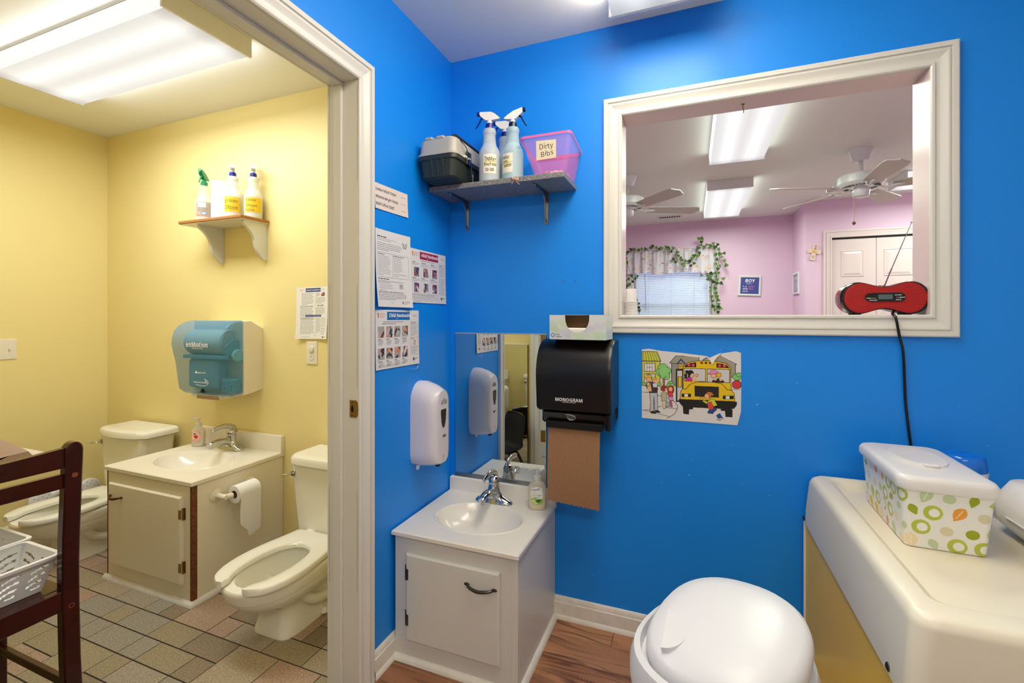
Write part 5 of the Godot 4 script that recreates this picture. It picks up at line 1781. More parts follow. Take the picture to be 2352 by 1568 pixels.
	for r in [["enMotion", 0.205, 0.262, 0.2385, 0.026, 0.10], ["AUTOMATED TOWEL SYSTEM", 0.205, 0.243, 0.2355, 0.0045, 0.10], ["Georgia-Pacific", 0.195, 0.116, 0.2105, 0.0075, 0.12], ["Motion Activated", 0.175, 0.064, 0.2045, 0.0075, 0.12]]:
		lettering(r[0], Transform3D(Basis(Vector3.RIGHT, r[5] * (1.0 if r[2] < 0.25 else 0.6)), Vector3(r[1], r[2], r[3])), r[4], M.inkwhite, y)
	var tri := MB.new()
	tri.t.origin = Vector3(0.150, 0.112, 0.2105)
	tri.prism([Vector2(0, 0), Vector2(0.020, 0), Vector2(0.010, 0.014)], 0, 0.0006)
	obj("maker_mark", tri, M.inkwhite, y)
	var sw := MB.new()
	sw.tube(curve([Vector3(0.150, 0.052, 0.2045), Vector3(0.185, 0.048, 0.2045), Vector3(0.225, 0.050, 0.2045), Vector3(0.248, 0.064, 0.206)], 5), 0.0012, 5)
	for k in 4: sw.tube(curve([Vector3(0.222 + 0.006 * k, 0.060, 0.206), Vector3(0.226 + 0.007 * k, 0.078 - 0.003 * k, 0.208), Vector3(0.222 + 0.008 * k, 0.086 - 0.004 * k, 0.209)], 4), 0.0012, 5)
	obj("hand_symbol", sw, M.inkwhite, y)
	var eye := MB.new()
	var ep = []
	for i in 13: ep.append(Vector2(0.192 + 0.016 * cos(PI * i / 12.0), 0.010 + 0.022 * sin(PI * i / 12.0)))
	eye.prism(ep, 0.1965, 0.1985)
	obj("sensor", eye, M.hole, y)
	obj("feed_tray", bx(0.05, -0.026, 0.03, ww - 0.11, -0.002, 0.165, 0.006), M.cream_plastic, y)
	obj("towel_edge", bx(0.10, -0.030, 0.164, 0.27, -0.012, 0.168, 0.001), mat(Color(0.66, 0.56, 0.44), 0.8), y)

# ------------------------------------------------------------------ the changing table and what stands by it
func changing_corner():
	var t = thing("changing_table", "cream and yellow plastic changing table against the blue wall", "changing table", Vector3(1.402, 0, 0.012))
	var w = 0.95
	var d = 0.835
	var h = 0.722
	# moulded top: eased rim, sunk tray
	var b := MB.new()
	var cx = w / 2
	var cz = d / 2
	b.loft([b.rring(cx, cz, cx, cz, 0.03, 0.552, 6), b.rring(cx, cz, cx - 0.001, cz - 0.001, 0.032, 0.60, 6), b.rring(cx, cz, cx - 0.010, cz - 0.008, 0.034, h - 0.022, 6), b.rring(cx, cz, cx - 0.016, cz - 0.014, 0.036, h - 0.007, 6), b.rring(cx, cz, cx - 0.026, cz - 0.024, 0.034, h, 6), b.rring(cx, cz - 0.02, cx - 0.060, cz - 0.052, 0.028, h, 6), b.rring(cx, cz - 0.02, cx - 0.066, cz - 0.058, 0.028, h - 0.006, 6), b.rring(cx, cz - 0.02, cx - 0.074, cz - 0.066, 0.028, h - 0.008, 6), b.rring(cx, cz - 0.02, cx - 0.092, cz - 0.082, 0.026, h - 0.030, 6)])
	obj("top", b, M.cream_plastic, t, 50)
	obj("side_panel", bx(0.006, 0.0, 0.005, 0.024, 0.552, d - 0.03, 0.002), mat(Color(1.0, 0.81, 0.15), 0.35), t)
	obj("side_panel", bx(w - 0.024, 0.0, 0.005, w - 0.006, 0.552, d - 0.03, 0.002), mat(Color(1.0, 0.81, 0.15), 0.35), t)
	obj("front_panel", bx(0.02, 0.0, d - 0.04, w - 0.02, 0.56, d - 0.012, 0.004), M.cream_plastic, t)
	obj("back_edge", bx(0.0, 0.0, 0.0, 0.02, 0.552, 0.006, 0.001), M.white_plastic, t)
	for z in [0.012, 0.738]:
		var s := MB.new()
		s.t = Transform3D(Basis(Vector3(0, 0, 1), PI / 2), Vector3(0.0, 0.566, z))
		s.lathe([[0.0085, -0.001], [0.0085, 0.0015], [0.005, 0.0035], [0.0025, 0.0015]], 14)
		obj("screw", s, M.pewter, t)
	wipes()
	bin()

func wipes():
	var cv = Cv.new(384, 128, Color(0.93, 0.93, 0.92))
	var r := RandomNumberGenerator.new()
	r.seed = 21
	var cols = [Color(0.60, 0.66, 0.06), Color(0.72, 0.78, 0.32), Color(0.92, 0.73, 0.08), Color(0.92, 0.62, 0.20), Color(0.78, 0.86, 0.91), Color(0.76, 0.83, 0.66), Color(0.86, 0.83, 0.70), Color(0.94, 0.86, 0.72)]
	for j in 4:
		for i in 10:
			var x = i * 38.4 + (19 if j % 2 else 0) + r.randf_range(-4, 4)
			var y = 16 + j * 33 + r.randf_range(-4, 4)
			var c = cols[r.randi() % cols.size()]
			var kk = r.randi() % 4
			if kk == 0: cv.disc(x, y, 11, 10, c)
			elif kk == 1: cv.leaf(x, y, 26, 8, r.randf_range(0, PI), c)
			elif kk == 2:
				cv.disc(x, y, 16, 16, Color(0.72, 0.77, 0.30))
				cv.disc(x + 2, y, 9, 9, Color(0.95, 0.95, 0.93))
			else:
				var rt = r.randf_range(0, PI)
				cv.leaf(x, y, 34, 11, rt, cols[1 + r.randi() % 7])
				var dv = Vector2(10, 0).rotated(rt)
				cv.line([x - dv.x, y - dv.y, x + dv.x, y + dv.y], 1.2, Color(0.96, 0.96, 0.94))
	var t = thing("wipes_box", "white wipes box printed with leaves and dots on changing table", "wipes box", Vector3(1.617, 0.6925, 0.305), deg_to_rad(-2))
	var b := MB.new()
	b.loft([b.rring(0, 0, 0.076, 0.146, 0.012, 0.0, 5), b.rring(0, 0, 0.079, 0.150, 0.014, 0.004, 5), b.rring(0, 0, 0.090, 0.166, 0.018, 0.150, 5)])
	# print runs round the walls
	for i in b.v.size():
		var p = b.v[i]
		var k = i - i % 3
		var nr = (b.v[k + 1] - b.v[k]).cross(b.v[k + 2] - b.v[k])
		var run = p.x if absf(nr.z) > absf(nr.x) else signf(nr.x) * (0.085 + 0.158 - p.z)
		b.u[i] = Vector2(run * 2.2 + 0.5, 1.0 - p.y / 0.15)
	var pm = printed(cv.tex(), 0.4)
	pm.texture_repeat = true
	obj("box", b, pm, t)
	var l := MB.new()
	l.loft([l.rring(0, 0, 0.094, 0.172, 0.026, 0.146, 6), l.rring(0, 0, 0.099, 0.177, 0.032, 0.152, 6), l.rring(0, 0, 0.099, 0.177, 0.032, 0.168, 6), l.rring(0, 0, 0.094, 0.172, 0.032, 0.177, 6), l.rring(0, 0, 0.084, 0.160, 0.028, 0.181, 6)])
	var lm = clear(Color(0.95, 0.94, 0.94), 0.86, 0.3)
	var lid = obj("lid", l, lm, t, 50)
	var fl := MB.new()
	fl.loft([fl.sring(0.0, -0.02, 0.060, 0.098, 0.179, 32), fl.sring(0.0, -0.02, 0.058, 0.095, 0.186, 32), fl.sring(0.0, -0.02, 0.052, 0.086, 0.188, 32), fl.sring(0.0, -0.02, 0.040, 0.066, 0.1845, 32)])
	obj("flip_cap", fl, lm, lid, 50)
	obj("catch", bx(-0.016, 0.183, 0.055, 0.016, 0.190, 0.078, 0.003), lm, lid)
	for z in [-0.10, 0.02]: obj("hinge_tab", bx(-0.094, 0.152, z - 0.014, -0.088, 0.172, z + 0.014, 0.002), lm, lid)
	lettering("abc", Transform3D(Basis(Vector3.RIGHT, -PI / 2), Vector3(-0.045, 0.1806, -0.130)), 0.016, M.ink, lid)
	# tub with the blue lid behind
	var u = thing("wipes_tub", "round white tub with a shiny blue lid behind wipes box", "tub", Vector3(1.782, 0.6925, 0.128))
	obj("tub", lath([[0.048, 0.0], [0.052, 0.003], [0.053, 0.100], [0.056, 0.112], [0.056, 0.122], [0.050, 0.124]], Vector3.ZERO, 32), M.white_plastic, u)
	obj("lid", lath([[0.055, 0.122], [0.054, 0.140], [0.051, 0.158], [0.045, 0.165], [0.034, 0.166], [0.028, 0.163], [0.020, 0.166], [0.004, 0.167]], Vector3.ZERO, 32), mat(Color(0.04, 0.45, 0.90), 0.12), u)
	# white soft pack at the right edge
	var p = thing("diaper_pack", "soft white pack lying on the changing table beside wipes box", "pack", Vector3(1.925, 0.6925, 0.420))
	var m := MB.new()
	m.loft([m.rring(0, 0, 0.10, 0.16, 0.05, 0.0, 6), m.rring(0, 0, 0.135, 0.20, 0.06, 0.035, 6), m.rring(0.005, 0, 0.140, 0.205, 0.06, 0.085, 6), m.rring(0.01, -0.01, 0.12, 0.18, 0.06, 0.135, 6), m.rring(0.012, -0.01, 0.06, 0.12, 0.05, 0.148, 6)])
	obj("pack", m, mat(Color(0.93, 0.92, 0.91), 0.5), p, 60)
	obj("seam", bx(-0.142, 0.058, -0.10, -0.136, 0.060, 0.10, 0.0008), mat(Color(0.86, 0.85, 0.84), 0.6), p)

func bin():
	var t = thing("trash_can", "white plastic trash can with a swing lid beside the changing table", "trash can", Vector3(1.096, 0, 0.815), deg_to_rad(-22))
	var wp = mat(Color(0.86, 0.86, 0.88), 0.3)
	var b := MB.new()
	b.loft([b.rring(0, 0, 0.115, 0.125, 0.05, 0.0, 8), b.rring(0, 0, 0.125, 0.135, 0.06, 0.01, 8), b.rring(0, 0, 0.148, 0.160, 0.09, 0.515, 8)])
	obj("body", b, wp, t)
	var c := MB.new()
	c.loft([c.sring(0, 0, 0.158, 0.173, 0.495, 48, 2.4), c.sring(0, 0, 0.174, 0.188, 0.505, 48, 2.4), c.sring(0, 0, 0.174, 0.188, 0.535, 48, 2.4), c.sring(0, 0, 0.166, 0.180, 0.562, 48, 2.4), c.sring(0, 0, 0.154, 0.168, 0.567, 48, 2.4), c.sring(0, 0, 0.150, 0.164, 0.545, 48, 2.4)], false, true)
	obj("collar", c, wp, t, 50)
	# domed flap with a finger recess
	var l := MB.new()
	var rings = []
	for k in [[0.150, 0.166, 0.545], [0.153, 0.169, 0.562], [0.150, 0.166, 0.578], [0.138, 0.153, 0.592], [0.105, 0.117, 0.602], [0.055, 0.062, 0.606], [0.012, 0.014, 0.607]]: rings.append(l.sring(0.004, 0, k[0], k[1], k[2], 48, 2.4))
	l.loft(rings)
	var fo = obj("flap", l, mat(Color(0.87, 0.87, 0.89), 0.35), t, 60)
	var tilt = Basis(Vector3.RIGHT, 0.17) * Basis(Vector3.BACK, 0.10)
	fo.transform = Transform3D(tilt, Vector3(0.004, 0.583, -0.008) - tilt * Vector3(0, 0.560, 0))
	var q := MB.new()
	# a half-round tab whose straight edge stands up for the fingers
	q.t = Transform3D(Basis(Vector3.UP, 0.30) * Basis(Vector3.BACK, 0.20), Vector3(-0.088, 0.600, 0.078))
	var low = PackedVector3Array()
	var high = PackedVector3Array()
	for i in 25:
		var a = PI * i / 24.0
		var p = Vector3(0.044 * sin(a), 0.0, 0.056 * cos(a))
		low.append(p + Vector3(0, -0.010, 0))
		high.append(p + Vector3(0, 0.0065 - 0.26 * p.x, 0))
	q.loft([low, high])
	obj("finger_grip", q, wp, fo, 50)

# ------------------------------------------------------------------ the yellow bathroom
func bathroom():
	toilet("low child's toilet to the left of the cream vanity", Vector3(-2.015, 0, YZ + 0.01), true)
	toilet("low child's toilet nearest the doorway, right of the cream vanity", Vector3(-0.522, 0, YZ + 0.01), false)
	bath_shelf()
	paper_holder()
	potty_and_brush()
	chair_and_baskets()
	far_corner()

func toilet(label, at, bow):
	var t = thing("toilet", label, "toilet", at, 0, "low children's toilets")
	var m = M.porcelain
	# pedestal, bowl and inner basin in one skin; front is +z
	var b := MB.new()
	var N = 40
	var rings = []
	# [y, half width, back z, front z, squareness]
	for k in [[0.0, 0.100, 0.12, 0.490, 6.0], [0.012, 0.100, 0.12, 0.490, 6.0], [0.05, 0.094, 0.12, 0.480, 5.0], [0.105, 0.090, 0.12, 0.474, 4.5], [0.130, 0.098, 0.13, 0.500, 3.6], [0.150, 0.122, 0.14, 0.555, 2.8], [0.172, 0.145, 0.15, 0.605, 2.4], [0.198, 0.150, 0.16, 0.628, 2.3], [0.205, 0.150, 0.16, 0.630, 2.3], [0.212, 0.154, 0.16, 0.638, 2.3], [0.240, 0.158, 0.16, 0.646, 2.3], [0.252, 0.157, 0.16, 0.645, 2.3], [0.258, 0.152, 0.165, 0.640, 2.3], [0.258, 0.122, 0.245, 0.606, 2.1], [0.250, 0.114, 0.255, 0.598, 2.1], [0.215, 0.108, 0.265, 0.585, 2.1], [0.150, 0.080, 0.30, 0.53, 2.0], [0.110, 0.050, 0.34, 0.47, 2.0], [0.100, 0.020, 0.38, 0.42, 2.0]]:
		rings.append(b.sring(0, (k[2] + k[3]) / 2, k[1], (k[3] - k[2]) / 2, k[0], N, k[4]))
	b.loft(rings)
	obj("bowl", b, m, t, 45)
	obj("deck", bx(-0.150, 0.16, 0.02, 0.150, 0.255, 0.26, 0.012), m, t)
	# moulded trapway bulge on both flanks and bolt caps
	for s in [-1, 1]:
		obj("trapway", tub(curve([Vector3(s * 0.085, 0.17, 0.42), Vector3(s * 0.098, 0.10, 0.36), Vector3(s * 0.098, 0.075, 0.26), Vector3(s * 0.098, 0.12, 0.16)]), 0.022, 10), m, t, 60)
		obj("bolt_cap", lath([[0.016, 0.0], [0.016, 0.008], [0.011, 0.018], [0.002, 0.021]], Vector3(s * 0.108, 0.012, 0.30), 14), m, t)
	var water := MB.new()
	water.loft([water.sring(0, 0.41, 0.070, 0.10, 0.135, 24), water.sring(0, 0.41, 0.069, 0.099, 0.136, 24)])
	obj("water", water, clear(Color(0.80, 0.86, 0.84), 0.25, 0.05), t)
	# open-front seat: a horseshoe with rounded section
	var se := MB.new()
	var srings = []
	var n = 64
	# half outlines from the front horn to the middle of the back
	var outer = [Vector2(0.066, 0.648), Vector2(0.092, 0.640), Vector2(0.125, 0.615), Vector2(0.150, 0.570), Vector2(0.163, 0.510), Vector2(0.165, 0.450), Vector2(0.158, 0.380), Vector2(0.145, 0.315), Vector2(0.134, 0.260), Vector2(0.130, 0.225), Vector2(0.120, 0.208), Vector2(0.060, 0.203), Vector2(0.0, 0.202)]
	var inner = [Vector2(0.052, 0.640), Vector2(0.054, 0.624), Vector2(0.058, 0.605), Vector2(0.076, 0.575), Vector2(0.090, 0.530), Vector2(0.096, 0.480), Vector2(0.094, 0.430), Vector2(0.084, 0.380), Vector2(0.068, 0.345), Vector2(0.050, 0.325), Vector2(0.034, 0.314), Vector2(0.016, 0.307), Vector2(0.0, 0.305)]
	var along = func(o, s):
		var f = s * (o.size() - 1)
		var i = mini(int(f), o.size() - 2)
		return o[i].cubic_interpolate(o[i + 1], o[maxi(i - 1, 0)], o[mini(i + 2, o.size() - 1)], f - i)
	for i in n + 1:
		var s = float(i) / n * 2.0
		var sd = 1.0 if s <= 1.0 else -1.0
		if s > 1.0: s = 2.0 - s
		var ro = along.call(outer, s)
		var ri = along.call(inner, s)
		var p0 = Vector3(ri.x * sd, 0, ri.y)
		var p1 = Vector3(ro.x * sd, 0, ro.y)
		var ring := PackedVector3Array()
		for q in [[0.0, 0.0], [0.5, 0.0], [1.0, 0.0], [1.02, 0.008], [0.99, 0.018], [0.90, 0.024], [0.5, 0.025], [0.10, 0.021], [0.01, 0.013]]:
			ring.append(p0.lerp(p1, q[0]) + Vector3(0, 0.264 + q[1], 0))
		srings.append(ring)
	se.loft(srings)
	obj("seat", se, M.seat, t, 50)
	for s in [-0.07, 0.07]: obj("seat_hinge", bx(s - 0.022, 0.255, 0.185, s + 0.022, 0.285, 0.215, 0.006), M.seat, t)
	for q in [[-0.13, 0.50], [0.13, 0.50], [-0.12, 0.35], [0.12, 0.35]]: obj("seat_bumper", bx(q[0] - 0.010, 0.258, q[1] - 0.016, q[0] + 0.010, 0.2642, q[1] + 0.016, 0.001), M.seat, t)
	# tank and lid
	var tk := MB.new()
	tk.loft([tk.rring(0, 0.105, 0.160, 0.082, 0.03, 0.256, 5), tk.rring(0, 0.105, 0.168, 0.088, 0.03, 0.275, 5), tk.rring(0, 0.105, 0.200, 0.094, 0.03, 0.575, 5)])
	obj("tank", tk, m, t)
	var ld := MB.new()
	var lr = []
	for k in [[0.206, 0.573, 0.0], [0.218, 0.580, 0.010], [0.218, 0.600, 0.010], [0.210, 0.612, 0.004], [0.190, 0.617, -0.014]]:
		var ring := PackedVector3Array()
		for i in 25:   # front edge, bowed
			var x = lerpf(-k[0], k[0], i / 24.0)
			var e = 1.0 - pow(absf(x) / k[0], 2.0 if bow else 5.0)
			ring.append(Vector3(x, k[1], (0.172 if bow else 0.150) + k[2] + (0.052 if bow else 0.060) * pow(maxf(e, 0.0), 0.6 if not bow else 0.8)))
		ring.append(Vector3(k[0], k[1], 0.012))
		ring.append(Vector3(-k[0], k[1], 0.012))
		lr.append(ring)
	ld.loft(lr)
	obj("tank_lid", ld, m, t, 45)
	var lv := Node3D.new()
	lv.name = "flush_lever"
	t.add_child(lv)
	obj("escutcheon", bx(-0.186, 0.520, 0.196, -0.160, 0.548, 0.206, 0.003), M.chrome, lv)
	obj("arm", tub(curve([Vector3(-0.174, 0.534, 0.206), Vector3(-0.176, 0.534, 0.222), Vector3(-0.190, 0.533, 0.230), Vector3(-0.212, 0.528, 0.234)]), [0.006, 0.006, 0.006, 0.006, 0.006, 0.006, 0.007, 0.007, 0.007, 0.007, 0.007, 0.007, 0.008, 0.008, 0.008, 0.008, 0.007, 0.006, 0.004], 8, 0.6), M.chrome, lv)
	return t

func bath_shelf():
	var s = thing("wall_shelf", "cork edged shelf on two scrolled white brackets on yellow wall", "shelf", Vector3(-1.568, 1.765, YZ))
	var cork = mat(Color.WHITE, 0.75)
	cork.albedo_texture = speckle(96, [Color(0.66, 0.44, 0.20), Color(0.74, 0.52, 0.26), Color(0.56, 0.35, 0.15), Color(0.70, 0.48, 0.22)], 9)
	cork.uv1_triplanar = true
	cork.uv1_scale = Vector3(7, 7, 7)
	obj("board", bx(0.004, 0.0, 0.0, 0.474, 0.012, 0.168, 0.001), M.cream_plastic, s)
	var ed := MB.new()
	ed.box(0.0, 0.003, 0.001, 0.478, 0.0195, 0.172, 0.003)
	obj("cork_top", ed, cork, s)
	for x in [0.118, 0.452]:
		var pts = [Vector2(0, 0), Vector2(0.138, 0), Vector2(0.142, -0.012)]
		for i in 13:
			var a = i / 12.0
			pts.append(Vector2(lerpf(0.136, 0.030, pow(a, 0.85)) - 0.012 * sin(a * TAU * 0.95), -0.022 - 0.160 * a))
		pts.append_array([Vector2(0.020, -0.196), Vector2(0, -0.196)])
		var m := MB.new()
		m.t = Transform3D(Basis(Vector3(0, 0, 1), Vector3.UP, Vector3(-1, 0, 0)), Vector3(x, 0, 0.001))
		m.prism(pts, -0.009, 0.009)
		obj("bracket", m, M.trim, s, 20)
	# bottles and rolls
	var g = mat(Color(0.02, 0.52, 0.33), 0.35)
	var c = Cv.new(128, 160, Color(0.70, 0.63, 0.55))
	c.box(18, 8, 66, 50, Color(0.92, 0.91, 0.90))
	c.rows(18, 66, 92, 5, 9, 4, Color(0.50, 0.47, 0.45))
	c.disc(70, 126, 26, 17, Color(0.20, 0.48, 0.75))
	c.disc(70, 126, 20, 11, Color(0.92, 0.95, 0.97))
	c.text("Airkem", 54, 130, 12, Color(0.10, 0.30, 0.62), "Droid Sans", true, 0, 0, 0.8)
	c.rows(6, 146, 110, 2, 8, 4, Color(0.85, 0.35, 0.28))
	var gb = spray_bottle(Vector3(-1.482, 1.7845, 0.130), deg_to_rad(300), M.clear_plastic, g, "clear spray bottle with a green head on the cork edged shelf", c.tex(), 0.85, 0.85, false, g)
	gb.get_node("bottle").scale = Vector3(1, 0.92, 1)
	gb.get_node("collar").position.y = -0.018
	gb.get_node("spray_head").position.y = -0.018
	var c2 = Cv.new(200, 140, Color(0.93, 0.78, 0.13))
	c2.text("Bleach Water", -60, 58, 44, Color(0.06, 0.06, 0.06), "Droid Sans", false, -0.03, 0.05, 0.85)
	c2.text("200ppm", 8, 116, 46, Color(0.06, 0.06, 0.06), "Droid Sans", false, 0.02, 0.05, 0.9)
	spray_bottle(Vector3(-1.232, 1.7845, 0.150), deg_to_rad(140), M.frosted_white, M.navy_plastic, "white spray bottle with a yellow ppm label, front one on cork shelf", c2.tex(), 0.9, 0.95, false)
	var c3 = Cv.new(200, 180, Color(0.93, 0.78, 0.13))
	c3.text("Bleach Water", -80, 52, 42, Color(0.06, 0.06, 0.06), "Droid Sans", false, -0.03, 0.05, 0.85)
	c3.text("50-200ppm", -50, 110, 42, Color(0.06, 0.06, 0.06), "Droid Sans", false, 0.02, 0.05, 0.9)
	c3.text("Bathroom", -60, 164, 42, Color(0.06, 0.06, 0.06), "Droid Sans", false, 0.02, 0.05, 0.9)
	spray_bottle(Vector3(-1.142, 1.7845, 0.100), deg_to_rad(140), M.frosted_white, M.navy_plastic, "white spray bottle with a yellow label nearest the shelf's right end", c3.tex(), 0.9, 0.95, false)
	for i in 2:
		var r = thing("paper_roll", ["white paper roll standing on the cork edged shelf", "white paper roll stacked on top of the other roll"][i], "paper roll", Vector3(-1.342, 1.7845 + i * 0.105, 0.135), 0, "paper rolls")
		obj("roll", lath([[0.044, 0.0], [0.046, 0.002], [0.046, 0.102], [0.044, 0.1045], [0.018, 0.1045], [0.018, 0.098]], Vector3.ZERO, 28), M.tissue, r)
	var sb = thing("spray_can", "small bottle with a red based label beside the green headed bottle", "bottle", Vector3(-1.408, 1.7845, 0.085))
	obj("bottle", lath([[0.022, 0.0], [0.026, 0.002], [0.026, 0.078], [0.020, 0.090], [0.010, 0.094], [0.010, 0.108], [0.002, 0.109]], Vector3.ZERO, 22), M.white_plastic, sb)
	var c4 = Cv.new(96, 128, Color(0.93, 0.90, 0.82))
	c4.box(0, 100, 96, 28, Color(0.80, 0.08, 0.08))
	c4.text("Ster", 14, 70, 36, Color(0.05, 0.05, 0.05), "Droid Sans", false, -0.5, 0.06)
	obj("label", patch(0.0265, 0.006, 0.074, 0.5, 0.8), printed(c4.tex()), sb)

func paper_holder():
	var t = thing("paper_holder", "cream toilet paper holder screwed on the vanity's side", "holder", Vector3(-0.992, 0.445, 0.0))
	for z in [0.415, 0.242]:
		var f := MB.new()
		f.t = Transform3D(Basis(Vector3(0, 0, 1), -PI / 2), Vector3(0, 0, z))
		f.lathe([[0.032, 0.0], [0.032, 0.004], [0.026, 0.008], [0.014, 0.012], [0.012, 0.030], [0.0125, 0.062], [0.010, 0.068]], 22)
		obj("arm", f, M.cream_plastic, t, 50)
		var tp := MB.new()
		var s = -1 if z > 0.3 else 1
		tp.tube([Vector3(0.055, 0, z), Vector3(0.060, -0.002, z + s * 0.018), Vector3(0.062, -0.003, z + s * 0.034)], [0.012, 0.013, 0.012], 12)
		obj("roller_end", tp, M.cream_plastic, t, 60)
		for yy in [-0.022, 0.022]:
			var sc := MB.new()
			sc.t = Transform3D(Basis(Vector3(0, 0, 1), -PI / 2), Vector3(0.006, yy, z))
			sc.lathe([[0.0035, 0], [0.003, 0.0015]], 8)
			obj("screw", sc, M.hole, t)
	var r = thing("toilet_roll", "toilet paper roll with a hanging sheet on cream holder", "toilet roll", Vector3(-0.930, 0.441, 0.0))
	var m := MB.new()
	m.t = Transform3D(Basis(Vector3.RIGHT, PI / 2), Vector3(0, 0, 0.262))
	m.lathe([[0.019, 0.0], [0.039, 0.0], [0.041, 0.002], [0.041, 0.108], [0.039, 0.110], [0.019, 0.110], [0.019, 0.0]], 30, false, false)
	obj("roll", m, M.tissue, r, 30)
	var k := MB.new()
	k.t = m.t
	k.lathe([[0.0185, 0.001], [0.0188, 0.109]], 20, false, false)
	obj("core", k, M.kraft, r)
	var sh := MB.new()
	var nz = 16
	for i in nz:
		var za = 0.264 + 0.106 * i / nz
		var zb = 0.264 + 0.106 * (i + 1) / nz
		var la = 0.175 + 0.030 * sin(PI * (1.0 - i / float(nz)) * 0.9) - (0.045 if i > nz * 0.62 else 0.0) * (i / float(nz))
		var lb = 0.175 + 0.030 * sin(PI * (1.0 - (i + 1) / float(nz)) * 0.9) - (0.045 if i + 1 > nz * 0.62 else 0.0) * ((i + 1) / float(nz))
		for j in 10:
			var f0 = j / 10.0
			var f1 = (j + 1) / 10.0
			var xx = func(f, z): return 0.0415 - 0.005 * f + 0.003 * sin(f * 5.0 + z * 40.0) * f
			sh.quad(Vector3(xx.call(f1, zb), -la * f1 if false else -lb * f1, zb), Vector3(xx.call(f1, za), -la * f1, za), Vector3(xx.call(f0, za), -la * f0, za), Vector3(xx.call(f0, zb), -lb * f0, zb))
	obj("hanging_sheet", sh, M.tissue, r, 60)

func potty_and_brush():
	# a slim training seat leaning on the left wall behind the far toilet
	var p = thing("potty_seat", "white perforated training seat leaning on the wall behind far toilet", "potty seat", Vector3(YX + 0.055, 0.012, 0.280))
	p.rotation.z = 0.10
	var ring = MB.new()
	var rp = []
	for i in 25: rp.append(Vector3(0.0, 0.105 + 0.100 * sin(TAU * i / 24.0), 0.125 * cos(TAU * i / 24.0)))
	ring.tube(rp, 0.022, 10, true, 0.6)
	obj("ring", ring, M.white_plastic, p, 60)
	for z in [-0.118, 0.112]:
		var d := MB.new()
		d.t = Transform3D(Basis(Vector3(0, 0, 1), -PI / 2), Vector3(0.0, 0.180, z))
		d.lathe([[0.050, -0.014], [0.056, -0.004], [0.056, 0.008], [0.050, 0.016], [0.030, 0.020], [0.002, 0.021]], 28)
		var pad = obj("pad", d, M.white_plastic, p, 60)
		for r in [[0.040, 10], [0.022, 6]]:
			for k in r[1]:
				var a = TAU * k / r[1] + r[0] * 30
				var h := MB.new()
				h.t = Transform3D(Basis(Vector3(0, 0, 1), -PI / 2), Vector3(0.0185 if r[0] > 0.03 else 0.0207, 0.180 + r[0] * sin(a), z + r[0] * cos(a)))
				h.lathe([[0.0028, 0.0], [0.0024, 0.0006]], 6)
				obj("hole", h, M.grey_mark, pad)
	var b = thing("toilet_brush", "toilet brush with a teal handle standing beside the far tank", "brush", Vector3(-2.285, 0, 0.155))
	obj("holder", lath([[0.045, 0.0], [0.048, 0.004], [0.040, 0.12], [0.036, 0.125], [0.033, 0.12]], Vector3.ZERO, 22), M.white_plastic, b)
	obj("shaft", lath([[0.009, 0.12], [0.010, 0.24], [0.012, 0.300]], Vector3.ZERO, 12), M.white_plastic, b)
	obj("grip", lath([[0.012, 0.300], [0.0145, 0.305], [0.0145, 0.400], [0.012, 0.412], [0.004, 0.417]], Vector3.ZERO, 14), mat(Color(0.20, 0.42, 0.50), 0.4), b)

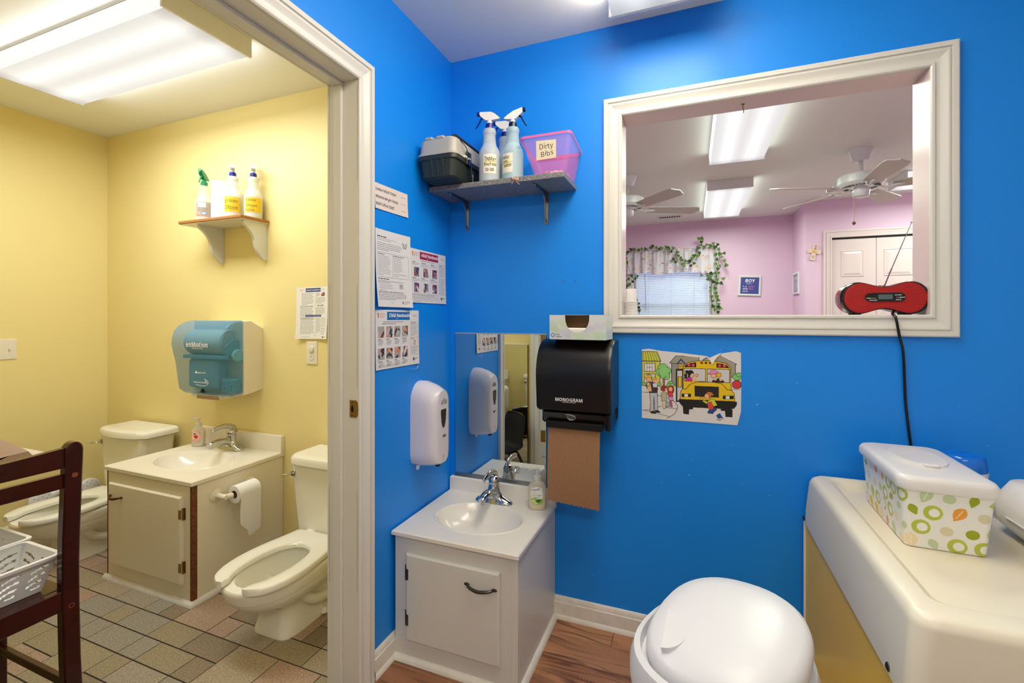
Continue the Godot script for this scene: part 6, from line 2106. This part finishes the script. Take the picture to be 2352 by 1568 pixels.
func chair_and_baskets():
	# dark red wooden chair, its back to the doorway, seat towards the far wall
	var t = thing("wooden_chair", "dark cherry wooden chair seen from behind in the bathroom doorway", "chair", Vector3(-0.690, 0, 1.085))
	var W = 0.42
	for z in [0.0, W]:
		var m := MB.new()
		var rings = []
		for k in [[0.0, 0.030], [0.10, 0.020], [0.25, 0.006], [0.40, 0.0], [0.52, -0.002], [0.62, 0.002], [0.70, 0.008], [0.78, 0.014], [0.84, 0.018]]:
			rings.append(m.rect(k[1] - 0.016, z - 0.021, k[1] + 0.016, z + 0.021, k[0], 0.004))
		for i in 7:   # round head
			var a = PI / 2 * i / 6.0
			var hw = 0.021 * cos(a) + 0.0005
			rings.append(m.rect(0.018 - 0.016, z - hw, 0.018 + 0.016, z + hw, 0.868 + 0.026 * sin(a), minf(0.004, hw * 0.4)))
		m.loft(rings)
		obj("back_post", m, M.dark_wood, t, 30)
		for y in [0.848, 0.742 + 0.055, 0.408]:
			var s := MB.new()
			s.t = Transform3D(Basis(Vector3(0, 0, 1), -PI / 2), Vector3(0.0335 if y > 0.7 else 0.0165, y, z))
			s.lathe([[0.0075, -0.004], [0.0075, 0.0], [0.004, -0.001]], 10)
			obj("plug", s, mat(Color(0.55, 0.26, 0.20), 0.4), t)
	# two back slats (the upper with an arched edge) and the seat rail
	var up := MB.new()
	var pu = [Vector2(-W + 0.019, 0.822), Vector2(-0.019, 0.822)]
	for i in 11: pu.append(Vector2(lerpf(-0.019, -W + 0.019, i / 10.0), 0.880 - 0.010 * sin(PI * i / 10.0)))
	up.t = Transform3D(Basis(Vector3(0, 0, -1), Vector3.UP, Vector3.RIGHT), Vector3(0.006, 0, 0))
	up.prism(pu, 0.0, 0.020)
	obj("back_slat", up, M.dark_wood, t)
	obj("back_slat", bx(0.002, 0.761, 0.019, 0.020, 0.803, W - 0.019, 0.002), M.dark_wood, t)
	obj("seat_rail", bx(-0.012, 0.398, 0.019, 0.010, 0.457, W - 0.019, 0.002), M.dark_wood, t)
	obj("seat", bx(-0.430, 0.438, -0.005, -0.016, 0.456, W + 0.005, 0.004), M.dark_wood, t)
	obj("side_rail", bx(-0.40, 0.385, -0.010, -0.016, 0.437, 0.010, 0.002), M.dark_wood, t)
	obj("side_rail", bx(-0.40, 0.385, W - 0.010, -0.016, 0.437, W + 0.010, 0.002), M.dark_wood, t)
	for z in [0.0, W]: obj("front_leg", bx(-0.425, 0.0, z - 0.018, -0.390, 0.438, z + 0.018, 0.003), M.dark_wood, t)
	obj("stretcher", bx(-0.40, 0.16, -0.008, 0.0, 0.185, 0.008, 0.002), M.dark_wood, t)
	obj("stretcher", bx(-0.40, 0.16, W - 0.008, 0.0, 0.185, W + 0.008, 0.002), M.dark_wood, t)
	basket(Vector3(-0.812, 0.4565, 1.255), "white slotted plastic basket on the chair, nearest its back")
	basket(Vector3(-1.022, 0.4565, 1.235), "white slotted plastic basket on the chair, farther from its back")

func basket(at, label):
	var t = thing("plastic_basket", label, "basket", at, 0, "white slotted baskets")
	var m = M.white_plastic
	var hx0 = 0.070
	var hz0 = 0.130
	var hx1 = 0.094
	var hz1 = 0.160
	var h = 0.100
	obj("floor", bx(-hx0, 0, -hz0, hx0, 0.003, hz0, 0.001), m, t)
	# walls made of bars between slots
	for s in [-1, 1]:
		var w := MB.new()
		bars(w, Vector3(s * hx0, 0.002, -hz0), Vector3(s * hx0, 0.002, hz0), Vector3(s * hx1, h, -hz1), Vector3(s * hx1, h, hz1), 5)
		obj("long_wall", w, m, t)
		var e := MB.new()
		bars(e, Vector3(-hx0, 0.002, s * hz0), Vector3(hx0, 0.002, s * hz0), Vector3(-hx1, h, s * hz1), Vector3(hx1, h, s * hz1), 2)
		obj("end_wall", e, m, t)
	var r := MB.new()
	r.loft([r.rring(0, 0, hx1, hz1, 0.014, h - 0.004, 4), r.rring(0, 0, hx1 + 0.008, hz1 + 0.008, 0.02, h - 0.006, 4), r.rring(0, 0, hx1 + 0.009, hz1 + 0.009, 0.02, h + 0.002, 4), r.rring(0, 0, hx1 - 0.002, hz1 - 0.002, 0.014, h + 0.003, 4), r.rring(0, 0, hx1, hz1, 0.014, h - 0.004, 4)], false, false)
	obj("rim", r, m, t)

# a wall panel pierced by rows of curved slots
func bars(m, a, b, c, d, cells):
	var n = cells * 16
	var rows_ = 28
	for j in rows_:
		for i in n:
			var u = (i + 0.5) / n
			var v = (j + 0.5) / rows_
			var cu = fmod(u * cells, 1.0)
			var bend = v * 5.0 + 1.4 * pow(cu - 0.2, 2.0)
			var open = cu > 0.2 and cu < 0.8 and v > 0.14 and v < 0.86 and fmod(bend, 1.0) > 0.70
			if open: continue
			var p = func(x, y): return a.lerp(b, x).lerp(c.lerp(d, x), y)
			m.quad(p.call(float(i) / n, float(j) / rows_), p.call(float(i + 1) / n, float(j) / rows_), p.call(float(i + 1) / n, float(j + 1) / rows_), p.call(float(i) / n, float(j + 1) / rows_))

func far_corner():
	# wall-hung changing tray behind the chair
	var t = thing("changing_tray", "cream wall hung changing tray with a tan liner behind the chair", "changing tray", Vector3(-1.54, 0.715, 1.275))
	var b := MB.new()
	b.loft([b.rring(0, 0, 0.46, 0.30, 0.06, 0.0, 6), b.rring(0, 0, 0.50, 0.335, 0.07, 0.02, 6), b.rring(0, 0, 0.50, 0.335, 0.07, 0.055, 6), b.rring(0, 0, 0.485, 0.32, 0.06, 0.060, 6), b.rring(0, 0, 0.45, 0.29, 0.05, 0.030, 6)])
	obj("tray", b, M.marble_cream, t)
	var pad := MB.new()
	# contoured pad: high long sides, dipping towards its ends
	var rings = []
	for i in 15:
		var x = lerpf(-0.44, 0.44, i / 14.0)
		var e = 1.0 - pow(absf(x) / 0.46, 4)
		var ring := PackedVector3Array()
		for q in [[0.38, 0.032], [0.38, 0.06], [0.36, 0.078 + 0.030 * e], [0.30, 0.076 + 0.026 * e], [0.20, 0.055], [0.0, 0.048], [-0.20, 0.055], [-0.30, 0.076 + 0.026 * e], [-0.36, 0.078 + 0.030 * e], [-0.38, 0.06], [-0.38, 0.032]]: ring.append(Vector3(x, q[1], q[0] * 0.74))
		rings.append(ring)
	pad.loft(rings)
	obj("liner", pad, mat(Color(0.60, 0.50, 0.42), 0.85), t, 50)
	obj("wall_bracket", bx(-0.40, -0.02, 0.26, 0.40, 0.0, 0.343, 0.004), M.cream_plastic, t)
	# low mirror on the front wall and the school chair in front of it (seen in the blue room's mirror)
	var mi = thing("low_mirror", "low wall mirror in the bathroom, seen reflected behind the vanity", "mirror", Vector3(-0.825, 0.06, YF))
	obj("glass", bx(0, 0, -0.006, 0.635, 0.975, -0.001, 0.001), M.mirror, mi)
	obj("edge_trim", bx(0.635, 0, -0.010, 0.640, 0.975, 0.0, 0.001), M.raw_edge, mi)
	obj("edge_trim", bx(0, 0.975, -0.010, 0.640, 0.985, 0.0, 0.001), M.cream_plastic, mi)
	var c = thing("school_chair", "navy plastic school chair with black legs, seen in the mirror", "chair", Vector3(-0.335, 0, 1.36), deg_to_rad(215))
	var nv = mat(Color(0.06, 0.08, 0.13), 0.35)
	var s := MB.new()
	var rows_ = []
	for k in [[0.16, 0.265, 0.150], [0.10, 0.262, 0.155], [0.0, 0.255, 0.158], [-0.09, 0.258, 0.155], [-0.125, 0.275, 0.150], [-0.140, 0.320, 0.146], [-0.155, 0.40, 0.142], [-0.172, 0.48, 0.132], [-0.178, 0.505, 0.115], [-0.180, 0.515, 0.080]]:
		var ring := PackedVector3Array()
		for i in 11:
			var x = lerpf(-k[2], k[2], i / 10.0)
			var up = 0.018 * pow(absf(x) / k[2], 3)
			ring.append(Vector3(x, k[1] + up * (1.0 if k[1] < 0.3 else 0.0), k[0] + (up * 1.2 if k[1] > 0.3 else 0.0)))
		for i in 11:
			var p = ring[10 - i]
			ring.append(p + (Vector3(0, -0.006, 0) if k[1] < 0.28 else Vector3(0, -0.002, -0.006)))
		rows_.append(ring)
	s.loft(rows_)
	obj("shell", s, nv, c, 50)
	for x in [-0.13, 0.13]:
		obj("leg", tub(curve([Vector3(x * 1.15, 0.0, 0.17), Vector3(x, 0.235, 0.11), Vector3(x * 0.85, 0.245, -0.05), Vector3(x, 0.235, -0.09), Vector3(x * 1.15, 0.0, -0.19)], 6), 0.0105, 8), M.black, c)
	obj("crossbar", tub([Vector3(-0.13, 0.235, 0.08), Vector3(0.13, 0.235, 0.08)], 0.009, 8), M.black, c)
	obj("crossbar", tub([Vector3(-0.13, 0.235, -0.07), Vector3(0.13, 0.235, -0.07)], 0.009, 8), M.black, c)

# ------------------------------------------------------------------ the pink nursery through the opening
func nursery():
	# window with blind
	var w = group_of("window_1")
	w.set_meta("label", "white window with closed blind in the pink nursery wall")
	var x0 = 0.34
	var x1 = 1.27
	var y0 = 0.80
	var y1 = 2.04
	for r in [[x0, y0, x0 + 0.035, y1], [x1 - 0.035, y0, x1, y1], [x0 + 0.035, y0, x1 - 0.035, y0 + 0.035], [x0 + 0.035, y1 - 0.035, x1 - 0.035, y1]]: obj("frame", bx(r[0], r[1], PZ - 0.10, r[2], r[3], PZ - 0.06, 0.003), M.trim, w)
	obj("sash_bar", bx(x0 + 0.035, 1.40, PZ - 0.095, x1 - 0.035, 1.44, PZ - 0.065, 0.003), M.trim, w)
	for r in [[y0 + 0.035, 1.40], [1.44, y1 - 0.035]]: obj("pane", bx(x0 + 0.035, r[0], PZ - 0.083, x1 - 0.035, r[1], PZ - 0.079), clear(Color(1, 1, 1), 0.08, 0.02), w)
	var cas := MB.new()
	cas.moulding(CASING, [[x0, y0, -1, -1], [x1, y0, 1, -1], [x1, y1, 1, 1], [x0, y1, -1, 1]], func(a, b, o): return Vector3(a, b, PZ + o), true, true)
	obj("casing", cas, M.trim, w)
	var bl = thing("window_blind", "closed white slat blind hanging in the nursery window", "blind", Vector3(x0 + 0.038, 0, PZ - 0.018))
	var bm = mat(Color(0.93, 0.94, 0.96), 0.5)
	bm.backlight_enabled = true
	bm.backlight = Color(0.75, 0.78, 0.85)
	var bw = x1 - x0 - 0.076
	obj("headrail", bx(0, 1.985, -0.02, bw, 2.02, 0.02, 0.002), M.white_plastic, bl)
	var y = 1.975
	var slat := MB.new()
	slat.t.basis = Basis(Vector3.RIGHT, deg_to_rad(58))
	slat.loft([slat.rect(0, -0.0125, bw, 0.0125, -0.0003, 0.0), slat.rect(0, -0.0125, bw, 0.0125, 0.0003, 0.0)])
	var sm = slat.mesh()
	while y > 0.85:
		var o = obj("slat", sm, bm, bl)
		o.position.y = y
		y -= 0.0215
	for x in [0.16, bw * 0.5, bw - 0.16]: obj("ladder_cord", tub([Vector3(x, 0.85, 0.013), Vector3(x, 1.985, 0.013)], 0.0012, 5), mat(Color(0.80, 0.80, 0.86), 0.8), bl)
	obj("tilt_wand", tub([Vector3(0.105, 1.98, 0.022), Vector3(0.125, 1.345, 0.026)], 0.004, 6), mat(Color(0.62, 0.58, 0.66), 0.3), bl)
	# valance on a rod, printed with flowers
	var cv = Cv.new(512, 160, Color(0.86, 0.82, 0.87))
	var rg := RandomNumberGenerator.new()
	rg.seed = 8
	for i in 130:
		var c = [Color(0.92, 0.70, 0.45), Color(0.88, 0.62, 0.62), Color(0.70, 0.62, 0.72), Color(0.80, 0.55, 0.70), Color(0.62, 0.66, 0.68), Color(0.60, 0.48, 0.46), Color(0.90, 0.76, 0.60)][rg.randi() % 7]
		var x = rg.randf() * 512
		var yy = rg.randf() * 160
		if rg.randf() < 0.5: cv.disc(x, yy, rg.randf_range(3, 8), rg.randf_range(3, 8), c)
		else: cv.line([x, yy, x + rg.randf_range(-16, 16), yy + rg.randf_range(-10, 10)], 2, c)
		if rg.randf() < 0.25:
			cv.disc(x, yy, 9, 9, c)
			cv.disc(x, yy, 5, 5, Color(0.93, 0.88, 0.88))
	var v = thing("valance", "gathered floral valance on a rod over the nursery window", "curtain", Vector3(0.265, 1.80, PZ + 0.075))
	var m := MB.new()
	var n = 120
	var zf = func(a, b): return 0.016 * sin(a * 58.0 + 2.0 * sin(a * 9.0)) * (0.35 + 0.65 * (1.0 - b) * (1.0 if a < 0.62 else 0.45)) + 0.006 * sin(a * 140.0) * b
	for i in n:
		for j in 8:
			var p = func(k, l):
				var a = float(k) / n
				var b = float(l) / 8
				var low = 0.012 * sin(a * 12.0) + (0.02 if a < 0.30 and a > 0.24 else 0.0)
				return Vector3(a * 1.03, lerpf(low + 0.005, 0.305, b), zf.call(a, b))
			m.quad_uv(p.call(i, j), p.call(i + 1, j), p.call(i + 1, j + 1), p.call(i, j + 1), Vector2(float(i) / n, 1 - j / 8.0), Vector2(float(i + 1) / n, 1 - j / 8.0), Vector2(float(i + 1) / n, 1 - (j + 1) / 8.0), Vector2(float(i) / n, 1 - (j + 1) / 8.0))
	var vm = printed(cv.tex(), 0.85)
	vm.backlight_enabled = true
	vm.backlight = Color(0.45, 0.42, 0.45)
	obj("cloth", m, vm, v, 60)
	obj("rod", tub([Vector3(-0.01, 0.282, -0.005), Vector3(1.04, 0.282, -0.005)], 0.006, 8), M.white_plastic, v)
	for x in [0.0, 1.03]: obj("rod_return", tub([Vector3(x, 0.282, -0.005), Vector3(x, 0.282, -0.075)], 0.006, 8), M.white_plastic, v)
	ivy()
	wall_things()
	closet()
	for f in [[Vector3(2.152, CEIL, -2.03), 161.0, "white ceiling fan with pull chain near the closet doors"], [Vector3(0.535, CEIL, -2.08), 335.0, "white ceiling fan half hidden by the opening's left jamb"]]: fan(f[0], f[1], f[2])
	var vt = thing("ceiling_vent", "small slotted air vent in the nursery ceiling", "vent", Vector3(0.80, CEIL, -3.785))
	obj("frame", bx(-0.14, -0.008, -0.055, 0.14, 0.0, 0.055, 0.002), M.trim, vt)
	for i in 9: obj("slot", bx(-0.108 + i * 0.026, -0.0088, -0.035, -0.090 + i * 0.026, -0.0075, 0.035), M.black_dull, vt)

func ivy():
	var t = thing("ivy_garland", "artificial green ivy garland draped round the nursery window", "garland", Vector3(0, 0, PZ))
	var at = [0.33, 2.11, 0.37, 2.11, 0.42, 2.1, 0.46, 2.11, 0.5, 2.11, 0.57, 2.12, 0.59, 2.14, 0.63, 2.12, 0.67, 2.1, 0.69, 2.11, 0.75, 2.12, 0.78, 2.1, 0.81, 2.06, 0.28, 2.08, 0.26, 2.06, 0.26, 2.0, 0.28, 1.95, 0.83, 2.1, 0.88, 2.05, 0.88, 2.01, 0.91, 1.98, 0.93, 1.95, 0.97, 1.94, 1.02, 1.94, 1.05, 1.97, 1.07, 2.0, 1.11, 1.99, 1.13, 2.03, 1.07, 1.91, 1.03, 1.88, 0.96, 1.88, 0.93, 1.9, 0.86, 1.93, 0.83, 1.97, 1.12, 2.2, 1.16, 2.2, 1.15, 2.16, 1.15, 2.12, 1.21, 2.12, 1.18, 2.1, 1.11, 2.09, 1.25, 2.11, 1.28, 2.13, 1.33, 2.12, 1.3, 2.09, 1.34, 2.06, 1.31, 2.0, 1.35, 2.01, 1.4, 2.01, 1.37, 1.97, 1.32, 1.94, 1.4, 1.92, 1.42, 1.87, 1.31, 1.89, 1.35, 1.86, 1.33, 1.83, 1.21, 1.77, 1.15, 1.76, 1.23, 1.74, 1.23, 1.71, 1.26, 1.78, 1.3, 1.78, 1.34, 1.78, 1.31, 1.74, 1.26, 1.7, 1.28, 1.68, 1.32, 1.7, 1.32, 1.66, 1.37, 1.66, 1.39, 1.71, 1.25, 1.61, 1.3, 1.6, 1.25, 1.57, 1.31, 1.54, 1.26, 1.5, 1.32, 1.5, 1.27, 1.45, 1.33, 1.46, 1.28, 1.39, 1.34, 1.41, 1.34, 1.38, 1.3, 1.35, 1.36, 1.36, 1.33, 1.32, 0.34, 1.78, 0.4, 1.77, 0.3, 1.74, 0.38, 1.74, 0.26, 1.71, 0.35, 1.71, 0.31, 1.67, 0.28, 1.66, 0.4, 1.47, 0.42, 1.43, 0.42, 1.38, 0.43, 1.34]
	var meshes = []
	var greens = []
	for k in 3:
		var m := MB.new()
		# five-lobed leaf, folded along its rib
		var o = [Vector2(0, -0.018), Vector2(0.016, -0.022), Vector2(0.024, -0.008), Vector2(0.016, -0.002), Vector2(0.018, 0.010), Vector2(0.008, 0.010), Vector2(0.0, 0.028)]
		for i in 6:
			m.tri(Vector3(0, -0.004, 0), Vector3(o[i].x, o[i].y, absf(o[i].x) * 0.35), Vector3(o[i + 1].x, o[i + 1].y, absf(o[i + 1].x) * 0.35))
			m.tri(Vector3(0, -0.004, 0), Vector3(-o[i + 1].x, o[i + 1].y, absf(o[i + 1].x) * 0.35), Vector3(-o[i].x, o[i].y, absf(o[i].x) * 0.35))
		meshes.append(m.mesh())
		greens.append(mat([Color(0.20, 0.30, 0.12), Color(0.27, 0.40, 0.15), Color(0.34, 0.46, 0.20)][k], 0.5))
	var r := RandomNumberGenerator.new()
	r.seed = 4
	for i in at.size() / 2:
		var l = obj("leaf", meshes[i % 3], greens[r.randi() % 3], t)
		l.transform = Transform3D(Basis.from_euler(Vector3(r.randf_range(-0.5, 0.5), r.randf_range(-0.6, 0.6), PI + r.randf_range(-0.8, 0.8))).scaled(Vector3.ONE * r.randf_range(0.85, 1.15)), Vector3(at[i * 2], at[i * 2 + 1], 0.125 + r.randf_range(-0.012, 0.015)))
	var st = mat(Color(0.26, 0.22, 0.14), 0.7)
	for p in [[0.26, 1.70, 0.27, 2.05, 0.40, 2.105, 0.60, 2.115, 0.78, 2.10, 0.88, 2.03, 0.95, 1.95, 1.03, 1.95, 1.09, 2.02, 1.12, 2.12, 1.14, 2.19], [1.14, 2.12, 1.25, 2.11, 1.33, 2.08, 1.35, 1.97, 1.33, 1.88, 1.32, 1.78, 1.30, 1.68, 1.31, 1.55, 1.32, 1.42, 1.34, 1.30, 1.33, 1.15], [1.34, 1.78, 1.22, 1.76, 1.26, 1.68, 1.25, 1.58, 1.27, 1.44, 1.30, 1.32], [0.28, 1.95, 0.33, 1.80, 0.36, 1.73, 0.40, 1.50, 0.42, 1.38, 0.43, 1.25]]:
		var pts = []
		for i in p.size() / 2: pts.append(Vector3(p[i * 2], p[i * 2 + 1], 0.118))
		obj("stem", tub(curve(pts, 4), 0.0022, 5), st, t)

func wall_things():
	# BOY picture
	var cv = Cv.new(220, 220, Color(0.24, 0.27, 0.58))
	var wt = Color(0.93, 0.92, 0.97)
	var rd = Color(0.88, 0.42, 0.45)
	for i in 11:
		for j in 11: cv.disc(i * 20 + 10, j * 20 + 10, 3, 3, Color(0.28, 0.31, 0.62))
	cv.text("BOY", 50, 64, 60, wt, "Droid Sans", true, 0.0, 0.02, 1.0, 0.12)
	cv.text("[boi] n.", 72, 88, 22, wt, "Droid Sans", false, 0, 0.02, 1.0, 0.2)
	cv.text("1. a", 28, 130, 28, wt, "Droid Sans", true)
	cv.text("noise", 92, 130, 28, rd, "Droid Sans", true, 0, 0.02, 1, 0.2)
	cv.text("with", 28, 162, 28, wt, "Droid Sans", true)
	cv.text("dirt", 100, 162, 28, rd, "Droid Sans", true, 0, 0.02, 1, 0.2)
	cv.text("on it", 28, 194, 28, wt, "Droid Sans", true)
	var f = thing("framed_picture", "tilted white frame with a blue BOY print on pink wall", "picture", Vector3(1.679, 1.632, PZ + 0.001))
	f.rotation.z = -0.045
	picture_frame(f, 0.238, 0.238, 0.022, printed(cv.tex(), 0.4))
	var c2 = Cv.new(160, 220, Color(0.62, 0.52, 0.70))
	c2.text("GIRL", 30, 60, 44, Color(0.90, 0.86, 0.95), "Droid Sans", true)
	c2.rows(30, 90, 100, 6, 18, 7, Color(0.86, 0.80, 0.92))
	var g = thing("framed_picture", "white frame with a lilac print on the pink closet side", "picture", Vector3(2.119, 1.632, -3.955), -PI / 2)
	g.rotation.x = 0.0
	picture_frame(g, 0.290, 0.238, 0.022, printed(c2.tex(), 0.4))
	# wall cross
	var x = thing("wall_cross", "small decorated cream cross hanging beside the closet doors", "cross", Vector3(2.196, 1.925, -3.549))
	x.rotation.z = -0.22
	var cp = []
	for q in [[-0.016, -0.09], [0.016, -0.09], [0.024, -0.082], [0.017, -0.02], [0.050, -0.022], [0.060, -0.004], [0.050, 0.018], [0.018, 0.016], [0.022, 0.056], [0.0, 0.072], [-0.022, 0.056], [-0.018, 0.016], [-0.050, 0.018], [-0.060, -0.004], [-0.050, -0.022], [-0.017, -0.02], [-0.024, -0.082]]: cp.append(Vector2(q[0], q[1]))
	var xm := MB.new()
	xm.prism(cp, 0.001, 0.012)
	obj("body", xm, mat(Color(0.90, 0.80, 0.74), 0.6), x)
	for q in [[0.0, 0.052, 0.010, Color(0.85, 0.55, 0.40)], [0.0, 0.030, 0.012, Color(0.60, 0.62, 0.66)], [-0.006, 0.0, 0.016, Color(0.90, 0.68, 0.36)], [0.012, -0.006, 0.012, Color(0.88, 0.72, 0.50)]]:
		var d := MB.new()
		d.t = Transform3D(Basis(Vector3.RIGHT, PI / 2), Vector3(q[0], q[1], 0.012))
		d.lathe([[q[2], 0.0], [q[2] * 0.7, 0.003], [0.001, 0.004]], 14)
		obj("ornament", d, mat(q[3], 0.6), x)
	for i in 3: obj("engraved_line", bx(-0.013, -0.050 - i * 0.009, 0.012, 0.013, -0.0465 - i * 0.009, 0.0124), mat(Color(0.62, 0.48, 0.46), 0.7), x)
	# cut-out decals at the left edge of the view
	var d1 = thing("wall_decal", "red and white butterfly decal on the pink wall by the ivy", "decal", Vector3(0.243, 1.82, PZ + 0.001))
	for s in [[0.0, 0.02, 0.035, 0.6], [-0.012, -0.022, 0.026, -0.5], [-0.05, 0.02, 0.035, -0.6], [-0.04, -0.022, 0.026, 0.5]]:
		var m := MB.new()
		var q = []
		for i in 14: q.append(Vector2(s[0], s[1]) + (Vector2(s[2] * cos(TAU * i / 14), s[2] * 0.62 * sin(TAU * i / 14))).rotated(s[3]))
		m.prism(q, 0.0, 0.001)
		var wgo = obj("wing", m, mat(Color(0.85, 0.10, 0.14), 0.6), d1)
		for k in 2:
			var dm := MB.new()
			var dq = []
			for i in 8: dq.append(Vector2(s[0] + 0.012 * (k * 2 - 1), s[1] + 0.006 * (1 - k * 2)) + Vector2.from_angle(TAU * i / 8) * 0.006)
			dm.prism(dq, 0.001, 0.0013)
			obj("dot", dm, M.inkwhite, wgo)
	var d2 = thing("wall_decal", "orange striped animal decal low on the pink wall by ivy", "decal", Vector3(0.255, 1.64, PZ + 0.001))
	var m2 := MB.new()
	m2.prism([Vector2(-0.06, -0.10), Vector2(0.02, -0.10), Vector2(0.045, -0.04), Vector2(0.03, 0.0), Vector2(0.01, 0.035), Vector2(-0.03, 0.045), Vector2(-0.06, 0.02)], 0.0, 0.001)
	obj("body", m2, mat(Color(0.88, 0.42, 0.10), 0.6), d2)
	for i in 3: obj("stripe", bx(-0.03 + i * 0.012, -0.05 + i * 0.022, 0.001, 0.02 + i * 0.004, -0.042 + i * 0.022, 0.0013), M.ink, d2)

func picture_frame(f, w, h, fw, pm):
	var m := MB.new()
	m.moulding([[0.0, 0.004], [0.0, 0.016], [fw * 0.7, 0.020], [fw, 0.016], [fw, 0.0]], [[-w / 2 + fw, -h / 2 + fw, -1, -1], [w / 2 - fw, -h / 2 + fw, 1, -1], [w / 2 - fw, h / 2 - fw, 1, 1], [-w / 2 + fw, h / 2 - fw, -1, 1]], func(a, b, o): return Vector3(a, b, o), true, true)
	obj("frame", m, M.trim, f)
	var q := MB.new()
	q.quad(Vector3(-w / 2 + fw, -h / 2 + fw, 0.006), Vector3(w / 2 - fw, -h / 2 + fw, 0.006), Vector3(w / 2 - fw, h / 2 - fw, 0.006), Vector3(-w / 2 + fw, h / 2 - fw, 0.006))
	obj("print", q, pm, f)
	obj("backing", bx(-w / 2 + 0.004, -h / 2 + 0.004, 0.0, w / 2 - 0.004, h / 2 - 0.004, 0.005), M.kraft, f)

func closet():
	var z = -3.55
	var t = group_of("trim_3")
	t.set_meta("label", "white moulded casing round the nursery closet")
	var m := MB.new()
	m.moulding(CASING, [[2.346, 0.0, -1, 0], [2.346, 2.052, -1, 1], [3.084, 2.052, 1, 1], [3.084, 0.0, 1, 0]], func(a, b, o): return Vector3(a, b, z + o), false)
	obj("casing", m, M.pinkwhite, t)
	obj("head_track", bx(2.346, 2.036, z - 0.06, 3.084, 2.052, z - 0.01), M.black_dull, t)
	for i in 2:
		var x0 = 2.348 + i * 0.368
		var x1 = x0 + 0.364
		var d = group_of("door_%d" % (i + 1))
		d.set_meta("label", "white panelled bifold closet door, " + ["nearer the cross", "behind the radio's aerial"][i])
		obj("leaf", bx(x0, 0.012, z - 0.045, x1, 2.034, z - 0.012, 0.002), M.pinkwhite, d)
		for r in [[1.66, 1.925], [0.90, 1.535], [0.16, 0.78]]:
			# raised field: recessed groove with bevelled centre
			var p := MB.new()
			p.t = Transform3D(Basis(Vector3.RIGHT, PI / 2), Vector3(0, 0, z - 0.0125))
			var a = x0 + 0.075 - i * 0.02
			var b = x1 - 0.095 + (1 - i) * 0.0 + i * 0.02
			p.loft([p.rect(a, -r[1], b, -r[0], 0.0, 0.0), p.rect(a + 0.008, -r[1] + 0.008, b - 0.008, -r[0] - 0.008, 0.007, 0.0), p.rect(a + 0.014, -r[1] + 0.014, b - 0.014, -r[0] - 0.014, 0.002, 0.0), p.rect(a + 0.040, -r[1] + 0.036, b - 0.040, -r[0] - 0.036, 0.009, 0.0)], false, true)
			obj("panel", p, M.pinkwhite, d, 15)

func fan(at, first, label):
	var t = thing("ceiling_fan", label, "ceiling fan", at, 0, "white ceiling fans")
	var m = M.white_plastic
	obj("canopy", lath([[0.030, -0.082], [0.052, -0.078], [0.056, -0.062], [0.074, -0.020], [0.078, -0.006], [0.078, 0.0]], Vector3.ZERO, 28), m, t)
	obj("downrod", lath([[0.014, -0.155], [0.014, -0.08]], Vector3.ZERO, 14), m, t)
	obj("yoke", lath([[0.030, -0.178], [0.030, -0.165], [0.022, -0.150], [0.016, -0.148]], Vector3.ZERO, 18), m, t)
	obj("motor", lath([[0.060, -0.262], [0.118, -0.258], [0.135, -0.246], [0.140, -0.238], [0.140, -0.192], [0.132, -0.180], [0.100, -0.174], [0.030, -0.172]], Vector3.ZERO, 36), m, t, 30)
	for i in 30:
		var a = TAU * i / 30
		var s := MB.new()
		s.t = Transform3D(Basis(Vector3.UP, a), Vector3.ZERO)
		s.box(0.078, -0.2635, -0.0035, 0.112, -0.2595, 0.0035)
		obj("vent_slot", s, M.grey_mark, t)
	obj("switch_housing", lath([[0.030, -0.335], [0.044, -0.330], [0.050, -0.322], [0.052, -0.285], [0.040, -0.275], [0.040, -0.262]], Vector3.ZERO, 24), m, t)
	var bm = mat(Color(0.80, 0.77, 0.73), 0.45)
	for i in 5:
		var a = deg_to_rad(-(first + i * 72.0))
		var arm := Node3D.new()
		arm.name = "blade"
		t.add_child(arm, true)
		arm.rotation.y = a
		var b := MB.new()
		b.t = Transform3D(Basis(Vector3.RIGHT, -0.21) , Vector3(0, -0.268, 0))
		b.t = b.t * Transform3D(Basis(Vector3.RIGHT, -PI / 2), Vector3.ZERO)
		b.prism([Vector2(0.175, -0.048), Vector2(0.30, -0.056), Vector2(0.56, -0.066), Vector2(0.600, -0.058), Vector2(0.612, -0.030), Vector2(0.630, 0.0), Vector2(0.612, 0.030), Vector2(0.600, 0.058), Vector2(0.56, 0.066), Vector2(0.30, 0.056), Vector2(0.175, 0.048)], -0.003, 0.003)
		obj("paddle", b, bm, arm)
		var ir := MB.new()
		ir.tube(curve([Vector3(0.075, -0.262, 0), Vector3(0.110, -0.272, 0), Vector3(0.145, -0.284, 0), Vector3(0.200, -0.276, 0), Vector3(0.235, -0.274, 0)]), 0.010, 8, true, 0.5)
		ir.tube(curve([Vector3(0.150, -0.283, 0), Vector3(0.180, -0.280, 0.025), Vector3(0.215, -0.282, 0.034)]), 0.006, 6)
		ir.tube(curve([Vector3(0.150, -0.283, 0), Vector3(0.180, -0.278, -0.025), Vector3(0.215, -0.268, -0.034)]), 0.006, 6)
		obj("blade_iron", ir, m, arm)
	var ch = Node3D.new()
	ch.name = "pull_chain"
	t.add_child(ch)
	obj("chain", tub([Vector3(-0.045, -0.325, 0.02), Vector3(-0.046, -0.505, 0.02)], 0.0016, 5), mat(Color(0.70, 0.52, 0.40), 0.4, 0.7), ch)
	obj("bob", lath([[0.002, -0.530], [0.010, -0.522], [0.012, -0.514], [0.006, -0.506], [0.001, -0.503]], Vector3(-0.046, 0, 0.02), 12), mat(Color(0.52, 0.33, 0.24), 0.5), ch)
